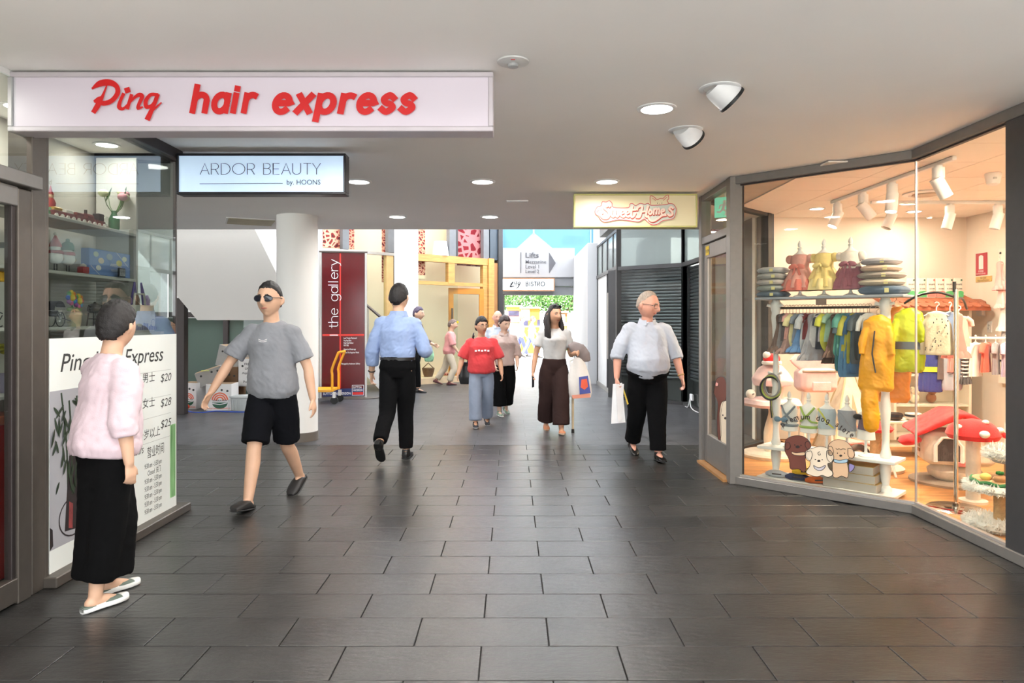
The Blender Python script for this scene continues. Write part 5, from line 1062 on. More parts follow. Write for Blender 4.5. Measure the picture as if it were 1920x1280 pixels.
# far walkers on the plaza
for i, (px, Z, rz, top, bot, lab) in enumerate(((977, 29, 80, ('pale_lilac_top', (220, 205, 225)), ('dark_blue_jeans', (60, 66, 110)), 'distant person in dark jeans striding across the sunny plaza'), (996, 28, 100, ('cream_top', (236, 220, 205)), ('blue_jeans', (84, 92, 160)), 'distant person in cream top and blue jeans on the plaza'), (1092, 27, 70, ('dark_top', (70, 70, 86)), ('black_jeans', (40, 40, 52)), 'distant person in dark clothes at the plaza edge'))):
    person(lab, (wx(px, Z), Z), R(rz), 1.68, dict(legR=(22, 4, 0, 1), legL=(-22, 10, 16, 1), armR=((.15, -.35, -1), (.05, -.5, -.8)), armL=((.15, .3, -1), (.05, -.1, -1)), lean=4), dict(skin='tan', facing=False), dict(hair=('short', (90, 70, 60), 'brown'), top=dict(mat=top, hem=-.02, sleeve=.9, amp=0), bottom=dict(mat=bot, r=(.1, .08, .07), len=1.9, amp=0), shoes=dict(mat=('black_shoe', (22, 20, 20), .3), sole=('black_sole', (16, 16, 16), .6))), 2.2, 'distant people on the plaza')
# ---- things they carry
def carried(o, *a): return tag(o, *a)
sh, el, wr, f = I4['arms'][-1]; h = to_world(p4, wr + f * .09)
t = thing('paper_sheaf', 'folded white papers held low by the grey haired walker', 'papers', h + Vector((.01, -.02, -.05)), R(12))
MB().prism([(-.05, .07), (.05, .08), (.085, -.33), (-.07, -.34), (-.06, -.1)], (0, 0, 0), UX, UZ, (0, 1, 0), .004).build('sheet', M('paper', (244, 244, 246), .8), t)
MB().prism([(-.04, .06), (.055, .06), (.03, -.3), (-.02, -.34)], (.012, -.02, .01), (.98, .2, 0), UZ, (0, 1, 0), .004).build('sheet', M('paper'), t)
MB().prism([(.05, .05), (.062, .05), (.125, -.14), (.11, -.15)], (0, .012, 0), UX, UZ, (0, 1, 0), .004).build('folder', M('yellow_folder', (216, 184, 70), .7), t)
sh, el, wr, f = I8['arms'][1]; h = to_world(p8, el.lerp(wr, .5))
t = thing('shopping_bag', 'white carrier bag with blue and orange print slung on a forearm', 'bag', h + Vector((.03, -.0, -.06)))
bb = MB(); bb.rings([[(x * (1 + .04 * math.sin(9 * k)), y, z) for k, (x, y) in enumerate([(.03 + w * math.cos(a) + .02 * (-z), d * math.sin(a)) for a in [2 * math.pi * j / 20 for j in range(20)]])] for z, w, d in ((.01, .05, .03), (-.1, .1, .05), (-.28, .15, .065), (-.44, .165, .07), (-.5, .15, .05))]); bb.build('bag_body', M('white_plastic_bag', (226, 222, 218), .5, 0, .04, 10, .2, 40), t, True)
MB().tube([(-.02, 0, 0), (-.01, 0, .07), (.03, 0, .09), (.06, 0, .05), (.07, 0, 0)], .008).build('bag_handle', M('white_plastic_bag'), t, True)
MB().prism([(-.03, -.24), (.085, -.22), (.12, -.44), (-.02, -.46)], (.06, -.078, 0), UX, UZ, (0, 1, 0), .004).build('blue_print', M('blue_print', (74, 84, 160), .5), t)
MB().prism([(.0, -.27), (.07, -.26), (.085, -.36), (.04, -.4), (-.01, -.37)], (.062, -.081, 0), UX, UZ, (0, 1, 0), .004).build('orange_print', M('orange_print', (232, 96, 66), .5), t)
MB().prism([(-.09, -.47), (.14, -.45), (.15, -.5), (-.08, -.515)], (.03, -.072, 0), UX, UZ, (0, 1, 0), .004).build('orange_band', M('peach_print', (226, 150, 126), .5), t)
t = thing('jacket', 'grey brown jacket folded over the same forearm above the carrier bag', 'jacket', h + Vector((.01, -.0, .02)))
jb = MB(); ell(jb, [((-.06, 0, .03), .03, .07), ((.0, 0, .055), .05, .085), ((.06, 0, .03), .05, .09), ((.12, .0, -.05), .035, .09), ((.14, 0, -.13), .02, .07)], 16, (0, 1, 0)); fuse(jb, 'cloth', cloth('taupe_cloth', (142, 132, 132)), t, .012, 2, .008, 14)
sx, sy = to_world(p8, I8['arms'][1][2])[:2]
t = thing('walking_stick', 'pale walking stick with a timber shaft and black tip below the carrier bag', 'stick', (wx(1074, 9.15), 9.15, 0))
MB().cyl((0, 0, .04), (-.0, 0, .5), .014, .016).build('timber_shaft', M('pale_wood', (206, 184, 150), .5, 0, .1, 6), t, True); MB().cyl((0, 0, .5), (-.03, 0, .9), .02, .016).build('white_shaft', M('white_enamel'), t, True); MB().cyl((0, 0, 0), (0, 0, .05), .02, .018).build('rubber_tip', M('black_sole'), t, True); MB().tube([(-.03, 0, .88), (-.035, 0, .93), (.02, 0, .95), (.06, 0, .93)], .016).build('handle', M('white_enamel'), t, True)
sh, el, wr, f = I8['arms'][-1]; h = to_world(p8, wr + f * .1)
t = thing('mobile_phone', 'dark mobile phone held low in the hand of the long haired walker', 'phone', h + Vector((.012, -.01, -.03)), R(70)); MB().box((0, 0, 0), (.07, .009, .15), .004).build('phone_case', M('dark_grey_plastic', (56, 58, 66), .4), t); MB().box((0, -.005, 0), (.062, .002, .138)).build('phone_screen', M('phone_screen', (20, 22, 28), .1), t)
sh, el, wr, f = I5['arms'][-1]; h = to_world(p5, sh)
t = thing('shoulder_bag', 'black shoulder bag hanging beside the red T-shirt', 'bag', (h.x - .03, h.y + .1, .72)); bb = MB(); ell(bb, [((0, 0, -.15), .1, .04), ((0, 0, -.05), .13, .06), ((0, 0, .1), .11, .05), ((0, 0, .16), .06, .02)]); fuse(bb, 'bag_body', M('black_leather', (24, 22, 22), .4), t, .012, 2)
MB().tube([(.0, 0, .14), (.06, -.09, .42), (.1, -.13, .52), (.09, -.05, .555), (.06, .05, .45), (.02, .02, .15)], .009, 6).build('strap', M('black_leather'), t, True)
t = thing('green_carrier', 'small green and white package held beside the light blue shirt', 'package', to_world(p10, I10['arms'][-1][2] + I10['arms'][-1][3] * .07) + Vector((.02, -.02, -.16))); bb = MB(); ell(bb, [((0, 0, -.14), .08, .05), ((0, 0, -.04), .11, .07), ((0, 0, .08), .09, .06), ((0, 0, .14), .03, .02)], 14); fuse(bb, 'wrapping', M('green_white_wrap', (140, 186, 150), .5, 0, .4, 14), t, .014, 2, .01, 14); MB().tube([(-.03, 0, .12), (0, 0, .2), (.03, 0, .12)], .008).build('handle', M('white_enamel'), t)

# ================================================================== PET SHOP
ru = Vector((.724, -.69, 0)); rn = Vector((.69, .724, 0)); rC = Vector((2.685, 6.02, 0)); rA = math.atan2(ru.y, ru.x)
def RX(px, off=0.0):
    """local x on the rack for a picture column"""
    k = (px - 960) / 1328; p = rC + rn * off; return (k * p.y - p.x) / (ru.x - k * ru.y)
def RW(x, y=0.0, z=0.0): return rC + ru * x + rn * y + Vector((0, 0, z))
CHALK = M('chalk_white_wood', (226, 226, 224), .55, 0, .04, 6, .05, 60)
FAB = {}
def fab(name, col=(200, 200, 200), **k): return M(name, col, .9, 0, k.get('var', .1), k.get('scale', 14), .25, 90, sheen=.2)
t = thing('display_rack', 'white turned wood display rack on casters behind the shop window', 'rack', rC, rA)
prof = [(.03, .0), (.045, .01), (.045, .04), (.028, .06), (.036, .12), (.044, .2), (.03, .27), (.04, .29), (.026, .31)]
col = [(.032, .33), (.042, .36), (.03, .4), (.024, .5), (.034, .62), (.04, .74), (.03, .86), (.038, .9), (.038, .94), (.026, .98), (.022, 1.15), (.03, 1.36), (.04, 1.47), (.036, 1.52), (.045, 1.55), (.045, 1.6), (.03, 1.63)]
for sx_ in (-.45, .45): MB().lathe([(r, z + .06) for r, z in prof] + col, (sx_, 0, 0), 20).build('turned_post', CHALK, t, True)
MB().box((0, 0, .055), (1.12, .32, .03), .004).build('base_board', CHALK, t); MB().box((0, 0, .325), (1.12, .3, .025), .004).build('shelf_board', CHALK, t); MB().box((.02, 0, 1.64), (1.2, .3, .022), .004).build('top_board', M('slate_white_board', (150, 156, 166), .5), t)
MB().tube([(-.47, 0, 1.556), (.47, 0, 1.556)], .011).build('hanging_rail', M('dark_steel'), t, True)
for sx_ in (-.45, .45):
    for sg in (-1, 1): MB().tube([(sx_, 0, .96), (sx_ + sg * .06, -.03, .985)], [.009, .012]).build('peg', CHALK, t, True); MB().tube([(sx_, 0, 1.56), (sx_ + sg * .07, -.03, 1.585)], [.01, .014]).build('peg', CHALK, t, True)
    for sy in (-.11, .11): MB().cyl((sx_ - .012, sy, .02), (sx_ + .012, sy, .02), .02).build('caster', M('black_sole'), t, True)
MB().box((.0, -.155, 1.6), (.085, .006, .05)).build('price_card', M('taupe_card', (120, 104, 96), .8), t)
# --- dress forms
FORM = M('dress_form_white', (226, 224, 220), .7)
def dress_form(label, x, z, hs, group, extra=None, y=0.0, scale=1.0):
    t = thing('dress_form', label, 'dress form', RW(x, y, z), rA, group); k = scale
    MB().lathe([(.055 * k, 0), (.055 * k, .008), (.02 * k, .02), (.011 * k, .04), (.011 * k, hs * .3)], n=20).build('stand', FORM, t, True)
    b0 = hs * .3; bh = hs * .52
    MB().lathe([(.03 * k, b0), (.072 * k, b0 + .01), (.068 * k, b0 + bh * .3), (.058 * k, b0 + bh * .5), (.07 * k, b0 + bh * .78), (.06 * k, b0 + bh * .95), (.03 * k, b0 + bh * 1.04), (.017 * k, b0 + bh * 1.1), (.017 * k, b0 + bh * 1.16)], n=24, sy=.75).build('torso', FORM, t, True)
    c = b0 + bh * 1.16; MB().lathe([(.018 * k, c), (.022 * k, c + .01), (.012 * k, c + .018), (.02 * k, c + .035), (.015 * k, c + .055), (.004 * k, c + .075)], n=16).build('finial', FORM, t, True)
    return t, b0, bh, k
def frock(label, x, z, hs, cols, kind):
    """little dress pulled over a form, top-level because it can be lifted off"""
    t = thing('dog_dress', label, 'dress', RW(x, 0, z), rA, 'little dresses on the top shelf forms'); b0 = hs * .3; bh = hs * .52; m0, m1 = cols
    MB().lathe([(.088, b0 + bh * .36), (.076, b0 + bh * .5), (.08, b0 + bh * .78), (.07, b0 + bh * .93), (.045, b0 + bh * .98)], n=32, sy=.8).build('bodice', m0, t, True)
    n = 36; MB().lathe([(.085, b0 + bh * .42), (.105, b0 + bh * .25), (.13, b0 + bh * .02), (.148, b0 - .06)], n=n * 2, sy=.75, fold=([.02, .05, .09, .11], 9, x * 9)).build('skirt', m0 if kind != 2 else m1, t, True)
    MB().lathe([(.13, b0 + bh * .05), (.152, b0 - .03), (.16, b0 - .085)], n=n * 2, sy=.74, fold=([.05, .08, .1], 11, x * 5)).build('hem_frill', m1, t, True)
    for sg in (-1, 1): MB().sph((sg * .088, 0, b0 + bh * .8), (.036, .036, .04), 14, 10).build('puff_sleeve', m0, t, True)
    bm = m1 if kind != 1 else m0; bz = b0 + bh * .5
    for sg in (-1, 1): MB().sph((sg * .035, -.075, bz + .004), (.038, .012, .022), 14, 8, Matrix.Rotation(sg * .3, 3, 'Y')).build('bow_loop', bm, t, True); MB().prism([(sg * .005, 0), (sg * .02, 0), (sg * .038, -.07), (sg * .018, -.075)], (0, -.08, bz), UX, UZ, (0, 1, 0), .006).build('bow_tail', bm, t)
    MB().sph((0, -.082, bz), .013, 10, 8).build('bow_knot', bm, t, True)
    return t
PK = fab('dusty_pink_tweed', (206, 150, 140)); YL = fab('butter_yellow_cotton', (222, 198, 130)); MV = fab('mauve_satin', (150, 96, 108)); WT = fab('ivory_cotton', (226, 214, 204)); PK2 = fab('coral_tweed', (204, 118, 106)); YL2 = fab('pale_yellow_lace', (226, 206, 150))
zt = 1.652
for px, cols, kind, lab, fl in ((1500, (PK, PK2), 0, 'dusty pink little dress with a ribbon bow', 'leftmost'), (1545, (YL, YL2), 1, 'butter yellow frilled little dress', 'middle'), (1595, (WT, MV), 2, 'ivory and mauve little dress with a satin bow', 'rightmost')):
    x = RX(px); dress_form('white dress form wearing the ' + lab.split(' little')[0] + ' dress on the top shelf', x, zt, .46, 'dress forms on the top shelf'); frock(lab + ' on a dress form', x, zt, .46, cols, kind)
# --- harness forms on the middle shelf
HB = [fab('grey_harness', (120, 128, 136)), fab('lime_harness', (150, 176, 90)), fab('yellow_trim_harness', (196, 196, 96)), fab('mesh_grey_harness', (146, 148, 156)), fab('tartan_bow', (110, 96, 110))]
for i, (px, lab) in enumerate(((1482, 'grey strap harness with a blue bow'), (1518, 'lime green strap harness'), (1552, 'pale harness with yellow trim'), (1590, 'grey mesh vest'), (1625, 'black and tartan bow tie'))):
    x = RX(px, -.02); z = .338; t, b0, bh, k = dress_form('white dress form with ' + lab + ' on the middle shelf', x, z, .46 if i != 4 else .44, 'dress forms on the middle shelf', None, -.04, 1.0)
    h = thing('dog_harness', lab + ' on the middle shelf dress form', 'harness', RW(x, -.04, z), rA, 'harnesses on the middle shelf forms'); m = HB[i]
    if i in (0, 1):
        MB().tube([(-.06, -.03, b0 + bh * .95), (-.02, -.066, b0 + bh * .7), (.045, -.062, b0 + bh * .45), (.07, 0, b0 + bh * .4)], .009, 6).build('strap', m, h, True); MB().tube([(.06, -.03, b0 + bh * .95), (.02, -.066, b0 + bh * .7), (-.045, -.062, b0 + bh * .45), (-.07, 0, b0 + bh * .4)], .009, 6).build('strap', m, h, True)
        MB().lathe([(.074, b0 + bh * .2), (.078, b0 + bh * .22), (.078, b0 + bh * .27), (.074, b0 + bh * .29)], n=28, sy=.78, cap=False).build('girth_strap', m, h, True)
        if i == 0:
            for sg in (-1, 1): MB().sph((-.045 + sg * .03, -.075, b0 + bh * .45), (.032, .012, .024), 12, 8).build('bow_loop', fab('steel_blue_bow', (104, 130, 150)), h, True)
    elif i in (2, 3):
        MB().lathe([(.075, b0 + bh * .25), (.068, b0 + bh * .5), (.077, b0 + bh * .76), (.066, b0 + bh * .95)], n=28, sy=.8, cap=False).build('vest', m if i == 3 else fab('pale_blue_vest', (176, 188, 196)), h, True); MB().tube([(-.06, -.034, b0 + bh * .93), (-.015, -.064, b0 + bh * .75), (.02, -.066, b0 + bh * .5), (.065, -.035, b0 + bh * .3)], .008, 6).build('trim', HB[2] if i == 2 else m, h, True)
    else:
        for sg in (-1, 1): MB().sph((sg * .04, -.07, b0 + bh * .85), (.036, .014, .024), 12, 8).build('bow_loop', fab('black_bow', (40, 38, 42)), h, True)
        MB().sph((0, -.078, b0 + bh * .85), .013, 10, 8).build('bow_knot', m, h, True); MB().prism([(-.03, 0), (.03, 0), (.045, -.1), (-.045, -.09)], (0, -.062, b0 + bh * .8), UX, UZ, (0, 1, 0), .006).build('bib', m, h)
# --- cushions stacked on the top shelf
def cushion(label, x, y, z, w, d, h, m, group, rz=0.0, lobes=0):
    t = thing('cushion', label, 'cushion', RW(x, y, z), rA + rz, group); rs = []; n = 32
    for k in range(9):
        a = -math.pi / 2 + math.pi * k / 8; q = max(0, math.cos(a)) ** .3; q = max(q, .5)
        rs.append([((w / 2) * q * math.copysign(abs(math.cos(b)) ** .6, math.cos(b)) * (1 + .05 * math.sin(lobes * b)), (d / 2) * q * math.copysign(abs(math.sin(b)) ** .6, math.sin(b)) * (1 + .05 * math.sin(lobes * b)), h / 2 + h / 2 * math.sin(a) * (1 + .06 * math.sin(3 * b + k))) for b in [2 * math.pi * j / n for j in range(n)]])
    MB().rings(rs).build('pad', m, t, True); MB().tube([(p[0] * 1.005, p[1] * 1.005, h / 2) for p in rs[4]], .004, 6, closed=True).build('piping', m, t, True)
    MB().box((w * .18, -d / 2 - .002, h * .45), (.03, .004, h * .5)).build('care_tag', M('pale_tag', (216, 208, 150), .8), t)
G1, G2 = 'cushions stacked at the door end of the top shelf', 'cushions stacked at the post end of the top shelf'
GREYF = [fab('pearl_grey_fleece', (176, 178, 182)), fab('stone_grey_fleece', (166, 166, 164)), fab('dove_grey_fleece', (184, 178, 176)), fab('sage_grey_fleece', (156, 162, 160)), fab('slate_blue_fleece', (98, 112, 128))]
z = 1.652
for i, (m, w, lab) in enumerate(((4, .26, 'slate blue folded cushion at the bottom of the stack by the pink dress'), (3, .26, 'sage grey cushion second from the bottom of the stack by the pink dress'), (2, .25, 'dove grey cushion in the middle of the stack by the pink dress'), (1, .25, 'stone grey cushion second from the top of the stack by the pink dress'), (0, .24, 'pearl grey cushion on top of the stack by the pink dress'))):
    cushion(lab, RX(1452) - .01, 0, z, w, .26, .053, GREYF[m], G1, .1 * (i % 2) - .05); z += .0535
z = 1.652
RB = [fab('denim_blue_fleece', (84, 102, 122)), fab('oat_fleece', (186, 174, 156)), fab('taupe_fleece', (150, 140, 132)), fab('blush_oat_fleece', (206, 180, 160)), fab('heather_grey_fleece', (160, 158, 164))]
for i, (w, h, lab) in enumerate(((.36, .072, 'denim blue lobed cushion at the bottom of the stack by the mauve dress'), (.33, .056, 'oat cushion second from the bottom of the stack by the mauve dress'), (.34, .056, 'taupe cushion in the middle of the stack by the mauve dress'), (.29, .055, 'blush oat cushion second from the top of the stack by the mauve dress'), (.28, .055, 'heather grey quilted cushion on top of the stack by the mauve dress'))):
    cushion(lab, RX(1656) - .02 + .02 * (i == 0), 0, z, w, .28, h, RB[i], G2, .12 * (i % 2), 5 if i == 0 else 3); z += h + .0005
# --- garments on hangers
HOOK = M('steel_hook', (176, 160, 146), .35, .8)
def garment(label, loc, rz, L, W, m, m2=None, kind='shirt', th=.2, group=None, hook=.075, seed=0, plastic=False, name='dog_garment'):
    """garment on a hanger; loc is the top of the hook's inside; width lies along local x"""
    t = thing(name, label, 'garment', loc, rz, group); z0 = -hook; hm = M('white_hanger', (236, 232, 226), .4) if plastic else HOOK
    hk = [(.0, 0, z0), (0, 0, z0 + .03), (.004, 0, -.02), (.018, 0, -.006), (.014, 0, .008), (0, 0, .012), (-.012, 0, .004)]
    MB().tube(hk, .0028 if not plastic else .0045, 6).build('hook', hm, t, True); MB().tube([(-W * .72, 0, z0 - .035), (-W * .3, 0, z0 - .008), (0, 0, z0), (W * .3, 0, z0 - .008), (W * .72, 0, z0 - .035)], .004 if not plastic else .006, 6).build('hanger', hm, t, True)
    P = {'shirt': [(.3, -.002), (.62, -.03), (.86, -.06), (.8, -.14), (.84, -.5), (.92, -.85), (.95, -1)], 'dress': [(.3, -.002), (.6, -.03), (.72, -.1), (.66, -.3), (.74, -.45), (1.0, -.75), (1.25, -1)], 'vest': [(.34, -.0), (.55, -.03), (.62, -.15), (.85, -.3), (.9, -.6), (.92, -.95), (.8, -1)], 'onesie': [(.3, -.0), (.6, -.03), (.8, -.1), (.72, -.3), (.8, -.6), (.7, -.85), (.45, -1)], 'coat': [(.3, -.0), (.65, -.04), (.9, -.1), (.92, -.3), (1.0, -.6), (1.08, -.9), (.95, -1)]}[kind]
    rr = random.Random(seed); ph = rr.random() * 6; q = crv([(a, b) for a, b in P], 3)
    MB().lathe([(W * a, z0 - .004 + L * b) for a, b in q][::-1], n=40, sy=th, fold=([.03 + .11 * min(1, -b * 1.3) for a, b in q][::-1], rr.choice((5, 6, 7)), ph)).build('cloth', m, t, True)
    if kind in ('shirt', 'onesie', 'coat'):
        for sg in (-1, 1): MB().tube([(sg * W * .62, 0, z0 - .06 * L - .01), (sg * W * 1.0, 0, z0 - L * .2), (sg * W * 1.12, 0, z0 - L * .36)], [W * .26, W * .24, W * .2], 12).build('sleeve', m2 or m, t, True)
    if kind in ('dress',): MB().lathe([(W * 1.12, z0 - L * .9), (W * 1.34, z0 - L * .97), (W * 1.42, z0 - L * 1.06)], n=48, sy=th * 1.05, cap=False, fold=([.1, .14, .16], 12, ph)).build('frill', m2 or m, t, True)
    if kind in ('vest', 'coat') and m2: MB().lathe([(W * .95, z0 - L * .5), (W * .97, z0 - L * .5), (W * 1.0, z0 - L * .6), (W * .98, z0 - L * .6)], n=40, sy=th * 1.08, cap=False).build('band', m2, t, True)
    if seed % 3 == 1: MB().box((W * .3, -W * th - .012, z0 - L * .3), (.026, .002, .045)).build('swing_tag', M('cream_tag', (232, 220, 170), .8), t)
    return t
rail = [('brown checked pinafore', (112, 92, 84), 'dress', .2), ('grey strap pinafore', (128, 124, 126), 'dress', .2), ('charcoal checked pinafore', (84, 78, 80), 'shirt', .15), ('rose pink blouse', (206, 158, 150), 'shirt', .14), ('mushroom ruffled dress', (152, 124, 118), 'dress', .21), ('cream yellow frill top', (214, 204, 156), 'onesie', .2), ('steel grey top', (126, 132, 142), 'shirt', .16), ('cornflower blue dress', (98, 136, 180), 'dress', .2), ('pale grey hooded top', (176, 180, 186), 'onesie', .24), ('dark red collared top', (116, 54, 58), 'shirt', .14), ('silver grey ruffle dress', (160, 160, 166), 'dress', .24), ('pearl white sequin top', (206, 204, 204), 'vest', .18), ('dark navy shorts set', (48, 54, 66), 'shirt', .19), ('lilac grey top', (172, 164, 178), 'shirt', .15), ('lime yellow floral top', (190, 190, 74), 'onesie', .2), ('mint green top', (150, 182, 160), 'shirt', .15), ('mushroom brown spotted dress', (108, 84, 74), 'dress', .22), ('dark chocolate lace dress', (66, 50, 46), 'dress', .25), ('sea green raincoat', (84, 142, 130), 'coat', .22), ('teal hooded jacket', (62, 116, 124), 'coat', .3), ('blue and olive jacket', (86, 130, 166), 'coat', .33), ('olive yellow jacket', (164, 158, 66), 'vest', .26), ('ocean blue jacket', (70, 104, 140), 'coat', .31), ('slate padded jacket', (82, 92, 100), 'coat', .26), ('graphite padded jacket', (62, 68, 72), 'coat', .24)]
n = len(rail)
for i, (nm, c, kd, L) in enumerate(rail):
    x = -.385 + .70 * i / (n - 1); m2 = None
    if nm.startswith('blue and olive'): m2 = fab('olive_panel', (168, 164, 70))
    if nm.startswith('teal'): m2 = fab('grey_blue_panel', (92, 108, 122))
    garment(nm + ' hanging on the display rack rail', RW(x, 0, 1.571), rA + R(90) + R(rnd.uniform(-42, -14)), L * 1.6, .105 if L < .2 else .125, fab('cloth_' + nm.replace(' ', '_'), c, var=.16), m2, kd, .24, 'dog clothes on the display rack rail', .06, i)
# spotted suit
t = garment('white suit with black spots hanging on the display rack rail', RW(.345, -.05, 1.571), rA + R(40), .42, .085, fab('white_suit', (230, 230, 226)), None, 'onesie', .45, 'dog clothes on the display rack rail', .06, 3)
rr = random.Random(5); mb = MB()
for i in range(26):
    a = rr.uniform(0, 6.28); z = -.14 - rr.random() * .3; r = .068; c = Vector((math.cos(a) * r * 1.0, math.sin(a) * r * .5, z)); mb.sph(c, (.011, .009, .011), 8, 6)
s_ = mb.build('spots', M('black_spot', (26, 26, 26), .8), t, True); s_['kind'] = 'stuff'
MUS = M('mustard_raincoat', (232, 160, 16), .5, 0, .1, 5, .3, 18); ORG = M('orange_raincoat', (232, 142, 40), .5, 0, .08, 5, .3, 18); LIM = M('lime_raincoat', (186, 198, 34), .42, 0, .08, 5, .3, 18); BAND = M('reflective_band', (78, 84, 88), .35); PIPE = M('dark_piping', (52, 54, 58), .5)
def big_coat(label, loc, rz, L, W, m, band=None, th=.3, legs=False):
    t = thing('dog_raincoat', label, 'raincoat', loc, rz, 'raincoats by the shop window'); MB().tube([(0, 0, -.06), (0, 0, -.02), (.018, 0, -.004), (.012, 0, .01), (0, 0, .012), (-.012, 0, .004)], .0032, 6).build('hook', HOOK, t, True); MB().tube([(-W * .7, 0, -.1), (0, 0, -.06), (W * .7, 0, -.1)], .005, 6).build('hanger', HOOK, t, True)
    mb = MB(); ell(mb, [((0, 0, -.06), W * .35, W * th * .5), ((0, 0, -.1), W * .8, W * th), ((.01, 0, -.06 - L * .3), W * .9, W * th * 1.25), ((0, 0, -.06 - L * .6), W * 1.0, W * th * 1.3), ((-.01, 0, -.06 - L * .95), W * 1.02, W * th), ((-.01, 0, -.06 - L), W * .85, W * th * .5)], 28)
    for sg in (-1, 1): ell(mb, [((sg * W * .6, -W * th * .5, -.1 - L * .1), W * .24, W * .2), ((sg * W * .8, -W * th * .9, -.1 - L * .3), W * .24, W * .2), ((sg * W * .85, -W * th * 1.0, -.1 - L * .45), W * .2, W * .16)], 14)
    if legs: ell(mb, [((-W * .3, 0, -.06 - L * .8), W * .5, W * .3), ((-W * .4, -.01, -.06 - L * 1.15), W * .55, W * .34), ((-W * .3, 0, -.06 - L * 1.5), W * .45, W * .26), ((-W * .3, 0, -.06 - L * 1.55), W * .2, W * .1)], 18)
    fuse(mb, 'coat', m, t, .008, 3, .011, 13, seed=W * 50)
    if band: MB().lathe([(W * 1.01, -.06 - L * .52), (W * 1.04, -.06 - L * .52), (W * 1.06, -.06 - L * .64), (W * 1.03, -.06 - L * .64)], n=36, sy=th * 1.36, cap=False).build('band', band, t, True)
    else: MB().tube([(-W * .1, -W * th * 1.35, -.06 - L * .2), (-W * .25, -W * th * 1.42, -.06 - L * .5), (-W * .05, -W * th * 1.4, -.06 - L * .75)], .006, 6).build('piping', PIPE, t, True)
    return t
big_coat('mustard yellow hooded raincoat hanging beside the rack post', RW(.43, -.15, 1.545), rA + R(14), .6, .125, MUS, None, .42, True)
big_coat('orange raincoat hanging behind the mustard raincoat', (3.12, 5.78, 1.62), R(-35), .78, .12, ORG, None, .35)
big_coat('lime green raincoat with a dark reflective band', (3.12, 5.58, 1.6), R(-35), .5, .125, LIM, BAND, .35)
# --- chrome stand with arms
CHROME = M('chrome', (214, 208, 200), .12, 1.0, 0)
t = thing('garment_stand', 'chrome garment stand with a round mirror base', 'stand', (3.36, 5.36, .02))
MB().lathe([(.2, 0), (.2, .006), (.19, .012), (.02, .014)], n=40).build('base_plate', CHROME, t, True); MB().cyl((0, 0, .012), (0, 0, 1.66), .016).build('pole', CHROME, t, True); MB().cyl((0, 0, .014), (0, 0, .05), .028).build('collar', CHROME, t, True)
MB().tube(crv([(0, 0, 1.6), (-.1, .06, 1.64), (-.2, .14, 1.62), (-.27, .22, 1.56)], 5), .009).build('arm', M('black_arm', (40, 36, 36), .4), t, True); MB().tube(crv([(0, 0, 1.58), (.1, .1, 1.6), (.2, .22, 1.58), (.3, .34, 1.52)], 5), .009).build('arm', M('black_arm'), t, True); MB().cyl((-.012, 0, 1.64), (-.012, 0, 1.72), .012).build('top_cap', M('black_arm'), t, True)
for nm, lab, loc, rz, L, W, c, kd in (('cream', 'cream patterned vest on the chrome stand', (3.26, 5.44, 1.575), -30, .33, .115, (222, 206, 176), 'vest'), ('denim', 'denim blue pinafore on the chrome stand', (3.40, 5.5, 1.575), 20, .3, .09, (122, 142, 178), 'vest'), ('rose', 'rose pink dress on the chrome stand', (3.5, 5.58, 1.57), 10, .34, .085, (226, 138, 128), 'dress'), ('blush', 'blush pink blouse on the chrome stand', (3.58, 5.68, 1.55), -10, .25, .09, (236, 184, 168), 'shirt')):
    g = garment(lab, loc, R(rz), L, W, fab('cloth_stand_' + nm, c), None, kd, .3, 'dog clothes on the chrome stand', .06, 4 if nm == 'denim' else 2, True)
    if nm == 'cream':
        mb = MB(); rr = random.Random(2)
        for i in range(20): x, z = rr.uniform(-.08, .08), rr.uniform(-.36, -.12); mb.box((x, -.045 * math.sqrt(max(.05, 1 - (x / .105) ** 2)) - .003, z), (.006, .004, .012))
        o = mb.build('printed_marks', M('dark_print'), g); o['kind'] = 'stuff'
for lab, loc, rz, L, W, c, c2, kd in (('navy and yellow banded vest below the lime raincoat', (3.873, 6.546, 1.3), -20, .46, .1, (52, 62, 128), (190, 200, 60), 'vest'), ('black striped top hanging behind the chrome pole', (3.962, 6.533, 1.3), 40, .34, .08, (96, 88, 84), None, 'shirt'), ('pale grey blue jacket hanging behind the chrome pole', (4.032, 6.524, 1.3), -10, .44, .1, (160, 170, 178), None, 'coat')):
    garment(lab, loc, R(rz), L, W, fab('cloth_back_' + lab.split()[0] + lab.split()[2], c), fab('cloth_band2', c2) if c2 else None, kd, .35, 'dog clothes on the white pipe rail', .05, 2, True)
# --- lower garment rail at the back
WP = M('white_pipe', (238, 232, 224), .35)
t = thing('garment_rail', 'white pipe garment rail on legs deeper in the shop', 'rail', (4.2, 6.5, .02), R(-8))
MB().tube([(-.75, 0, 1.265), (.62, 0, 1.265)], .012).build('top_rail', WP, t, True); MB().sph((.64, 0, 1.265), .018, 10, 8).build('end_knob', M('dark_steel'), t, True)
for x in (-.7, .55): MB().tube([(x, -.18, 0), (x, 0, .25), (x, 0, 1.265)], .011).build('leg', WP, t, True); MB().tube([(x, .18, 0), (x, 0, .25)], .011).build('leg', WP, t, True)
cols = [('salmon pink romper', (226, 140, 130)), ('black and white striped dress', (70, 66, 66)), ('white striped blouse', (228, 222, 216)), ('coral red romper', (226, 106, 84)), ('mid grey knitted top', (150, 146, 150)), ('soft lilac top', (196, 184, 206)), ('ivory knitted top', (230, 220, 204)), ('grey plaid dress', (180, 172, 166)), ('yellow and pink striped dress', (232, 200, 120))]
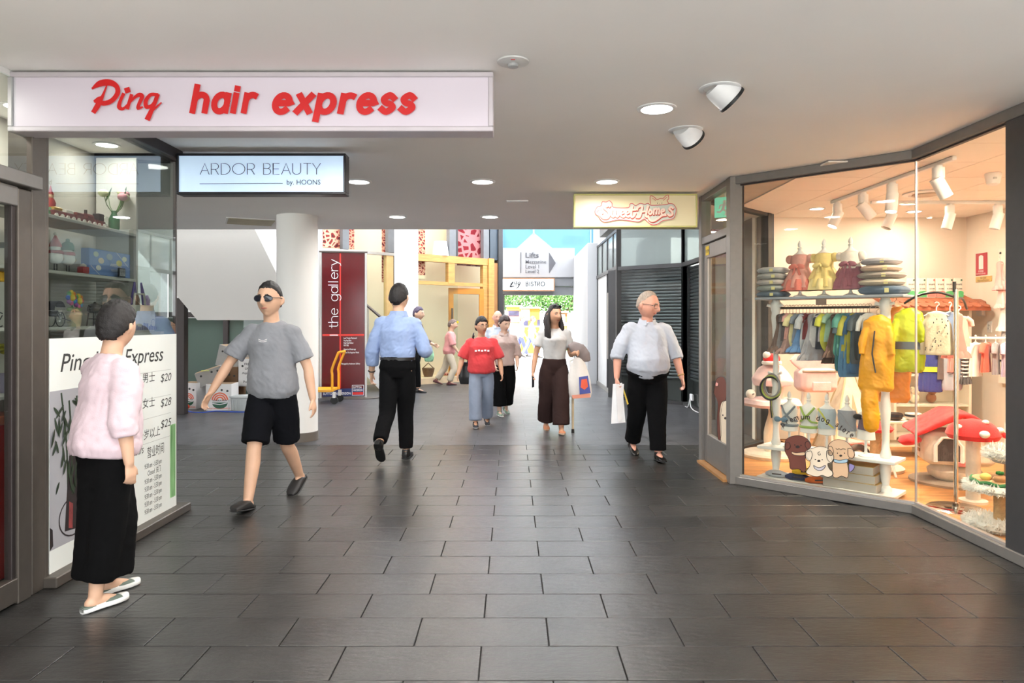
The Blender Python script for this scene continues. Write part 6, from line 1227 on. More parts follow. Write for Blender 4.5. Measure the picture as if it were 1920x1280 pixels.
for i, (nm, c) in enumerate(cols):
    x = -.12 + .085 * i; p = Vector((4.2, 6.5, 0)) + Matrix.Rotation(R(-8), 3, 'Z') @ Vector((x, 0, 0)); st = 'striped' in nm and 'black' in nm
    m = fab('cloth_low_' + nm.replace(' ', '_'), c)
    g = garment(nm + ' on the white pipe rail', (p.x, p.y, 1.3), R(rnd.uniform(25, 60)), .36 if i in (1, 8) else .27 + .02 * (i % 3), .105, m, None, 'dress' if i in (1, 7, 8) else 'shirt', .3, 'dog clothes on the white pipe rail', .05, i, True)
    if i in (1, 8):
        mb = MB()
        for j in range(9): z = -.09 - .033 * j; r = .07 + .006 * j; mb.lathe([(r * 1.02, z), (r * 1.05, z - .001), (r * 1.05, z - .012), (r * 1.02, z - .013)], n=28, sy=.33, cap=False)
        mb.build('stripes', fab('stripe_white', (232, 228, 222)) if i == 1 else fab('stripe_pink', (232, 160, 140)), g, True)['kind'] = 'stuff'
# --- shelf with shingled roof at the back wall
t = thing('house_shelf', 'timber display cabinet with a scalloped red brown roof', 'cabinet', (4.93, 8.3, .02)); WD = M('red_brown_timber', (176, 98, 66), .55, 0, .2, 5); WC = M('cream_cabinet', (232, 222, 204), .6)
MB().box((-.1, .15, .8), (.9, .04, 1.56)).build('back_panel', WC, t)
for x in (-.53, .33): MB().box((x, 0, .78), (.03, .34, 1.56)).build('side_panel', WC, t)
for z in (.1, .45, .8, 1.12): MB().box((-.1, 0, z), (.84, .32, .022)).build('shelf_board', WC, t)
MB().prism([(-.30, 1.58), (.2, 1.74), (.2, 1.70), (-.30, 1.54)], (-.62, 0, 0), (0, 1, 0), UZ, UX, 1.1).build('roof_board', WD, t)
sh_me = None
for r in range(2):
    for i in range(11):
        p = Vector((-.57 + i * .1 + (.05 if r else 0), -.30 + .14 * r, 1.585 + .045 * r))
        if sh_me is None: o = MB().prism([(-.048, .12), (.048, .12), (.048, .02), (.03, -.015), (0, -.03), (-.03, -.015), (-.048, .02)], (0, 0, 0), UX, (0, .95, .31), (0, -.31, .95), .012).build('shingle', M('shingle_brown', (170, 96, 68), .6, 0, .15, 5, rand=.15), t); sh_me = o.data
        else: o = bpy.data.objects.new('shingle', sh_me); C.objects.link(o); o.parent = t
        o.location = p
for z0, z1 in ((.82, 1.1), (1.14, 1.42)):
    f = bpy.data.objects.new('glass_door', None); C.objects.link(f); f.parent = t
    for c, s in (((.24, -.17, (z0 + z1) / 2), (.03, .02, z1 - z0)), ((.02, -.17, (z0 + z1) / 2), (.03, .02, z1 - z0)), ((.13, -.17, z0), (.25, .02, .03)), ((.13, -.17, z1), (.25, .02, .03))): MB().box(c, s).build('door_frame', WC, f)
TOYC = [('pink', (232, 130, 140)), ('cream', (236, 220, 190)), ('brown', (150, 100, 70)), ('gold', (220, 180, 90)), ('red', (206, 60, 56)), ('white', (240, 236, 230))]
for i in range(9):
    nm, c = TOYC[i % 6]; z = (.47, .82, 1.14)[i // 3]; tt = thing('plush_toy', f'{nm} plush toy on the {("lowest", "middle", "upper")[i // 3]} shelf of the roofed cabinet', 'toy', (4.5 + .2 * (i % 3), 8.28, z + .015), 0, 'plush toys in the roofed cabinet'); m = fab('plush_' + nm, c)
    MB().sph((0, 0, .06), (.055, .05, .06), 14, 10).build('toy_body', m, tt, True); MB().sph((0, -.02, .14), .045, 14, 10).build('toy_head', m, tt, True)
    for sg in (-1, 1): MB().sph((sg * .03, -.02, .18), .018, 8, 6).build('ear', m, tt, True)
for i, px in enumerate((1707, 1727, 1745, 1762, 1778, 1796)):
    pk = i in (2, 3); tt = thing('pet_food_bag', ('pink' if pk else 'green') + ' and white snack pouch on the cabinet roof, ' + ('first', 'second', 'third', 'fourth', 'fifth', 'last')[i] + ' counted from the door', 'pouch', (wx(px, 8.37) + .0, 8.37, 1.715), 0, 'snack pouches on the cabinet roof'); w = .1
    bm = MB(); bm.rings([[(x * s1, y * s2, z) for x, y in [(.052 * math.copysign(abs(math.cos(a)) ** .5, math.cos(a)), .024 * math.sin(a)) for a in [2 * math.pi * j / 20 for j in range(20)]]] for z, s1, s2 in ((0, 1, .9), (.03, 1.02, 1.1), (.12, 1, .8), (.2, .98, .3), (.235, .95, .08))]); bm.build('pouch', M('pouch_white', (240, 238, 226), .35), tt, True)
    MB().prism([(-.05, .01), (.05, .01), (.05, .07), (.02, .085), (-.03, .075), (-.05, .06)], (0, -.029, 0), UX, UZ, (0, 1, 0), .003).build('printed_band', M('pouch_pink', (236, 150, 140), .4) if pk else M('pouch_green', (96, 200, 130), .4), tt)
    mb = MB(); write(mb, 'insit', (0, -.024, .15), UX, UZ, .035, offset=.01, align='C', width=.07); write(mb, '8.00M', (0, -.03, .1), UX, UZ, .02, offset=.01, align='C', width=.06); mb.build('lettering', M('charcoal_print'), tt)
    MB().cyl((.035, -.014, .21), (.035, -.01, .21), .011).build('round_mark', M('mark_green', (70, 110, 90), .5) if not pk else M('mark_pink', (220, 110, 110), .5), tt)
# --- side wall fittings (plane faces the shop)
def side_sign(name, lab, cat, z0, z1, y0, y1, m): t = thing(name, lab, cat, (5.515, (y0 + y1) / 2, z0)); MB().box((0, 0, (z1 - z0) / 2), (.008, y1 - y0, z1 - z0), .002).build('plate', m, t); return t
t = side_sign('fire_sign', 'red fire extinguisher sign on the shop side wall', 'sign', 1.98, 2.24, 8.22, 8.42, M('sign_crimson', (190, 70, 84), .5))
MB().plate([(-.04, .07), (.04, .07), (.04, .22), (.015, .235), (-.015, .235), (-.04, .22)], (-.0055, 0, 0), (0, -1, 0), UZ).build('extinguisher_symbol', M('white_print'), t); mb = MB(); write(mb, 'FIRE', (-.0055, 0, .035), (0, -1, 0), UZ, .035, align='C', width=.09); write(mb, 'EXTINGUISHER', (-.0055, 0, .012), (0, -1, 0), UZ, .02, align='C', width=.16); mb.build('lettering', M('white_print'), t)
t = side_sign('notice_plate', 'small gold notice plate below the red sign', 'sign', 1.9, 1.965, 8.14, 8.42, M('gold_plate', (214, 182, 118), .4)); mb = MB(); write(mb, 'No Cash', (-.0055, 0, .038), (0, -1, 0), UZ, .028, align='C', width=.1); write(mb, 'Kept on Premises', (-.0055, 0, .01), (0, -1, 0), UZ, .026, align='C', width=.2); mb.build('lettering', M('black_print'), t)
t = side_sign('wall_control', 'white square wall control beside the cabinet roof', 'control', 1.5, 1.62, 8.26, 8.38, M('white_enamel')); MB().box((-.015, 0, .06), (.03, .1, .1), .004).build('cover', M('white_enamel'), t); MB().box((-.032, 0, .09), (.004, .02, .01)).build('button', M('light_grey'), t)
t = side_sign('light_switch', 'white double light switch on the shop side wall', 'switch', 1.31, 1.44, 8.14, 8.22, M('white_enamel'))
for z in (.045, .085): MB().cyl((-.004, 0, z), (-.014, 0, z), .012).build('switch_button', M('light_grey'), t)
t = thing('peg_board', 'white perforated peg panel on the shop side wall', 'panel', (5.47, 7.6, .9)); MB().box((0, 0, .6), (.02, .7, 1.5)).build('panel', M('warm_white', (244, 234, 222), .6), t)
for i in range(7): MB().cyl((-.012, .31, .1 + .2 * i), (-.02, .31, .1 + .2 * i), .012, n=10).build('peg_hole', M('dark_slot'), t)
for i, (lab, z, c) in enumerate((('pale pink tulle dress on the peg panel', 2.15, (238, 170, 166)), ('blush pink frilled dress on the peg panel', 1.95, (242, 190, 184)), ('white lace dress on the peg panel', 1.7, (232, 226, 222)), ('pearl grey lace dress on the peg panel', 1.5, (206, 204, 208)))): garment(lab, (5.36, 7.78 - .03 * i, z), R(70), .3, .11, fab('tulle_%d' % i, c), None, 'dress', .35, 'dresses on the peg panel', .05, i, True)
# --- exit sign seen through the transom
t = thing('exit_sign', 'green running man exit sign inside the pet shop', 'sign', (2.11, 7.02, 2.47), R(58)); MB().box((0, 0, .1), (.03, .2, .2), .004).build('face', M('exit_green', (120, 206, 176), .4, emit=.35), t)
mb = MB()
for pts, w in (([(.0, .15), (.005, .155)], .03), ([(0, .13), (-.015, .08)], .03), ([(-.015, .08), (.02, .055), (.01, .02)], .018), ([(-.015, .08), (-.045, .05), (-.07, .055)], .018), ([(0, .125), (.04, .105), (.05, .13)], .014), ([(0, .125), (-.04, .12), (-.05, .09)], .014)): mb.ribbon(pts, w, (-.017, 0, 0), (0, -1, 0), UZ)
mb.build('running_figure', M('white_print'), t); MB().tube([(0, 0, .2), (0, 0, .235)], .008).build('hanger_rod', RING, t)
# --- red mushroom play house (cat furniture)
RF = fab('red_felt', (222, 44, 44)); CF = fab('cream_plush', (226, 214, 198)); WF = fab('white_felt', (240, 234, 226)); PG = fab('pink_grey_felt', (206, 120, 116))
t = thing('cat_playhouse', 'red roofed plush cat playhouse on a pedestal', 'cat house', (3.9, 6.25, .02), R(-18)); t.scale = (1.18, 1.1, .84)
MB().lathe([(.3, 0), (.3, .025), (.27, .035), (.05, .036)], n=36).build('base_disc', fab('taupe_base', (150, 130, 112)), t, True); MB().lathe([(.12, .03), (.17, .08), (.18, .14), (.12, .2)], n=28).build('pedestal', CF, t, True)
hb = MB(); hb.box((0, 0, .38), (.46, .38, .34), .04); fuse(hb, 'house_body', CF, t, .012, 3)
rb = MB(); rb.prism([(-.3, .5), (0, .72), (.3, .5), (.3, .545), (.05, .76), (-.05, .76), (-.3, .545)], (0, -.27, 0), UX, UZ, (0, 1, 0), .54); fuse(rb, 'roof', RF, t, .014, 4, .008, 10)
rb = MB(); ell(rb, [((-.27, -.1, .47), .1, .05), ((-.34, -.12, .44), .12, .055), ((-.38, -.12, .41), .06, .03)], 14, (0, 1, 0)); fuse(rb, 'porch_roof', RF, t, .012, 3)
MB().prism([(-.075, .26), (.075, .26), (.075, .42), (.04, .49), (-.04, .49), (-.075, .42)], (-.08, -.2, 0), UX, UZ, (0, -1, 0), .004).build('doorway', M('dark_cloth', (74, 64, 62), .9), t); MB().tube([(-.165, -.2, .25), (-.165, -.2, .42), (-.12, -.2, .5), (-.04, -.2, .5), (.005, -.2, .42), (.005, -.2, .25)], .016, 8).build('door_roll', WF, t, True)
for i in range(3):
    for j in range(3): MB().box((-.235, -.02 + .045 * i, .33 + .05 * j), (.006, .03, .032)).build('window_pane', M('tan_felt', (190, 150, 120), .9), t)
MB().box((.02, -.2, .235), (.1, .02, .05), .008).build('step_pad', PG, t)
t = thing('mushroom_post', 'red mushroom scratching post with white spots', 'cat post', (3.62, 5.56, .02)); MB().lathe([(.05, 0), (.05, .5)], n=22).build('post', CF, t, True); MB().lathe([(.1, 0), (.1, .02), (.03, .03)], n=30).build('base_disc', CF, t, True)
MB().lathe([(.04, .49), (.17, .5), (.19, .535), (.17, .59), (.11, .635), (.02, .655)], n=30).build('cap', RF, t, True)
for a, z, r, rr_ in ((-100, .56, .185, .036), (-40, .58, .172, .03), (-160, .6, .16, .026), (-70, .64, .1, .024)): MB().sph((math.cos(R(a)) * r, math.sin(R(a)) * r, z), (rr_, rr_, rr_ * .8), 12, 8).build('spot', WF, t, True)
t = thing('cat_post', 'low scratching post with a cream disc beside the playhouse', 'cat post', (3.48, 6.78, .02)); MB().lathe([(.24, 0), (.25, .03), (.23, .045), (.03, .05)], n=32).build('base_disc', fab('pale_disc', (232, 210, 190)), t, True); MB().lathe([(.05, .045), (.05, .36)], n=20).build('post', M('sisal', (196, 160, 116), .9, 0, .15, 40, .4, 120), t, True); MB().lathe([(.03, .36), (.14, .37), (.16, .4), (.1, .45), (.02, .47)], n=24).build('cap', RF, t, True)
# --- fluffy tiered cat tree in the near corner
FUR = M('white_fur', (240, 238, 232), .95, 0, .05, 20, .5, 80)
def fluffy(c, r, h, n, parent, nm, mat=FUR, seed=1):
    rr = random.Random(seed); mb = MB(); mb.lathe([(r * .9, 0), (r, h * .4), (r * .92, h), (.02, h * 1.05)], c, 36)
    for i in range(n):
        a = rr.uniform(0, 6.283); q = rr.random(); 
        if q < .6: p = Vector((math.cos(a) * r * .97, math.sin(a) * r * .97, h * rr.random())); d = Vector((math.cos(a), math.sin(a), rr.uniform(-.6, .5)))
        else: k = math.sqrt(rr.random()) * r * .95; p = Vector((math.cos(a) * k, math.sin(a) * k, h)); d = Vector((rr.uniform(-.5, .5), rr.uniform(-.5, .5), 1))
        d = d.normalized() * rr.uniform(.02, .038); s = d.orthogonal().normalized() * .005; s2 = d.cross(s).normalized() * .005; p += Vector(c); mb.add([p + s, p - s * .5 + s2, p - s * .5 - s2, p + d], [(0, 1, 3), (1, 2, 3), (2, 0, 3)])
    o = mb.build(nm, mat, parent); return o
t = thing('cat_tree', 'white fluffy tiered cat tree with a sandy play deck', 'cat tree', (3.36, 4.86, .02))
fluffy((0, 0, 0), .22, .06, 700, t, 'fluffy_base', seed=1); MB().lathe([(.048, .05), (.048, .26)], n=22).build('post', M('sisal'), t, True); fluffy((0, 0, .255), .215, .055, 900, t, 'fluffy_deck', seed=2)
MB().lathe([(.17, .315), (.175, .325), (.17, .34), (.02, .345)], n=32).build('sand_pad', fab('sand_felt', (226, 174, 122)), t, True); MB().tube([(math.cos(R(a)) * .178, math.sin(R(a)) * .178, .325 + .006 * math.sin(R(a * 9))) for a in range(0, 360, 8)], .012, 6, closed=True).build('grass_rim', fab('grass_felt', (52, 122, 70)), t, True)
for x, y, r, m, nm in ((-.08, -.1, .035, fab('pebble_tan', (190, 140, 96)), 'toy_stump'), (.05, -.09, .03, fab('pebble_gold', (220, 176, 96)), 'toy_pebble'), (-.02, -.03, .03, fab('pebble_brown', (150, 110, 76)), 'toy_pebble'), (-.13, -.03, .03, fab('pebble_yellow', (240, 206, 110)), 'toy_pebble')): MB().sph((x, y, .36), (r * 1.2, r, r * .85), 14, 10).build(nm, m, t, True)
for k in range(5): a = R(72 * k); MB().sph((-.08 + .014 * math.cos(a), -.1 + .014 * math.sin(a), .4), (.014, .008, .012), 8, 6).build('toy_leaf', fab('leaf_green', (40, 120, 50)), t, True)
MB().cyl((.12, .1, .3), (.12, .1, .47), .03).build('post', M('sisal'), t, True); fluffy((.1, .03, .47), .17, .07, 700, t, 'fluffy_hood', seed=3); MB().lathe([(.03, -.045), (.12, -.03), (.155, 0), (.15, .01)], (.1, .03, .475), 26).build('blue_underside', fab('pale_blue_felt', (176, 188, 208)), t, True)
# --- pink cat tree and beds by the splayed window
PKF = fab('pale_pink_plush', (238, 202, 200)); CRM = fab('cream_velour', (238, 222, 200))
t = thing('pink_cat_tree', 'pale pink cat tree with cream trunk by the splayed window', 'cat tree', (2.74, 7.45, .02)); MB().lathe([(.3, 0), (.31, .03), (.29, .05), (.04, .055)], n=36).build('base_disc', CRM, t, True)
MB().tube(crv([(-.02, 0, .05), (-.03, 0, .25), (.02, 0, .45), (0, 0, .55)], 4), .06, 14).build('trunk', CRM, t, True); MB().lathe([(.06, .52), (.28, .53), (.3, .56), (.28, .6), (.04, .61)], n=36, fold=([.0, .06, .08, .06, 0], 5, 0)).build('cloud_deck', PKF, t, True); MB().cyl((.1, .08, .6), (.1, .08, .75), .05).build('trunk', CRM, t, True)
hb = MB(); ell(hb, [((.02, .05, .74), .2, .16), ((.02, .05, .8), .22, .18), ((.03, .05, .9), .16, .13), ((.05, .05, .97), .07, .05)], 24); fuse(hb, 'pillow_hut', PKF, t, .012, 3)
t = thing('plush_hat_toy', 'red and white plush hat toy on the pink cat tree', 'toy', (2.72, 7.42, .985)); MB().sph((0, 0, .06), (.09, .07, .06), 16, 10).build('toy_body', RF, t, True); MB().sph((-.06, -.02, .1), .04, 12, 8).build('pompom', WF, t, True); MB().lathe([(.09, .0), (.1, .01), (.1, .03), (.09, .04)], n=24).build('brim', WF, t, True)
t = thing('plush_mouse', 'grey furry plush mouse on the pink cat tree deck', 'toy', (2.66, 7.3, .628)); MB().sph((0, 0, .035), (.06, .04, .035), 14, 8).build('toy_body', fab('grey_fur', (126, 118, 112)), t, True); MB().sph((.06, -.01, .04), .028, 10, 8).build('toy_head', fab('grey_fur'), t, True)
t = thing('plush_ball', 'white furry ball on the pink cat tree deck', 'toy', (2.5, 7.42, .628)); MB().sph((0, 0, .05), .05, 14, 10).build('ball', WF, t, True); MB().tube([(.0, -.05, .05), (.02, -.05, .06)], .008).build('nose', fab('grey_fur'), t)
t = thing('pet_carrier', 'pale pink padded pet carrier on a stand', 'carrier', (3.32, 7.75, .02)); hb = MB(); hb.box((0, 0, .78), (.4, .3, .26), .05); fuse(hb, 'carrier_body', PKF, t, .012, 3); hb = MB(); ell(hb, [((-.19, 0, .9), .02, .14), ((-.1, 0, 1.0), .03, .15), ((.1, 0, 1.0), .03, .15), ((.19, 0, .9), .02, .14)], 16, (0, 1, 0)); fuse(hb, 'hood', PKF, t, .012, 3); MB().box((0, -.16, .72), (.2, .02, .1), .008).build('pocket', PKF, t); MB().tube([(-.2, -.15, .88), (.2, -.15, .88)], .012).build('piping', fab('taupe_base'), t, True)
for x in (-.15, .15): MB().tube([(x, -.1, 0), (x * .9, 0, .66)], .014).build('leg', WP, t); MB().tube([(x, .1, 0), (x * .9, 0, .66)], .014).build('leg', WP, t)
t = thing('cat_tent', 'cream fabric cat tent with timber poles', 'tent', (3.75, 7.9, .02)); MB().add([(-.28, -.25, .0), (.28, -.25, 0), (.28, .25, 0), (-.28, .25, 0), (0, 0, 1.0)], [(0, 1, 4), (1, 2, 4), (2, 3, 4), (3, 0, 4), (3, 2, 1, 0)]).build('tent_cloth', fab('cream_canvas', (238, 220, 196)), t)
for a, b in ((-.28, -.25), (.28, -.25), (.28, .25), (-.28, .25)): MB().tube([(a * 1.02, b * 1.02, 0), (-a * .12, -b * .12, 1.12)], .011).build('tent_pole', M('pale_wood'), t)
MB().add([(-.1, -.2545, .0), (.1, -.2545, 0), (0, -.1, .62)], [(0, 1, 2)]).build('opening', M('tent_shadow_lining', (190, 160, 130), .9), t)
t = thing('wheel_toy', 'cream wheel shaped toy on the shop floor', 'toy', (3.35, 6.85, .02)); MB().tube([(math.cos(R(a)) * .085, 0, .12 + math.sin(R(a)) * .085) for a in range(0, 360, 15)], .03, 10, closed=True).build('tyre', fab('dark_tyre', (90, 74, 66)), t, True); MB().cyl((0, -.02, .12), (0, .02, .12), .05).build('hub', CRM, t, True)
# --- low bench with pots, stools, toy pen
t = thing('low_bench', 'cream low bench shelf behind the display rack', 'bench', (4.05, 7.55, .02)); MB().box((0, 0, .36), (.7, .34, .025), .004).build('top_board', CRM if False else M('cream_cabinet'), t); MB().box((0, 0, .12), (.66, .32, .02)).build('shelf_board', M('cream_cabinet'), t)
for x in (-.32, .32): MB().box((x, 0, .18), (.03, .32, .36)).build('side_panel', M('cream_cabinet'), t)
for i, (x, nm, c) in enumerate(((-.2, 'yellow', (236, 186, 50)), (.0, 'dark', (66, 52, 48)), (.2, 'white', (236, 230, 222)))):
    tt = thing('pet_bowl', f'{nm} round pet bowl on the low bench', 'bowl', (4.05 + x, 7.5, .395), 0, 'pet bowls on the low bench'); MB().lathe([(.05, 0), (.075, .02), (.08, .07), (.07, .075), (.062, .03)], n=24).build('bowl', M('bowl_' + nm, c, .4), tt, True); MB().lathe([(.083, .04), (.085, .05), (.083, .06)], n=24, cap=False).build('rim_band', M('dark_print'), tt, True)
for i, x in enumerate((3.42, 3.62)):
    tt = thing('pink_stool', 'small pink stool nearer the ' + ('rack' if i == 0 else 'playhouse'), 'stool', (x, 7.15 - .1 * i, .02), R(20), 'small pink stools'); MB().box((0, 0, .2), (.2, .16, .03), .01).build('seat', fab('pink_stool_paint', (236, 160, 150)), tt)
    for a in (-.07, .07):
        for b in (-.05, .05): MB().tube([(a * 1.2, b * 1.2, 0), (a, b, .19)], .012).build('leg', fab('pink_stool_paint'), tt)
t = thing('wire_pen', 'white wire toy pen full of soft toys', 'pen', (4.75, 6.2, .02))
for z in (.12, .3, .5): MB().tube([(-.28, -.22, z), (.28, -.22, z), (.28, .22, z), (-.28, .22, z)], .006, 6, closed=True).build('hoop_wire', WP, t, True)
for x, y in ((-.28, -.22), (.28, -.22), (.28, .22), (-.28, .22), (0, -.22), (0, .22), (-.14, -.22), (.14, -.22)): MB().tube([(x, y, 0), (x, y, .5)], .006, 6).build('upright_wire', WP, t)
MB().box((0, 0, .36), (.54, .42, .02)).build('tray', M('cream_cabinet'), t)
for i in range(12):
    c = [(214, 60, 66), (90, 150, 70), (236, 120, 130), (240, 200, 90), (196, 40, 50), (120, 180, 90)][i % 6]; nm = ['red', 'green', 'pink', 'yellow', 'crimson', 'lime'][i % 6]; x, y = -.2 + .13 * (i % 4), -.13 + .13 * (i // 4)
    tt = thing('squeaky_toy', nm + ' soft toy in the white wire pen, ' + ('front', 'middle', 'back')[i // 4] + ' row', 'toy', (4.75 + x, 6.2 + y, .39), R(40 * i), 'soft toys in the wire pen'); MB().sph((0, 0, .045), (.075, .05, .045), 14, 8).build('toy_body', fab('soft_' + nm, c), tt, True); MB().tube([(.05, 0, .07), (.07, 0, .1), (.1, 0, .1)], .012).build('stalk', fab('leaf_green'), tt, True)
# --- things on the rack base
for i in range(3):
    t = thing('flat_box', ('bottom', 'middle', 'top')[i] + ' flat grey box of the stack on the rack base', 'box', RW(.22 - .02 * i, -.02, .0705 + .067 * i), rA + R((-2, 1, 3)[i]), 'flat grey boxes on the rack base'); MB().box((0, 0, .033), (.42, .24, .066), .002).build('tray', M('box_grey', (184, 178, 170), .7), t); MB().box((0, 0, .0655), (.424, .244, .002)).build('lid_edge', M('gold_edge', (196, 160, 90), .6), t)
for i, (x, nm, c, z) in enumerate(((-.4, 'pale grey folded pet blanket', (170, 172, 178), .0705), (-.22, 'navy and red rolled toy', (50, 54, 84), .0705), (-.16, 'yellow banana shaped toy', (226, 180, 40), .126), (-.05, 'orange and brown toy', (196, 96, 40), .0705))):
    t = thing('rack_toy', nm + ' on the rack base', 'toy', RW(x, -.09, z), rA + R(10 * i), 'things on the rack base'); mb = MB(); ell(mb, [((-.1, 0, .02), .012, .014), ((-.06, -.01, .028), .03, .03), ((.03, 0, .03), .034, .032), ((.1, .015, .026), .012, .014)], 14, (0, 1, 0)); mb.v = [(a, b, max(.001, c_)) for a, b, c_ in mb.v]; mb.build('toy_body', fab('rack_' + nm.split()[0] + nm.split()[1], c, var=.2), t, True)
    MB().tube([(-.03, -.036, .03), (.05, -.036, .035)], .006).build('stitching', fab('rack_trim', (70, 60, 60)), t)
for i in range(4):
    t = thing('dog_collar', ('grey', 'taupe', 'lime', 'black')[i] + ' rope lead looped on the rack peg', 'lead', RW(-.46, -.06 - .012 * i, .87 - .008 * i), rA + R(12 * i - 20), 'leads looped on the rack peg'); m = fab('lead_%d' % i, ((132, 134, 140), (150, 130, 112), (160, 180, 80), (44, 42, 44))[i]); MB().tube([(math.cos(R(a)) * .085, .0, math.sin(R(a)) * .1 - .0) for a in range(0, 360, 15)], .009, 8, closed=True).build('loop', m, t, True); MB().tube([(0, 0, -.1), (.005, -.01, -.18), (.012, 0, -.26)], .006).build('tail', m, t, True)
# --- window decals: three puppies, shop slogan; door decal
gp = B_.copy(); gu = (C_ - B_).normalized(); gn = Vector((-gu.y, gu.x, 0)); gn = gn if gn.y < 0 else -gn
def GP(px, py, lift=.009):
    p0 = gp + gn * lift; k = (px - 960) / 1328; t = (k * p0.y - p0.x) / (gu.x - k * gu.y); q = p0 + gu * t; return Vector((q.x, q.y, wz(py, q.y)))
def z5(x, y): return (1380 + .2343 * x, 660 + .2343 * y)
t = thing('window_decal', 'sticker of three cartoon puppies on the shop window', 'decal', (0, 0, 0)); t2 = thing('window_lettering', 'black handwritten slogan lettering on the shop window', 'lettering', (0, 0, 0))
def decal(pts, m, nm, lift, parent=t, F=lambda a, b, l: GP(*z5(a, b), l), n=4, line=None):
    q = crv(list(pts) + [pts[0]], n)[:-1]; mb = MB(); mb.add([F(a, b, lift) for a, b in q], [tuple(range(len(q)))]); mb.build(nm, m, parent)
    mb = MB(); Q = [F(a, b, lift + .0006) for a, b in q]; mb.tube(Q, line or .0022, 4, closed=True); mb.build('outline', M('decal_ink', (46, 34, 32), .6), parent)
def dots(pts, r, parent=t, F=lambda a, b, l: GP(*z5(a, b), l)):
    mb = MB()
    for a, b, k in pts: mb.add([F(a + r * k * math.cos(R(q)), b + r * math.sin(R(q)), .0125) for q in range(0, 360, 40)], [tuple(range(9))])
    mb.build('face_marks', M('decal_ink'), parent)
BRN = M('decal_brown', (112, 62, 50), .6); CRE = M('decal_cream', (240, 222, 196), .6); TAN = M('decal_tan', (226, 188, 150), .6)
decal([(390, 760), (400, 700), (460, 670), (530, 672), (580, 705), (600, 750), (570, 790), (555, 850), (560, 930), (540, 960), (505, 935), (470, 935), (435, 930), (425, 860), (395, 800)], BRN, 'brown_puppy', .0092)
decal([(445, 795), (480, 805), (548, 800), (545, 825), (480, 825), (448, 812)], TAN, 'puppy_scarf', .0108); dots([(493, 757, 1.4)], 12); dots([(470, 742, 1), (520, 745, 1)], 5)
decal([(735, 790), (745, 735), (800, 700), (860, 705), (900, 730), (945, 790), (940, 840), (905, 850), (890, 880), (900, 950), (890, 1005), (845, 990), (810, 1005), (775, 990), (770, 900), (765, 850)], TAN, 'tan_puppy', .0096)
decal([(785, 855), (830, 865), (890, 855), (892, 880), (835, 888), (785, 878)], M('decal_blue', (176, 206, 220), .6), 'puppy_collar', .011); dots([(838, 828, 1.4)], 9); dots([(812, 808, 1), (868, 808, 1)], 5)
decal([(555, 830), (560, 790), (620, 765), (680, 755), (745, 775), (780, 830), (770, 885), (735, 890), (745, 930), (780, 970), (740, 1000), (690, 985), (650, 995), (600, 985), (560, 960), (590, 910), (590, 870)], CRE, 'cream_puppy', .0102)
decal([(620, 905), (665, 925), (715, 905), (700, 935), (665, 948), (630, 930)], M('decal_lilac', (206, 200, 206), .6), 'puppy_bib', .0115); dots([(663, 870, 1.5)], 9); dots([(635, 858, 1), (690, 860, 1)], 5)
for pts, m in (([(398, 725), (420, 720), (435, 750), (420, 775), (392, 770)], BRN), ([(555, 720), (580, 715), (600, 755), (575, 775), (555, 750)], BRN), ([(560, 800), (600, 790), (608, 830), (590, 870), (560, 850)], CRE), ([(725, 790), (760, 790), (782, 840), (760, 882), (728, 850)], CRE), ([(738, 760), (765, 755), (780, 800), (760, 830), (736, 810)], TAN), ([(895, 770), (930, 775), (950, 820), (930, 850), (898, 830)], TAN)): decal(pts, m, 'ear', .0118)
mb = MB(); mb.tube([GP(*z5(a, b), .0125) for a, b in crv([(672, 795), (655, 805), (660, 822), (675, 820), (672, 808)], 4)], .002, 4); mb.tube([GP(*z5(a, b), .0125) for a, b in crv([(798, 768), (810, 778), (825, 772), (840, 780), (855, 772), (878, 778)], 4)], .002, 4); mb.build('curl_marks', M('decal_ink'), t)
decal([(905, 890), (948, 905), (938, 940), (905, 958)], M('decal_violet', (150, 140, 190), .6), 'toy_cup', .0112, n=2)
path = [(375, 598), (410, 575), (440, 560), (472, 550), (498, 540), (522, 537), (556, 537), (610, 540), (645, 545), (682, 552), (720, 562), (765, 580), (795, 590), (825, 615), (850, 632), (885, 655), (910, 672)]
mb = MB(); s_ = 36
for ch, (a, b), nx_ in zip('premium dog store', path, path[1:] + [(935, 690)]):
    if ch == ' ': mb.build('word', M('decal_ink'), t2); mb = MB()
    ang = math.atan2(nx_[1] - b, nx_[0] - a); wd, st = G[ch]
    for k in st:
        q = [(a + (x * math.cos(ang) + y * math.sin(ang)) * s_ * 1.15, b + (x * math.sin(ang) - y * math.cos(ang)) * s_ * 1.15) for x, y in k]; mb.tube([GP(*z5(*p), .009) for p in q], .0036, 5)
mb.build('word', M('decal_ink'), t2)
def dz(a, b, l):
    px, py = 1300 + .4684 * a, 320 + .4684 * b; x = 1.98 - .008 - (l - .009); Z = x * 1328 / (px - 960); return Vector((x, Z, wz(py, Z)))
t3 = thing('door_decal', 'sticker of a brown and a white cartoon puppy on the pet shop door', 'decal', (0, 0, 0))
decal([(82, 890), (92, 835), (120, 825), (133, 860), (130, 915), (118, 930), (110, 985), (112, 1060), (100, 1075), (95, 1000), (98, 930)], BRN, 'brown_puppy', .0092, t3, dz); decal([(105, 970), (112, 930), (128, 920), (143, 935), (146, 1000), (140, 1030), (146, 1090), (130, 1095), (112, 1085), (108, 1040), (106, 1005)], CRE, 'white_puppy', .01, t3, dz)
dots([(128, 990, 1)], 5, t3, dz); dots([(118, 978, .7), (138, 978, .7)], 3.5, t3, dz); decal([(90, 845), (100, 850), (98, 862), (88, 860)], M('decal_pink', (240, 170, 160), .6), 'bow', .0112, t3, dz, 2)

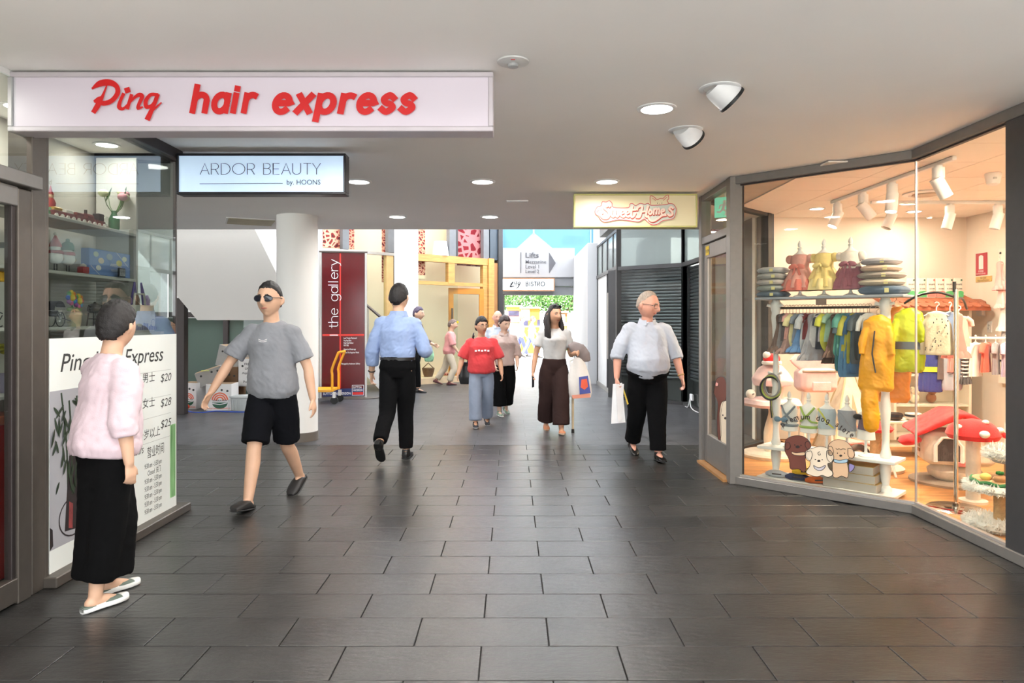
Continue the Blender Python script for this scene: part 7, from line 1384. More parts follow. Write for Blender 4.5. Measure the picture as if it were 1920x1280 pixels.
# ================================================================== SALON DISPLAY
t = thing('shelf_unit', 'white wall shelves with ornaments in the salon window', 'shelves', (-2.93, 4.2, 0)); WS = M('shelf_white', (206, 202, 194), .55)
for z in (2.075, 1.74, 1.395, 1.02): MB().box((0, 0, z), (.3, 2.08, .022), .003).build('shelf_board', WS, t)
MB().box((0, 1.055, 1.4), (.3, .025, 2.5), .003).build('end_panel', WS, t)
def on(px, x): return x * 1328 / (px - 960)
def sal(name, lab, cat, px, z, x=-2.88, rz=0.0, group='ornaments on the salon shelves'): return thing(name, lab, cat, (x, on(px, x), z), rz, group)
S1_, S2_, S3_ = 2.0865, 1.7515, 1.4065
RD = M('toy_red', (170, 44, 44), .5); GN = M('toy_green', (44, 110, 70), .5); WT_ = M('toy_white', (228, 222, 212), .6); BK_ = M('toy_black', (36, 34, 36), .5); BRZ = M('toy_bronze', (74, 62, 54), .4, .5); GOLD = M('toy_gold', (200, 160, 70), .4, .4); MAR = M('toy_maroon', (118, 44, 48), .5)
t = sal('santa_ornament', 'red and green ornament figure at the end of the top salon shelf', 'ornament', 95, S1_); MB().lathe([(.035, 0), (.042, .03), (.03, .06), (.012, .07)], n=18).build('base_bell', GN, t, True); MB().lathe([(.024, .06), (.03, .09), (.018, .12)], n=16).build('figure_body', RD, t, True); MB().sph((0, 0, .135), .018, 12, 8).build('figure_head', M('toy_skin', (220, 180, 150), .6), t, True); MB().lathe([(.018, .145), (.008, .175), (.002, .2)], n=14).build('hat', RD, t, True)
t = sal('toy_train', 'maroon toy steam train with wagons on the top salon shelf', 'toy train', 148, S1_, -2.86)
for i in range(5):
    y = -.24 + .115 * i; MB().box((0, y, .032), (.045, .1, .03), .004).build('wagon_body', MAR, t)
    if i == 3: MB().cyl((0, y - .04, .055), (0, y + .03, .055), .022).build('boiler', MAR, t, True); MB().cyl((0, y - .03, .07), (0, y - .03, .1), .01).build('chimney', BK_, t, True)
    elif i == 4: MB().box((0, y, .07), (.05, .06, .05), .004).build('cab', BK_, t)
    else: MB().box((0, y, .056), (.04, .08, .022), .004).build('load', (GOLD, WT_, MAR)[i], t)
    for a in (-.03, .03): MB().cyl((.02, y + a, .014), (.03, y + a, .014), .014).build('wheel', WT_, t, True)
for px, lab in ((196, 'clear glass globe beside the flower vase on the top salon shelf'), (238, 'clear glass globe nearest the window corner on the top salon shelf')):
    t = sal('snow_globe', lab, 'globe', px, S1_); MB().lathe([(.035, 0), (.035, .012), (.03, .02)], n=20).build('base', BK_ if px < 200 else RD, t, True); MB().sph((0, 0, .055), .042, 20, 14).build('globe', glassmat('globe_glass', (238, 242, 240), 1.45, .8), t, True); MB().sph((0, 0, .035), .02, 10, 8).build('scene_inside', WT_, t, True)
t = sal('flower_vase', 'green bottle vase with pink and white flowers on the top salon shelf', 'vase', 214, S1_); MB().lathe([(.03, 0), (.036, .03), (.036, .09), (.018, .13), (.02, .15)], n=20).build('vase', GN, t, True)
rr = random.Random(8)
for i in range(9):
    a = rr.uniform(0, 6.3); d = Vector((math.cos(a) * .06, math.sin(a) * .09, .24 + rr.random() * .06)); MB().tube([(0, 0, .12), d * .7, d], .003, 5).build('stem', M('leaf_mid', (86, 124, 66), .6), t)
    if i < 5: MB().sph(d, (.034, .034, .028), 12, 8).build('flower', M('flower_pink', (224, 160, 168), .6) if i % 2 else M('flower_cream', (222, 226, 180), .6), t, True)
    else: MB().prism([(0, -.05), (.02, 0), (0, .06), (-.02, 0)], d, (0, 1, .2), (.3, .2, 1), (1, 0, 0), .002).build('leaf', M('leaf_mid'), t)
def robin(lab, px, hat, hm):
    t = sal('robin_ornament', lab, 'ornament', px, S2_, -2.84)
    for y in (-.012, .014): MB().cyl((0, y, 0), (0, y, .055), .003).build('leg', BK_, t)
    MB().sph((0, 0, .088), (.04, .048, .045), 16, 10).build('bird_body', WT_, t, True); MB().sph((-.005, .05, .085), (.014, .05, .018), 12, 8).build('wing', M('toy_tan', (176, 150, 120), .6), t, True); MB().lathe([(.04, .108), (.044, .118), (.038, .128)], n=18).build('scarf', RD, t, True); MB().sph((0, -.004, .145), .03, 14, 10).build('bird_head', WT_, t, True)
    if hat: MB().lathe([(.034, .15), (.034, .163), (.024, .185), (.004, .225)], n=18).build('hat', hm, t, True); MB().sph((0, 0, .23), .011, 10, 8).build('pompom', WT_, t, True)
    else: MB().lathe([(.036, .14), (.038, .16), (.03, .185), (.008, .2)], n=18).build('hat', hm, t, True); MB().sph((0, 0, .205), .012, 10, 8).build('pompom', hm, t, True)
    MB().box((.0, 0, .002), (.06, .09, .004)).build('foot_plate', BK_, t)
robin('robin ornament wearing a tall red hat', 104, 1, RD); robin('robin ornament wearing a green knitted hat', 127, 0, M('knit_green', (70, 112, 92), .8))
t = sal('gift_ornament', 'small red and white toy beside the blue game box', 'ornament', 156, S2_, -2.82); MB().box((0, 0, .024), (.05, .06, .046), .006).build('toy_body', RD, t); MB().lathe([(.018, .046), (.02, .058), (.004, .068)], n=14).build('toy_top', WT_, t, True)
t = sal('game_box', 'light blue picture game box on the middle salon shelf', 'box', 208, S2_, -2.8, R(0)); MB().box((-.03, 0, .088), (.06, .5, .175), .004).build('carton', M('box_blue', (112, 146, 206), .5, 0, .06, 4), t)
for y, z, a, c in ((-.18, .14, .03, (190, 206, 190)), (-.02, .135, .038, (176, 190, 200)), (-.12, .1, .034, (236, 216, 190)), (.1, .1, .036, (236, 220, 110)), (.17, .135, .03, (236, 232, 200)), (-.15, .05, .03, (240, 236, 226))): MB().lathe([(.002, 0), (a * .98, 0), (a, .0012)], (0, 0, 0), 18).build('picture_spot', M('spot_%d_%d' % c[:2], c, .6), t).matrix_local = Matrix.Translation((.001, y, z)) @ Matrix.Rotation(R(90), 4, 'Y') @ Matrix.Diagonal((.6, 1, 1, 1))
mb = MB(); write(mb, 'AWESOME', (.002, .06, .07), U_, UZ, .03, .2, .012, align='C', width=.15); write(mb, 'MEMORY', (.002, .05, .035), U_, UZ, .025, align='C', width=.1); mb.ribbon([(.07, .17), (.22, .08)], .004, (.002, 0, 0), U_, UZ); mb.ribbon([(-.24, .06), (-.14, .004)], .004, (.002, 0, 0), U_, UZ); mb.build('lettering', M('white_print'), t)
t = sal('picture_frame', 'small black picture frame before the blue game box', 'frame', 228, S2_, -2.765); MB().box((0, 0, .032), (.012, .085, .064), .003).build('frame', BK_, t); MB().box((.0065, 0, .032), (.002, .068, .048)).build('photo', M('photo_grey', (150, 150, 152), .5, 0, .6, 40), t)
t = sal('rickshaw_model', 'black model rickshaw on the lower salon shelf', 'model', 104, S3_, -2.84)
for sg in (-1, 1): MB().tube([(sg * .03, .045 * math.cos(R(a)), .045 + .045 * math.sin(R(a))) for a in range(0, 360, 20)], .003, 6, closed=True).build('wheel_rim', BK_, t, True)
for a in range(0, 180, 30): MB().tube([(.03, .045 * math.cos(R(a)), .045 + .045 * math.sin(R(a))), (.03, -.045 * math.cos(R(a)), .045 - .045 * math.sin(R(a)))], .0015, 4).build('spoke', M('silver_wire', (190, 190, 190), .4, .6), t)
MB().box((0, .0, .08), (.05, .07, .035), .006).build('seat', BK_, t); MB().rings([[(x, .055 * math.cos(R(a)), .1 + .06 * math.sin(R(a))) for x in (-.03, .03)] for a in range(20, 181, 20)], False).build('canopy', BK_, t, True); MB().prism([(-.02, .1), (0, .075), (.02, .1), (.008, .105), (0, .09), (-.008, .105)], (.028, 0, .0), U_, UZ, UX, .003).build('white_badge', WT_, t); MB().tube([(.02, 0, .06), (.02, .12, .035)], .003).build('shaft', BK_, t)
t = sal('flower_pot_toy', 'plush smiling rainbow flowers in a cream pot', 'ornament', 139, S3_, -2.84); MB().lathe([(.034, 0), (.044, .07), (.048, .075), (.045, .09)], n=22).build('pot', M('toy_cream', (222, 214, 180), .7), t, True)
rb_ = [(206, 50, 60), (240, 140, 40), (240, 210, 60), (80, 160, 90), (60, 110, 200), (150, 70, 160), (230, 110, 150), (40, 150, 190)]
for y, z in ((-.03, .185), (.045, .165)):
    MB().tube([(0, y * .3, .08), (0, y, z)], .005, 6).build('stem', GN, t)
    for k in range(8): a = R(45 * k); MB().sph((.0, y + .034 * math.cos(a), z + .034 * math.sin(a)), (.012, .017, .017), 10, 8).build('petal', M('petal_%d' % k, rb_[k], .8), t, True)
    MB().sph((.008, y, z), (.014, .023, .023), 14, 10).build('flower_face', M('petal_2', rb_[2], .8), t, True)
for sg in (-1, 1): MB().sph((0, sg * .04, .11), (.01, .035, .016), 12, 8).build('leaf', M('leaf_soft', (126, 150, 96), .8), t, True)
t = sal('kettle_ornament', 'bronze kettle on a tall stand on the lower salon shelf', 'ornament', 178, S3_, -2.84)
for a, b in ((-.025, -.03), (.025, -.03), (-.025, .03), (.025, .03)): MB().tube([(a * 1.3, b * 1.3, 0), (a, b, .09)], .004, 6).build('leg', BRZ, t)
MB().box((0, 0, .05), (.06, .07, .005)).build('tray', BRZ, t); MB().lathe([(.03, .09), (.048, .105), (.046, .13), (.03, .148), (.01, .155), (.006, .165)], n=22).build('kettle', BRZ, t, True); MB().tube([(0, .04, .12), (0, .062, .125), (0, .072, .142)], .007).build('spout', BRZ, t, True); MB().tube([(0, -.045, .13), (0, -.07, .14), (0, -.066, .115), (0, -.046, .11)], .005).build('handle', BRZ, t, True)
t = sal('white_carton', 'white appliance carton on the lower salon shelf', 'box', 222, S3_, -2.96); MB().box((0, 0, .1), (.1, .24, .2), .003).build('carton', M('carton_white', (232, 230, 226), .6), t); mb = MB(); write(mb, 'Panasonic', (.0515, -.1, .165), U_, UZ, .028, offset=.008); write(mb, 'nanocare', (.0515, -.1, .14), U_, UZ, .018); mb.build('lettering', M('grey_print2', (120, 120, 124), .6), t)
t = thing('tote_bag', 'cream canvas tote bag with a blue skyline print in the salon window', 'bag', (-2.66, 5.06, 1.365)); mb = MB(); mb.rings([[(.028 * math.sin(a) * k, w * math.cos(a), z) for a in [2 * math.pi * j / 24 for j in range(24)]] for z, w, k in ((0, .2, 1), (.06, .215, 1.2), (.14, .21, .8), (.19, .2, .3))]); mb.build('bag_body', M('tote_canvas', (206, 200, 188), .9, 0, .06, 8, .3, 30), t, True)
mb = MB(); rr = random.Random(4)
for i in range(14): y = -.16 + i * .024; h = .02 + rr.random() * .035; mb.plate(quadpoly(y, y + .018, .012, .012 + h), (.036, 0, 0), U_, UZ)
mb.ribbon(arc(.12, .06, .03, .03, 0, 360, 20), .004, (.036, 0, 0), U_, UZ); mb.build('skyline_print', M('ink_blue', (84, 88, 140), .7), t)
MB().tube([(0, -.08, .18), (0, -.06, .27), (0, .06, .27), (0, .08, .18)], .007, 6).build('bag_handle', M('tote_canvas'), t, True)
MB().box((0, 0, -.012), (.1, .5, .02)).build('hanging_board', WS, t)
for i, (dy, lab, c) in enumerate(((-.03, 'purple ribbon with a foil snack bar hanging at the shelf end', (120, 86, 60)), (.06, 'purple ribbon with a floral sachet hanging at the shelf end', (176, 150, 190)))):
    t = thing('hanging_charm', lab, 'charm', (-2.755, 5.2 + dy, 1.725), 0, 'hanging charms at the shelf end'); MB().tube([(0, 0, 0), (0, -.035 + .05 * i, -.1), (0, -.055 + .1 * i, -.26)], .007, 6).build('ribbon', M('ribbon_purple', (78, 62, 140), .6), t); MB().tube([(0, 0, 0), (0, .02 + .03 * i, -.1), (0, .05 + .03 * i, -.24)], .007, 6).build('ribbon', M('ribbon_purple'), t); mb = MB(); ell(mb, [((.01, .01 + .05 * i, -.09), .01, .01), ((.012, .01 + .055 * i, -.12), .035, .012), ((.012, .01 + .06 * i, -.24), .038, .014), ((.01, .01 + .06 * i, -.275), .012, .008)], 14, (0, 1, 0)); mb.build('pouch', M('charm_%d' % i, c, .35, 0, .5, 40), t, True)
# seen through the salon door
t = sal('house_model', 'white model town house behind the salon door glass', 'model', 12, S2_, -2.88); MB().box((0, 0, .05), (.06, .1, .1)).build('walls', WT_, t); MB().prism([(-.055, .1), (.055, .1), (.03, .135), (-.03, .135)], (-.03, 0, 0), U_, UZ, UX, .06).build('roof', M('grey_roof', (120, 120, 116), .6), t)
for i in range(3):
    for j in range(3): MB().box((.031, -.03 + .03 * i, .025 + .027 * j), (.003, .014, .016)).build('window_pane', BK_, t)
t = sal('model_bicycle', 'black model bicycle behind the salon door glass', 'model', 14, S3_, -2.86)
for y in (-.06, .06): MB().tube([(0, y + .04 * math.cos(R(a)), .042 + .04 * math.sin(R(a))) for a in range(0, 360, 20)], .0035, 6, closed=True).build('wheel', BK_, t, True)
MB().tube([(0, -.06, .042), (0, -.02, .09), (0, .04, .09), (0, .0, .042), (0, -.02, .09)], .003, 5).build('frame', BK_, t); MB().tube([(0, .06, .042), (0, .04, .1), (0, .055, .115)], .003, 5).build('fork', BK_, t); MB().box((0, -.025, .1), (.012, .03, .006), .002).build('saddle', BK_, t)
t = sal('yellow_case', 'yellow flat tin below the model house', 'tin', 10, 1.66, -2.9); MB().box((0, 0, .03), (.1, .2, .056), .006).build('tin', M('tin_yellow', (226, 170, 30), .5), t); MB().box((.0515, .03, .03), (.003, .07, .02)).build('printed_mark', BK_, t); MB().box((-.02, 0, -.125), (.14, .16, .25)).build('stand', WS, t)
t = sal('potted_plant', 'small potted plant with yellow green leaves behind the salon door', 'plant', 16, 1.032, -2.88); MB().lathe([(.04, 0), (.055, .1), (.06, .11), (.05, .1)], n=20).build('pot', M('lilac_pot', (140, 130, 150), .5), t, True); MB().tube([(0, 0, .09), (0, 0, .25)], .005).build('stem', GN, t)
for k in range(7): a = R(51 * k); MB().sph((.03 * math.cos(a), .045 * math.sin(a), .23 + .02 * (k % 3)), (.03, .035, .012), 10, 8).build('leaf', M('leaf_yellow', (150, 140, 50), .6), t, True)
t = thing('red_cabinet', 'dark red salon cabinet with a timber top behind the door glass', 'cabinet', (-2.9, 3.55, .045)); MB().box((0, 0, .42), (.3, .9, .84), .006).build('body', M('cabinet_red', (140, 20, 18), .35), t); MB().box((0, 0, .86), (.32, .92, .05), .006).build('top', M('cabinet_timber', (150, 76, 46), .5, 0, .15, 5), t); MB().box((.152, .0, .42), (.006, .02, .7)).build('door_gap', BK_, t); MB().tube([(.16, .04, .4), (.16, .04, .55)], .006).build('handle', M('chrome', (214, 208, 200), .12, 1), t)

# ================================================================== ATRIUM
def carton(lab, px0, px1, y0, y1, Z, m, rz=0.0, tilt=0.0, logo=True, name='fruit_carton', dep=.36):
    x0, x1, z0, z1 = wx(px0, Z), wx(px1, Z), wz(y1, Z), wz(y0, Z); w, h = x1 - x0, z1 - z0
    if z0 < .06: z0 = 0; h = z1
    t = thing(name, lab, 'carton', ((x0 + x1) / 2, Z + dep / 2, z0), rz, 'fruit cartons dumped by the stairs'); t.rotation_euler.y = tilt; fm = M('carton_inside', (150, 122, 92), .8)
    MB().box((0, 0, h / 2), (w, dep, h), .003).build('carton_body', m, t); MB().box((0, 0, h - .004), (w - .03, dep - .03, .012)).build('carton_inside', fm, t)
    for x, z in ((-.3, .72), (.12, .78), (.34, .74)): MB().lathe([(.001, 0), (.018, 0), (.018, .003)], n=14).build('hand_hole', M('dark_slot'), t).matrix_local = Matrix.Translation((x * w, -dep / 2 - .003, z * h)) @ Matrix.Rotation(R(-90), 4, 'X')
    if logo:
        k = min(w, h) * .3; c = (w * .05, h * .36); yf = -dep / 2 - .003
        mb = MB()
        for r in (1.0, .72, .44): mb.ribbon(arc(c[0], c[1] + .01, k * r, k * r, 8, 172, 14), k * .17, (0, yf, 0), UX, UZ)
        mb.build('sun_emblem', M('emblem_orange', (232, 96, 50), .5), t)
        MB().plate(arc(c[0], c[1] - .02, k * 1.02, k * .85, 180, 360, 14), (0, yf, 0), UX, UZ).build('field_emblem', M('emblem_green', (34, 92, 66), .5), t); MB().ribbon([(c[0] - k, c[1] - k * .3), (c[0], c[1] - k * .45), (c[0] + k * .9, c[1] - k * .25)], k * .1, (0, yf - .001, 0), UX, UZ).build('white_wave', M('white_print'), t)
        mb = MB(); write(mb, 'SUNRAYSIA', (c[0], yf - .0015, c[1] - .004), UX, UZ, k * .3, offset=.012, align='C', width=k * 1.9); mb.build('emblem_lettering', M('dark_print'), t)
        mb = MB(); write(mb, 'CALIFORNIA ORANGES', (0, yf, h * .06), UX, UZ, h * .075, offset=.01, align='C', width=w * .9); mb.build('lettering', M('emblem_orange'), t)
    return t
CW = M('carton_white_print', (232, 230, 228), .7, 0, .03, 6); CG = M('carton_grey', (170, 168, 164), .7, 0, .06, 6)
carton('white fruit carton with an orange sun emblem beside the dark post', 336, 371, 718, 768, 11.6, CW, R(-6)); carton('white fruit carton with an orange sun emblem in front of the stack', 385, 432, 720, 768, 11.4, CW, R(4))
carton('grey fruit carton tipped over on the white cartons', 367, 414, 692, 719, 11.75, CG, R(20), R(-18), False); MB().box((-.02, -.19, .2), (.14, .12, .004)).build('x', CW) if False else None
t = thing('yellow_label', 'fluorescent yellow label on the tipped grey carton', 'label', (wx(384, 11.7), 11.72, wz(697, 11.7) + .02), R(20)); MB().box((0, 0, 0), (.12, .1, .004)).build('sheet', M('fluo_yellow', (214, 232, 40), .6), t); MB().box((.0, 0, .003), (.08, .02, .002)).build('print_bar', M('light_grey'), t)
carton('grey fruit carton leaning at the back of the stack', 404, 452, 650, 690, 12.2, CG, R(-14), R(14), False)
carton('brown open carton behind the grey cartons', 404, 446, 688, 752, 12.1, M('carton_brown', (128, 96, 68), .8), 0, 0, False)
for i, (y0, y1) in enumerate(((672, 722),)):
    t = carton('white printed carton on the wire shelf trolley', 447, 486, y0, y1, 12.0, CW, 0, 0, False); mb = MB()
    for k, tx in enumerate(('FRESH', 'LION', 'Asparagus', '', 'Produce')):
        if tx: write(mb, tx, (0, -.184, .34 - .075 * k), UX, UZ, .055, offset=.008, align='C')
    mb.build('lettering', M('charcoal_print'), t)
t = thing('wire_trolley', 'low wire trolley carrying the printed carton', 'trolley', (wx(465, 12.1), 12.2, 0)); MB().box((0, 0, .345), (.5, .4, .02), .004).build('wire_deck', M('light_grey'), t)
for x in (-.22, .22):
    for y in (-.17, .17): MB().cyl((x, y, .05), (x, y, .34), .012).build('leg', SILVER, t); MB().cyl((x - .012, y, .03), (x + .012, y, .03), .03).build('caster', M('black_sole'), t, True)
t = thing('storage_tub', 'grey ribbed plastic tub under the printed carton', 'tub', (wx(456, 11.45), 11.5, 0)); MB().lathe([(.2, .0), (.23, .2), (.25, .21), (.25, .235), (.22, .235)], n=32, sy=.7).build('tub', M('tub_grey', (196, 200, 198), .6), t, True)
for k in range(-3, 4): MB().box((.065 * k, -.158 + abs(k) * .006, .1), (.012, .01, .16)).build('rib', M('tub_grey'), t)
t = thing('plastic_strap', 'blue plastic packing strap curled on the floor by the cartons', 'strap', (wx(400, 11.2), 11.2, .006)); MB().tube(crv([(-.6, .1, .1), (-.4, .0, .01), (-.15, -.05, 0), (.0, .1, .002), (.25, .02, 0), (.5, -.02, .002), (.75, .06, 0)], 6), .008, 6).build('strap', M('strap_blue', (40, 84, 200), .5), t, True)
t = thing('red_net_bag', 'crumpled red net bag on the floor beside the dark post', 'net bag', (wx(340, 11.3), 11.3, 0)); mb = MB(); mb.sph((0, 0, .07), (.13, .1, .075), 14, 10); fuse(mb, 'net', M('net_red', (226, 84, 54), .7, 0, .3, 40), t, .02, 1, .03, 14)
t = thing('cardboard_scrap', 'yellow carton flap on top of the stack by the stairs', 'scrap', (wx(442, 12.1), 12.15, wz(655, 12.1)), R(30)); MB().box((0, 0, .0), (.16, .012, .13), .002, rot=Matrix.Rotation(.6, 3, 'Y')).build('flap', M('scrap_yellow', (236, 196, 30), .6), t); MB().box((.05, .0, -.07), (.24, .03, .012)).build('flap_fold', M('scrap_yellow'), t)
# yellow platform trolley
YT = M('trolley_yellow', (240, 166, 30), .4); t = thing('platform_trolley', 'orange yellow platform trolley handle beside the round column', 'trolley', (wx(600, 12.5), 12.5, 0))
MB().box((-.32, 0, .235), (1.16, .5, .05), .006).build('deck', YT, t); xh = wx(629, 12.5) - wx(600, 12.5)
for y in (-.23, .23): MB().tube(crv([(xh, y, .22), (xh, y, .5), (xh + .0, y, .62), (xh + .11, y, .9)], 5), .022, 10).build('handle_post', YT, t, True)
MB().tube([(xh + .11, -.23, .9), (xh + .11, .23, .9)], .022).build('handle_bar', YT, t, True)
for x in (-.75, xh + .03):
    for y in (-.2, .2): MB().cyl((x, y - .02, .065), (x, y + .02, .065), .065).build('wheel', M('black_sole'), t, True); MB().box((x, y, .16), (.05, .06, .1)).build('fork', SILVER, t)
# stairs with handrail behind the banner
t = thing('staircase', 'white sided staircase with a steel handrail behind the red banner', 'stairs', (-2.12, 14.75, 0)); t.rotation_euler.z = R(12); rise, go, n = .185, .215, 12
for i in range(n): MB().box((-.15 - go * i, .45, rise * (i + .5)), (go, .8, rise)).build('step', M('step_grey', (96, 96, 100), .6), t)
MB().prism([(.0, 0), (.0, .22), (-go * n, rise * n + .28), (-go * n, rise * n - .12), (-.6, 0)], (0, 0, 0), UX, UZ, (0, 1, 0), .06).build('stringer', WHITE, t); MB().tube([(.02, .03, .98), (-go * n, .03, rise * n + 1.02)], .028).build('handrail', M('dark_steel'), t, True)
for i in range(0, n + 1, 2): MB().tube([(-go * i, .03, rise * i + .1), (-go * i, .03, rise * i + .99)], .014).build('baluster', SILVER, t)
MB().tube([(.02, .03, 0), (.02, .03, 1.0)], .022).build('newel', M('dark_steel'), t)
# rugs in the gallery windows
def rugmat(nm, c0, c1, c2, sc):
    m = bpy.data.materials.new(nm); m.use_nodes = True; N = m.node_tree.nodes; L = m.node_tree.links; p = N['Principled BSDF']; p.inputs['Roughness'].default_value = .9
    tc = N.new('ShaderNodeTexCoord'); v = N.new('ShaderNodeTexVoronoi'); v.inputs['Scale'].default_value = sc; v.feature = 'DISTANCE_TO_EDGE'; L.new(tc.outputs['Object'], v.inputs['Vector']); rp = N.new('ShaderNodeValToRGB'); rp.color_ramp.interpolation = 'CONSTANT'; e = rp.color_ramp.elements; e[0].color = lin(c0); e[1].position = .12; e[1].color = lin(c1); x = e.new(.3); x.color = lin(c2)
    L.new(v.outputs['Distance'], rp.inputs[0]); L.new(rp.outputs[0], p.inputs['Base Color']); return m
RG = rugmat('rug_red', (240, 190, 160), (150, 50, 50), (70, 50, 48), 9); RG2 = rugmat('rug_dragon', (200, 130, 130), (130, 24, 36), (120, 20, 32), 5); RGB_ = rugmat('rug_border', (226, 170, 140), (168, 60, 52), (50, 44, 50), 14)
def rug(lab, px0, px1, z0, z1, m, border=True, off=-.12, fringe=False):
    a, b = FP(px0, off), FP(px1, off); t = thing('hanging_rug', lab, 'rug', (a + b) / 2 + Vector((0, 0, z0)), math.atan2(fu.y, fu.x), 'rugs hanging in the gallery windows'); w = (b - a).length; MB().box((0, 0, (z1 - z0) / 2), (w, .015, z1 - z0)).build('rug_field', m, t)
    if border:
        for s in (-1, 1): MB().box((s * (w / 2 - .03), -.01, (z1 - z0) / 2), (.06, .012, z1 - z0)).build('rug_border', RGB_, t)
    MB().tube([(-w / 2 - .03, 0, z1 - z0 + .02), (w / 2 + .03, 0, z1 - z0 + .02)], .015).build('hanging_pole', TIMBER, t)
    if fringe: MB().box((0, 0, -.04), (w, .01, .08)).build('fringe', M('fringe_cream', (232, 214, 180), .9), t)
    return t
rug('red patterned rug at the left of the upper gallery window', 600, 639, 2.98, 4.6, RG); rug('narrow dark bordered rug beside the steel mullion', 654, 664, 2.98, 4.6, RGB_, False); rug('narrow red rug beside the white square column', 716, 724, 2.3, 4.6, RGB_, False); rug('long red bordered rug with fringe above the timber beam', 783, 797, 2.5, 4.6, RGB_, False, -.12, True); rug('dark red rug with a pale dragon pattern', 857, 904, 2.78, 4.6, RG2, False)
a = FP(842, .5); a = FP(842, -.3); t = thing('floor_rug', 'small folded red rug on the gallery step', 'rug', (a.x, a.y, .145), math.atan2(fu.y, fu.x), 'rugs on the gallery step'); MB().box((0, 0, .03), (.42, .3, .06), .01).build('rug_fold', RG, t); MB().box((0, -.152, .03), (.4, .006, .04)).build('rug_edge', RGB_, t)
a = FP(803, -.25); t = thing('basket', 'dark woven basket on the gallery step beside the light blue shirt', 'basket', (a.x, a.y, .145)); MB().lathe([(.1, 0), (.14, .14), (.15, .2), (.13, .2)], n=22).build('basket_body', M('woven_brown', (120, 88, 64), .9, 0, .3, 60, .5, 90), t, True); MB().tube([(-.13, 0, .19), (0, 0, .32), (.13, 0, .19)], .012).build('handle', M('woven_brown'), t, True)
a = FP(826, -.1); t = thing('lamp_shade', 'white shade standing on the timber beam', 'lamp shade', (a.x, a.y, 2.97)); MB().lathe([(.2, 0), (.15, .34), (.14, .34)], n=24).build('shade', M('shade_white', (246, 246, 246), .7), t, True); MB().cyl((0, 0, 0), (0, 0, .06), .05).build('base', WHITE, t)
for i, px in enumerate((603, 612, 622, 630)): 
    a = FP(px, -.35); t = thing('glass_lamp', 'pink glass lamp in the upper gallery window, ' + ('first', 'second', 'third', 'fourth')[i] + ' from the column', 'lamp', (a.x, a.y, 3.18 + .1 * (i % 2)), 0, 'glass lamps in the gallery window'); MB().sph((0, 0, .08), (.07, .07, .08), 14, 10).build('lamp_glass', M('lamp_pink', (246, 170, 160), .3, emit=.3), t, True); MB().cyl((0, 0, .15), (0, 0, 1.9 - .1 * (i % 2)), .008).build('lamp_cord', M('dark_steel'), t)
# power point at the shuttered front
t = thing('power_board', 'white power outlet with cables at the foot of the shuttered shop front', 'outlet', (2.93, 11.55, .12)); MB().box((0, 0, .08), (.03, .16, .1), .004).build('outlet_box', M('white_enamel'), t); MB().tube(crv([(-.02, .0, .06), (-.03, -.05, -.06), (-.03, -.25, -.1), (-.02, -.5, -.105)], 5), .008).build('cable', M('white_enamel'), t, True); MB().tube(crv([(-.02, .03, .06), (-.04, .08, -.08), (-.03, .3, -.105)], 5), .008).build('cable', M('white_enamel'), t, True)

# ================================================================== PLAZA OUTSIDE
LEAF = M('plaza_leaf', (74, 118, 52), .6, 0, .4, 3); LEAF2 = M('plaza_leaf_pale', (120, 164, 92), .6, 0, .3, 3); BARK = M('plaza_bark', (130, 112, 94), .8)
for i, (x, y, h, r) in enumerate(((-1.5, 36, 5.2, 2.0), (.9, 41, 5.6, 2.2), (2.6, 35.5, 5.2, 1.9), (5.0, 40, 5.4, 2.2), (-4.2, 42, 5.4, 2.2))):
    t = thing('plaza_tree', 'pale green tree on the plaza, ' + ('beside the orange kiosk', 'behind the white kiosk', 'with the forked pale trunk', 'above the colourful stall', 'furthest to the side')[i], 'tree', (x, y, 0), 0, 'trees on the plaza'); rr = random.Random(i); mb = MB(); m2 = MB()
    for k in range(5200):
        u = Vector((rr.gauss(0, 1), rr.gauss(0, 1), rr.gauss(0, 1))).normalized() * (rr.random() ** .33); p = Vector((u.x * r, u.y * r * .8, h * .62 + u.z * r * .75)); a = Vector((rr.uniform(-1, 1), rr.uniform(-1, 1), rr.uniform(-1, 1))).normalized() * .13; b = a.orthogonal().normalized() * .06; (mb if k % 3 else m2).add([p, p + a * .5 + b, p + a, p + a * .5 - b], [(0, 1, 2, 3)])
    o = mb.build('foliage', LEAF, t); o['kind'] = 'stuff'; o = m2.build('pale_foliage', LEAF2, t); o['kind'] = 'stuff'
    MB().tube([(0, 0, 0), (.05, 0, 1.2), (0, 0, 2.2)], [.13, .11, .08], 10).build('trunk', BARK, t, True)
    for sg in (-1, 1): MB().tube([(0, 0, 1.6), (sg * .4, 0, 2.4), (sg * .7, .1, 3.2)], [.07, .05, .03], 8).build('branch', BARK, t, True)
def kiosk(lab, px0, px1, y0, y1, Z, m, parts, name='market_stall'):
    x0, x1, z1 = wx(px0, Z), wx(px1, Z), wz(y0, Z); t = thing(name, lab, 'stall', ((x0 + x1) / 2, Z, 0), 0, 'market stalls on the plaza'); w = x1 - x0
    MB().box((0, .4, z1 / 2), (w, .8, z1), .01).build('stall_body', m, t); MB().box((0, .35, z1 + .03), (w + .1, 1.0, .06)).build('stall_roof', WHITE, t)
    for a, b, c, d, mm, nm in parts: MB().box((wx((a + c) / 2, Z) - (x0 + x1) / 2, -.02, wz((b + d) / 2, Z)), (wx(c, Z) - wx(a, Z), .04, wz(b, Z) - wz(d, Z))).build(nm, mm, t)
    return t
OR_ = M('stall_orange', (206, 116, 30), .6); PKS = M('stall_pink', (214, 120, 130), .6); DKP = M('stall_picture', (44, 44, 70), .6, 0, .5, 8); WS_ = M('stall_white', (246, 246, 244), .7); RDS = M('stall_red', (180, 44, 40), .6)
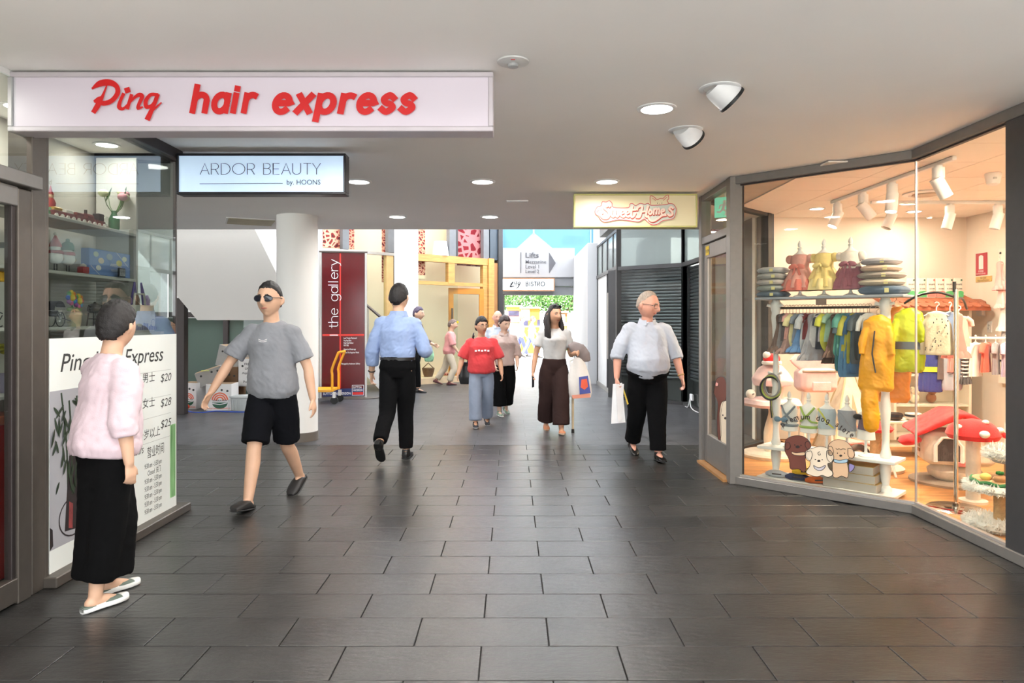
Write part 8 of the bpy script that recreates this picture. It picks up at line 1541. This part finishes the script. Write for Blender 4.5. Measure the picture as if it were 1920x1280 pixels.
kiosk('pale pink stall with a dark picture panel seen through the exit', 950, 976, 575, 0, 33, M('stall_peach', (214, 160, 130), .6), [(953, 583, 973, 592, DKP, 'picture_panel'), (950, 574, 978, 582, M('stall_amber', (214, 150, 60), .6), 'fascia_sign'), (950, 593, 974, 604, PKS, 'pink_sign')])
kiosk('white and orange stall with small picture panels', 977, 1012, 578, 0, 32, OR_, [(977, 580, 993, 600, WS_, 'white_panel'), (981, 600, 990, 611, DKP, 'picture_panel'), (1007, 599, 1013, 611, DKP, 'picture_panel'), (980, 611, 1012, 613, WS_, 'counter')])
kiosk('timber kiosk with a white round emblem', 1042, 1064, 586, 0, 31, M('stall_tan', (150, 112, 70), .6), [(1049, 589, 1059, 604, WS_, 'white_emblem'), (1044, 605, 1064, 611, M('stall_cream', (236, 220, 190), .6), 'counter_sign')])
kiosk('stall crammed with red and green goods', 1083, 1101, 577, 0, 30, M('stall_goods', (150, 66, 44), .7, 0, .8, 7), [(1083, 577, 1101, 586, M('goods_green', (120, 190, 60), .7, 0, .4, 8), 'green_goods'), (1084, 589, 1092, 598, RDS, 'red_goods'), (1088, 602, 1100, 612, WS_, 'white_goods'), (1083, 614, 1100, 620, M('stall_amber'), 'counter')])
t = thing('plaza_bench', 'timber bench with red slats on the plaza', 'bench', (wx(1082, 28), 28, 0)); 
for y in (-.15, 0, .15): MB().box((0, y, .45), (1.2, .12, .04)).build('slat', RDS, t)
for x in (-.5, .5): MB().box((x, 0, .22), (.06, .36, .43)).build('leg', DARKAL, t)
t = thing('grass_bed', 'low green planting bed under the plaza bench', 'planter', (wx(1080, 29), 29.0, 0)); MB().box((0, 0, .12), (1.6, .5, .24), .02).build('planter_edge', M('stall_cream'), t); mb = MB(); rr = random.Random(1)
for k in range(500): x, y = rr.uniform(-.75, .75), rr.uniform(-.2, .2); mb.add([(x - .02, y, .24), (x + .02, y, .24), (x + rr.uniform(-.05, .05), y + .02, .4)], [(0, 1, 2)])
mb.build('grass', M('grass_green', (64, 120, 50), .7), t)['kind'] = 'stuff'
# seated distant person
root = thing('person', 'distant person in blue jeans seated on the plaza bench', 'person', (wx(1080, 28), 27.9, 0), R(60), 'distant people on the plaza'); mb = MB()
ell(mb, [((0, 0, .5), .16, .12), ((0, .02, .65), .14, .1), ((0, .0, .9), .17, .11), ((0, -.02, 1.0), .08, .06), ((0, -.03, 1.1), .055, .055)]); mb.sph((0, -.04, 1.19), (.08, .1, .12), 16, 12)
for sg in (-1, 1): limb(mb, [(sg * .09, 0, .52), (sg * .1, -.42, .5), (sg * .1, -.46, .08)], [.085, .065, .045]); limb(mb, [(sg * .1, -.44, .06), (sg * .1, -.6, .04)], [.045, .035]); limb(mb, [(sg * .19, 0, .93), (sg * .24, -.08, .68), (sg * .15, -.3, .6)], [.05, .04, .03])
fuse(mb, 'body', SKIN['tan'], root, .02, 2); mb = MB(); ell(mb, [((0, 0, .48), .18, .14), ((0, .02, .65), .16, .12), ((0, .0, .88), .185, .125), ((0, -.02, .98), .09, .07)]); fuse(mb, 'shirt', cloth('lilac_white_shirt', (232, 222, 236)), root, .02, 2); mb = MB()
for sg in (-1, 1): limb(mb, [(sg * .09, 0, .52), (sg * .1, -.42, .5), (sg * .1, -.46, .14)], [.1, .085, .065])
fuse(mb, 'jeans', cloth('blue_jeans', (84, 92, 160)), root, .02, 2); MB().sph((0, -.02, 1.23), (.088, .1, .09), 14, 10).build('hair', HAIRM('brown', (90, 70, 60)), root, True)
bpy.data.scenes.remove(_ts)
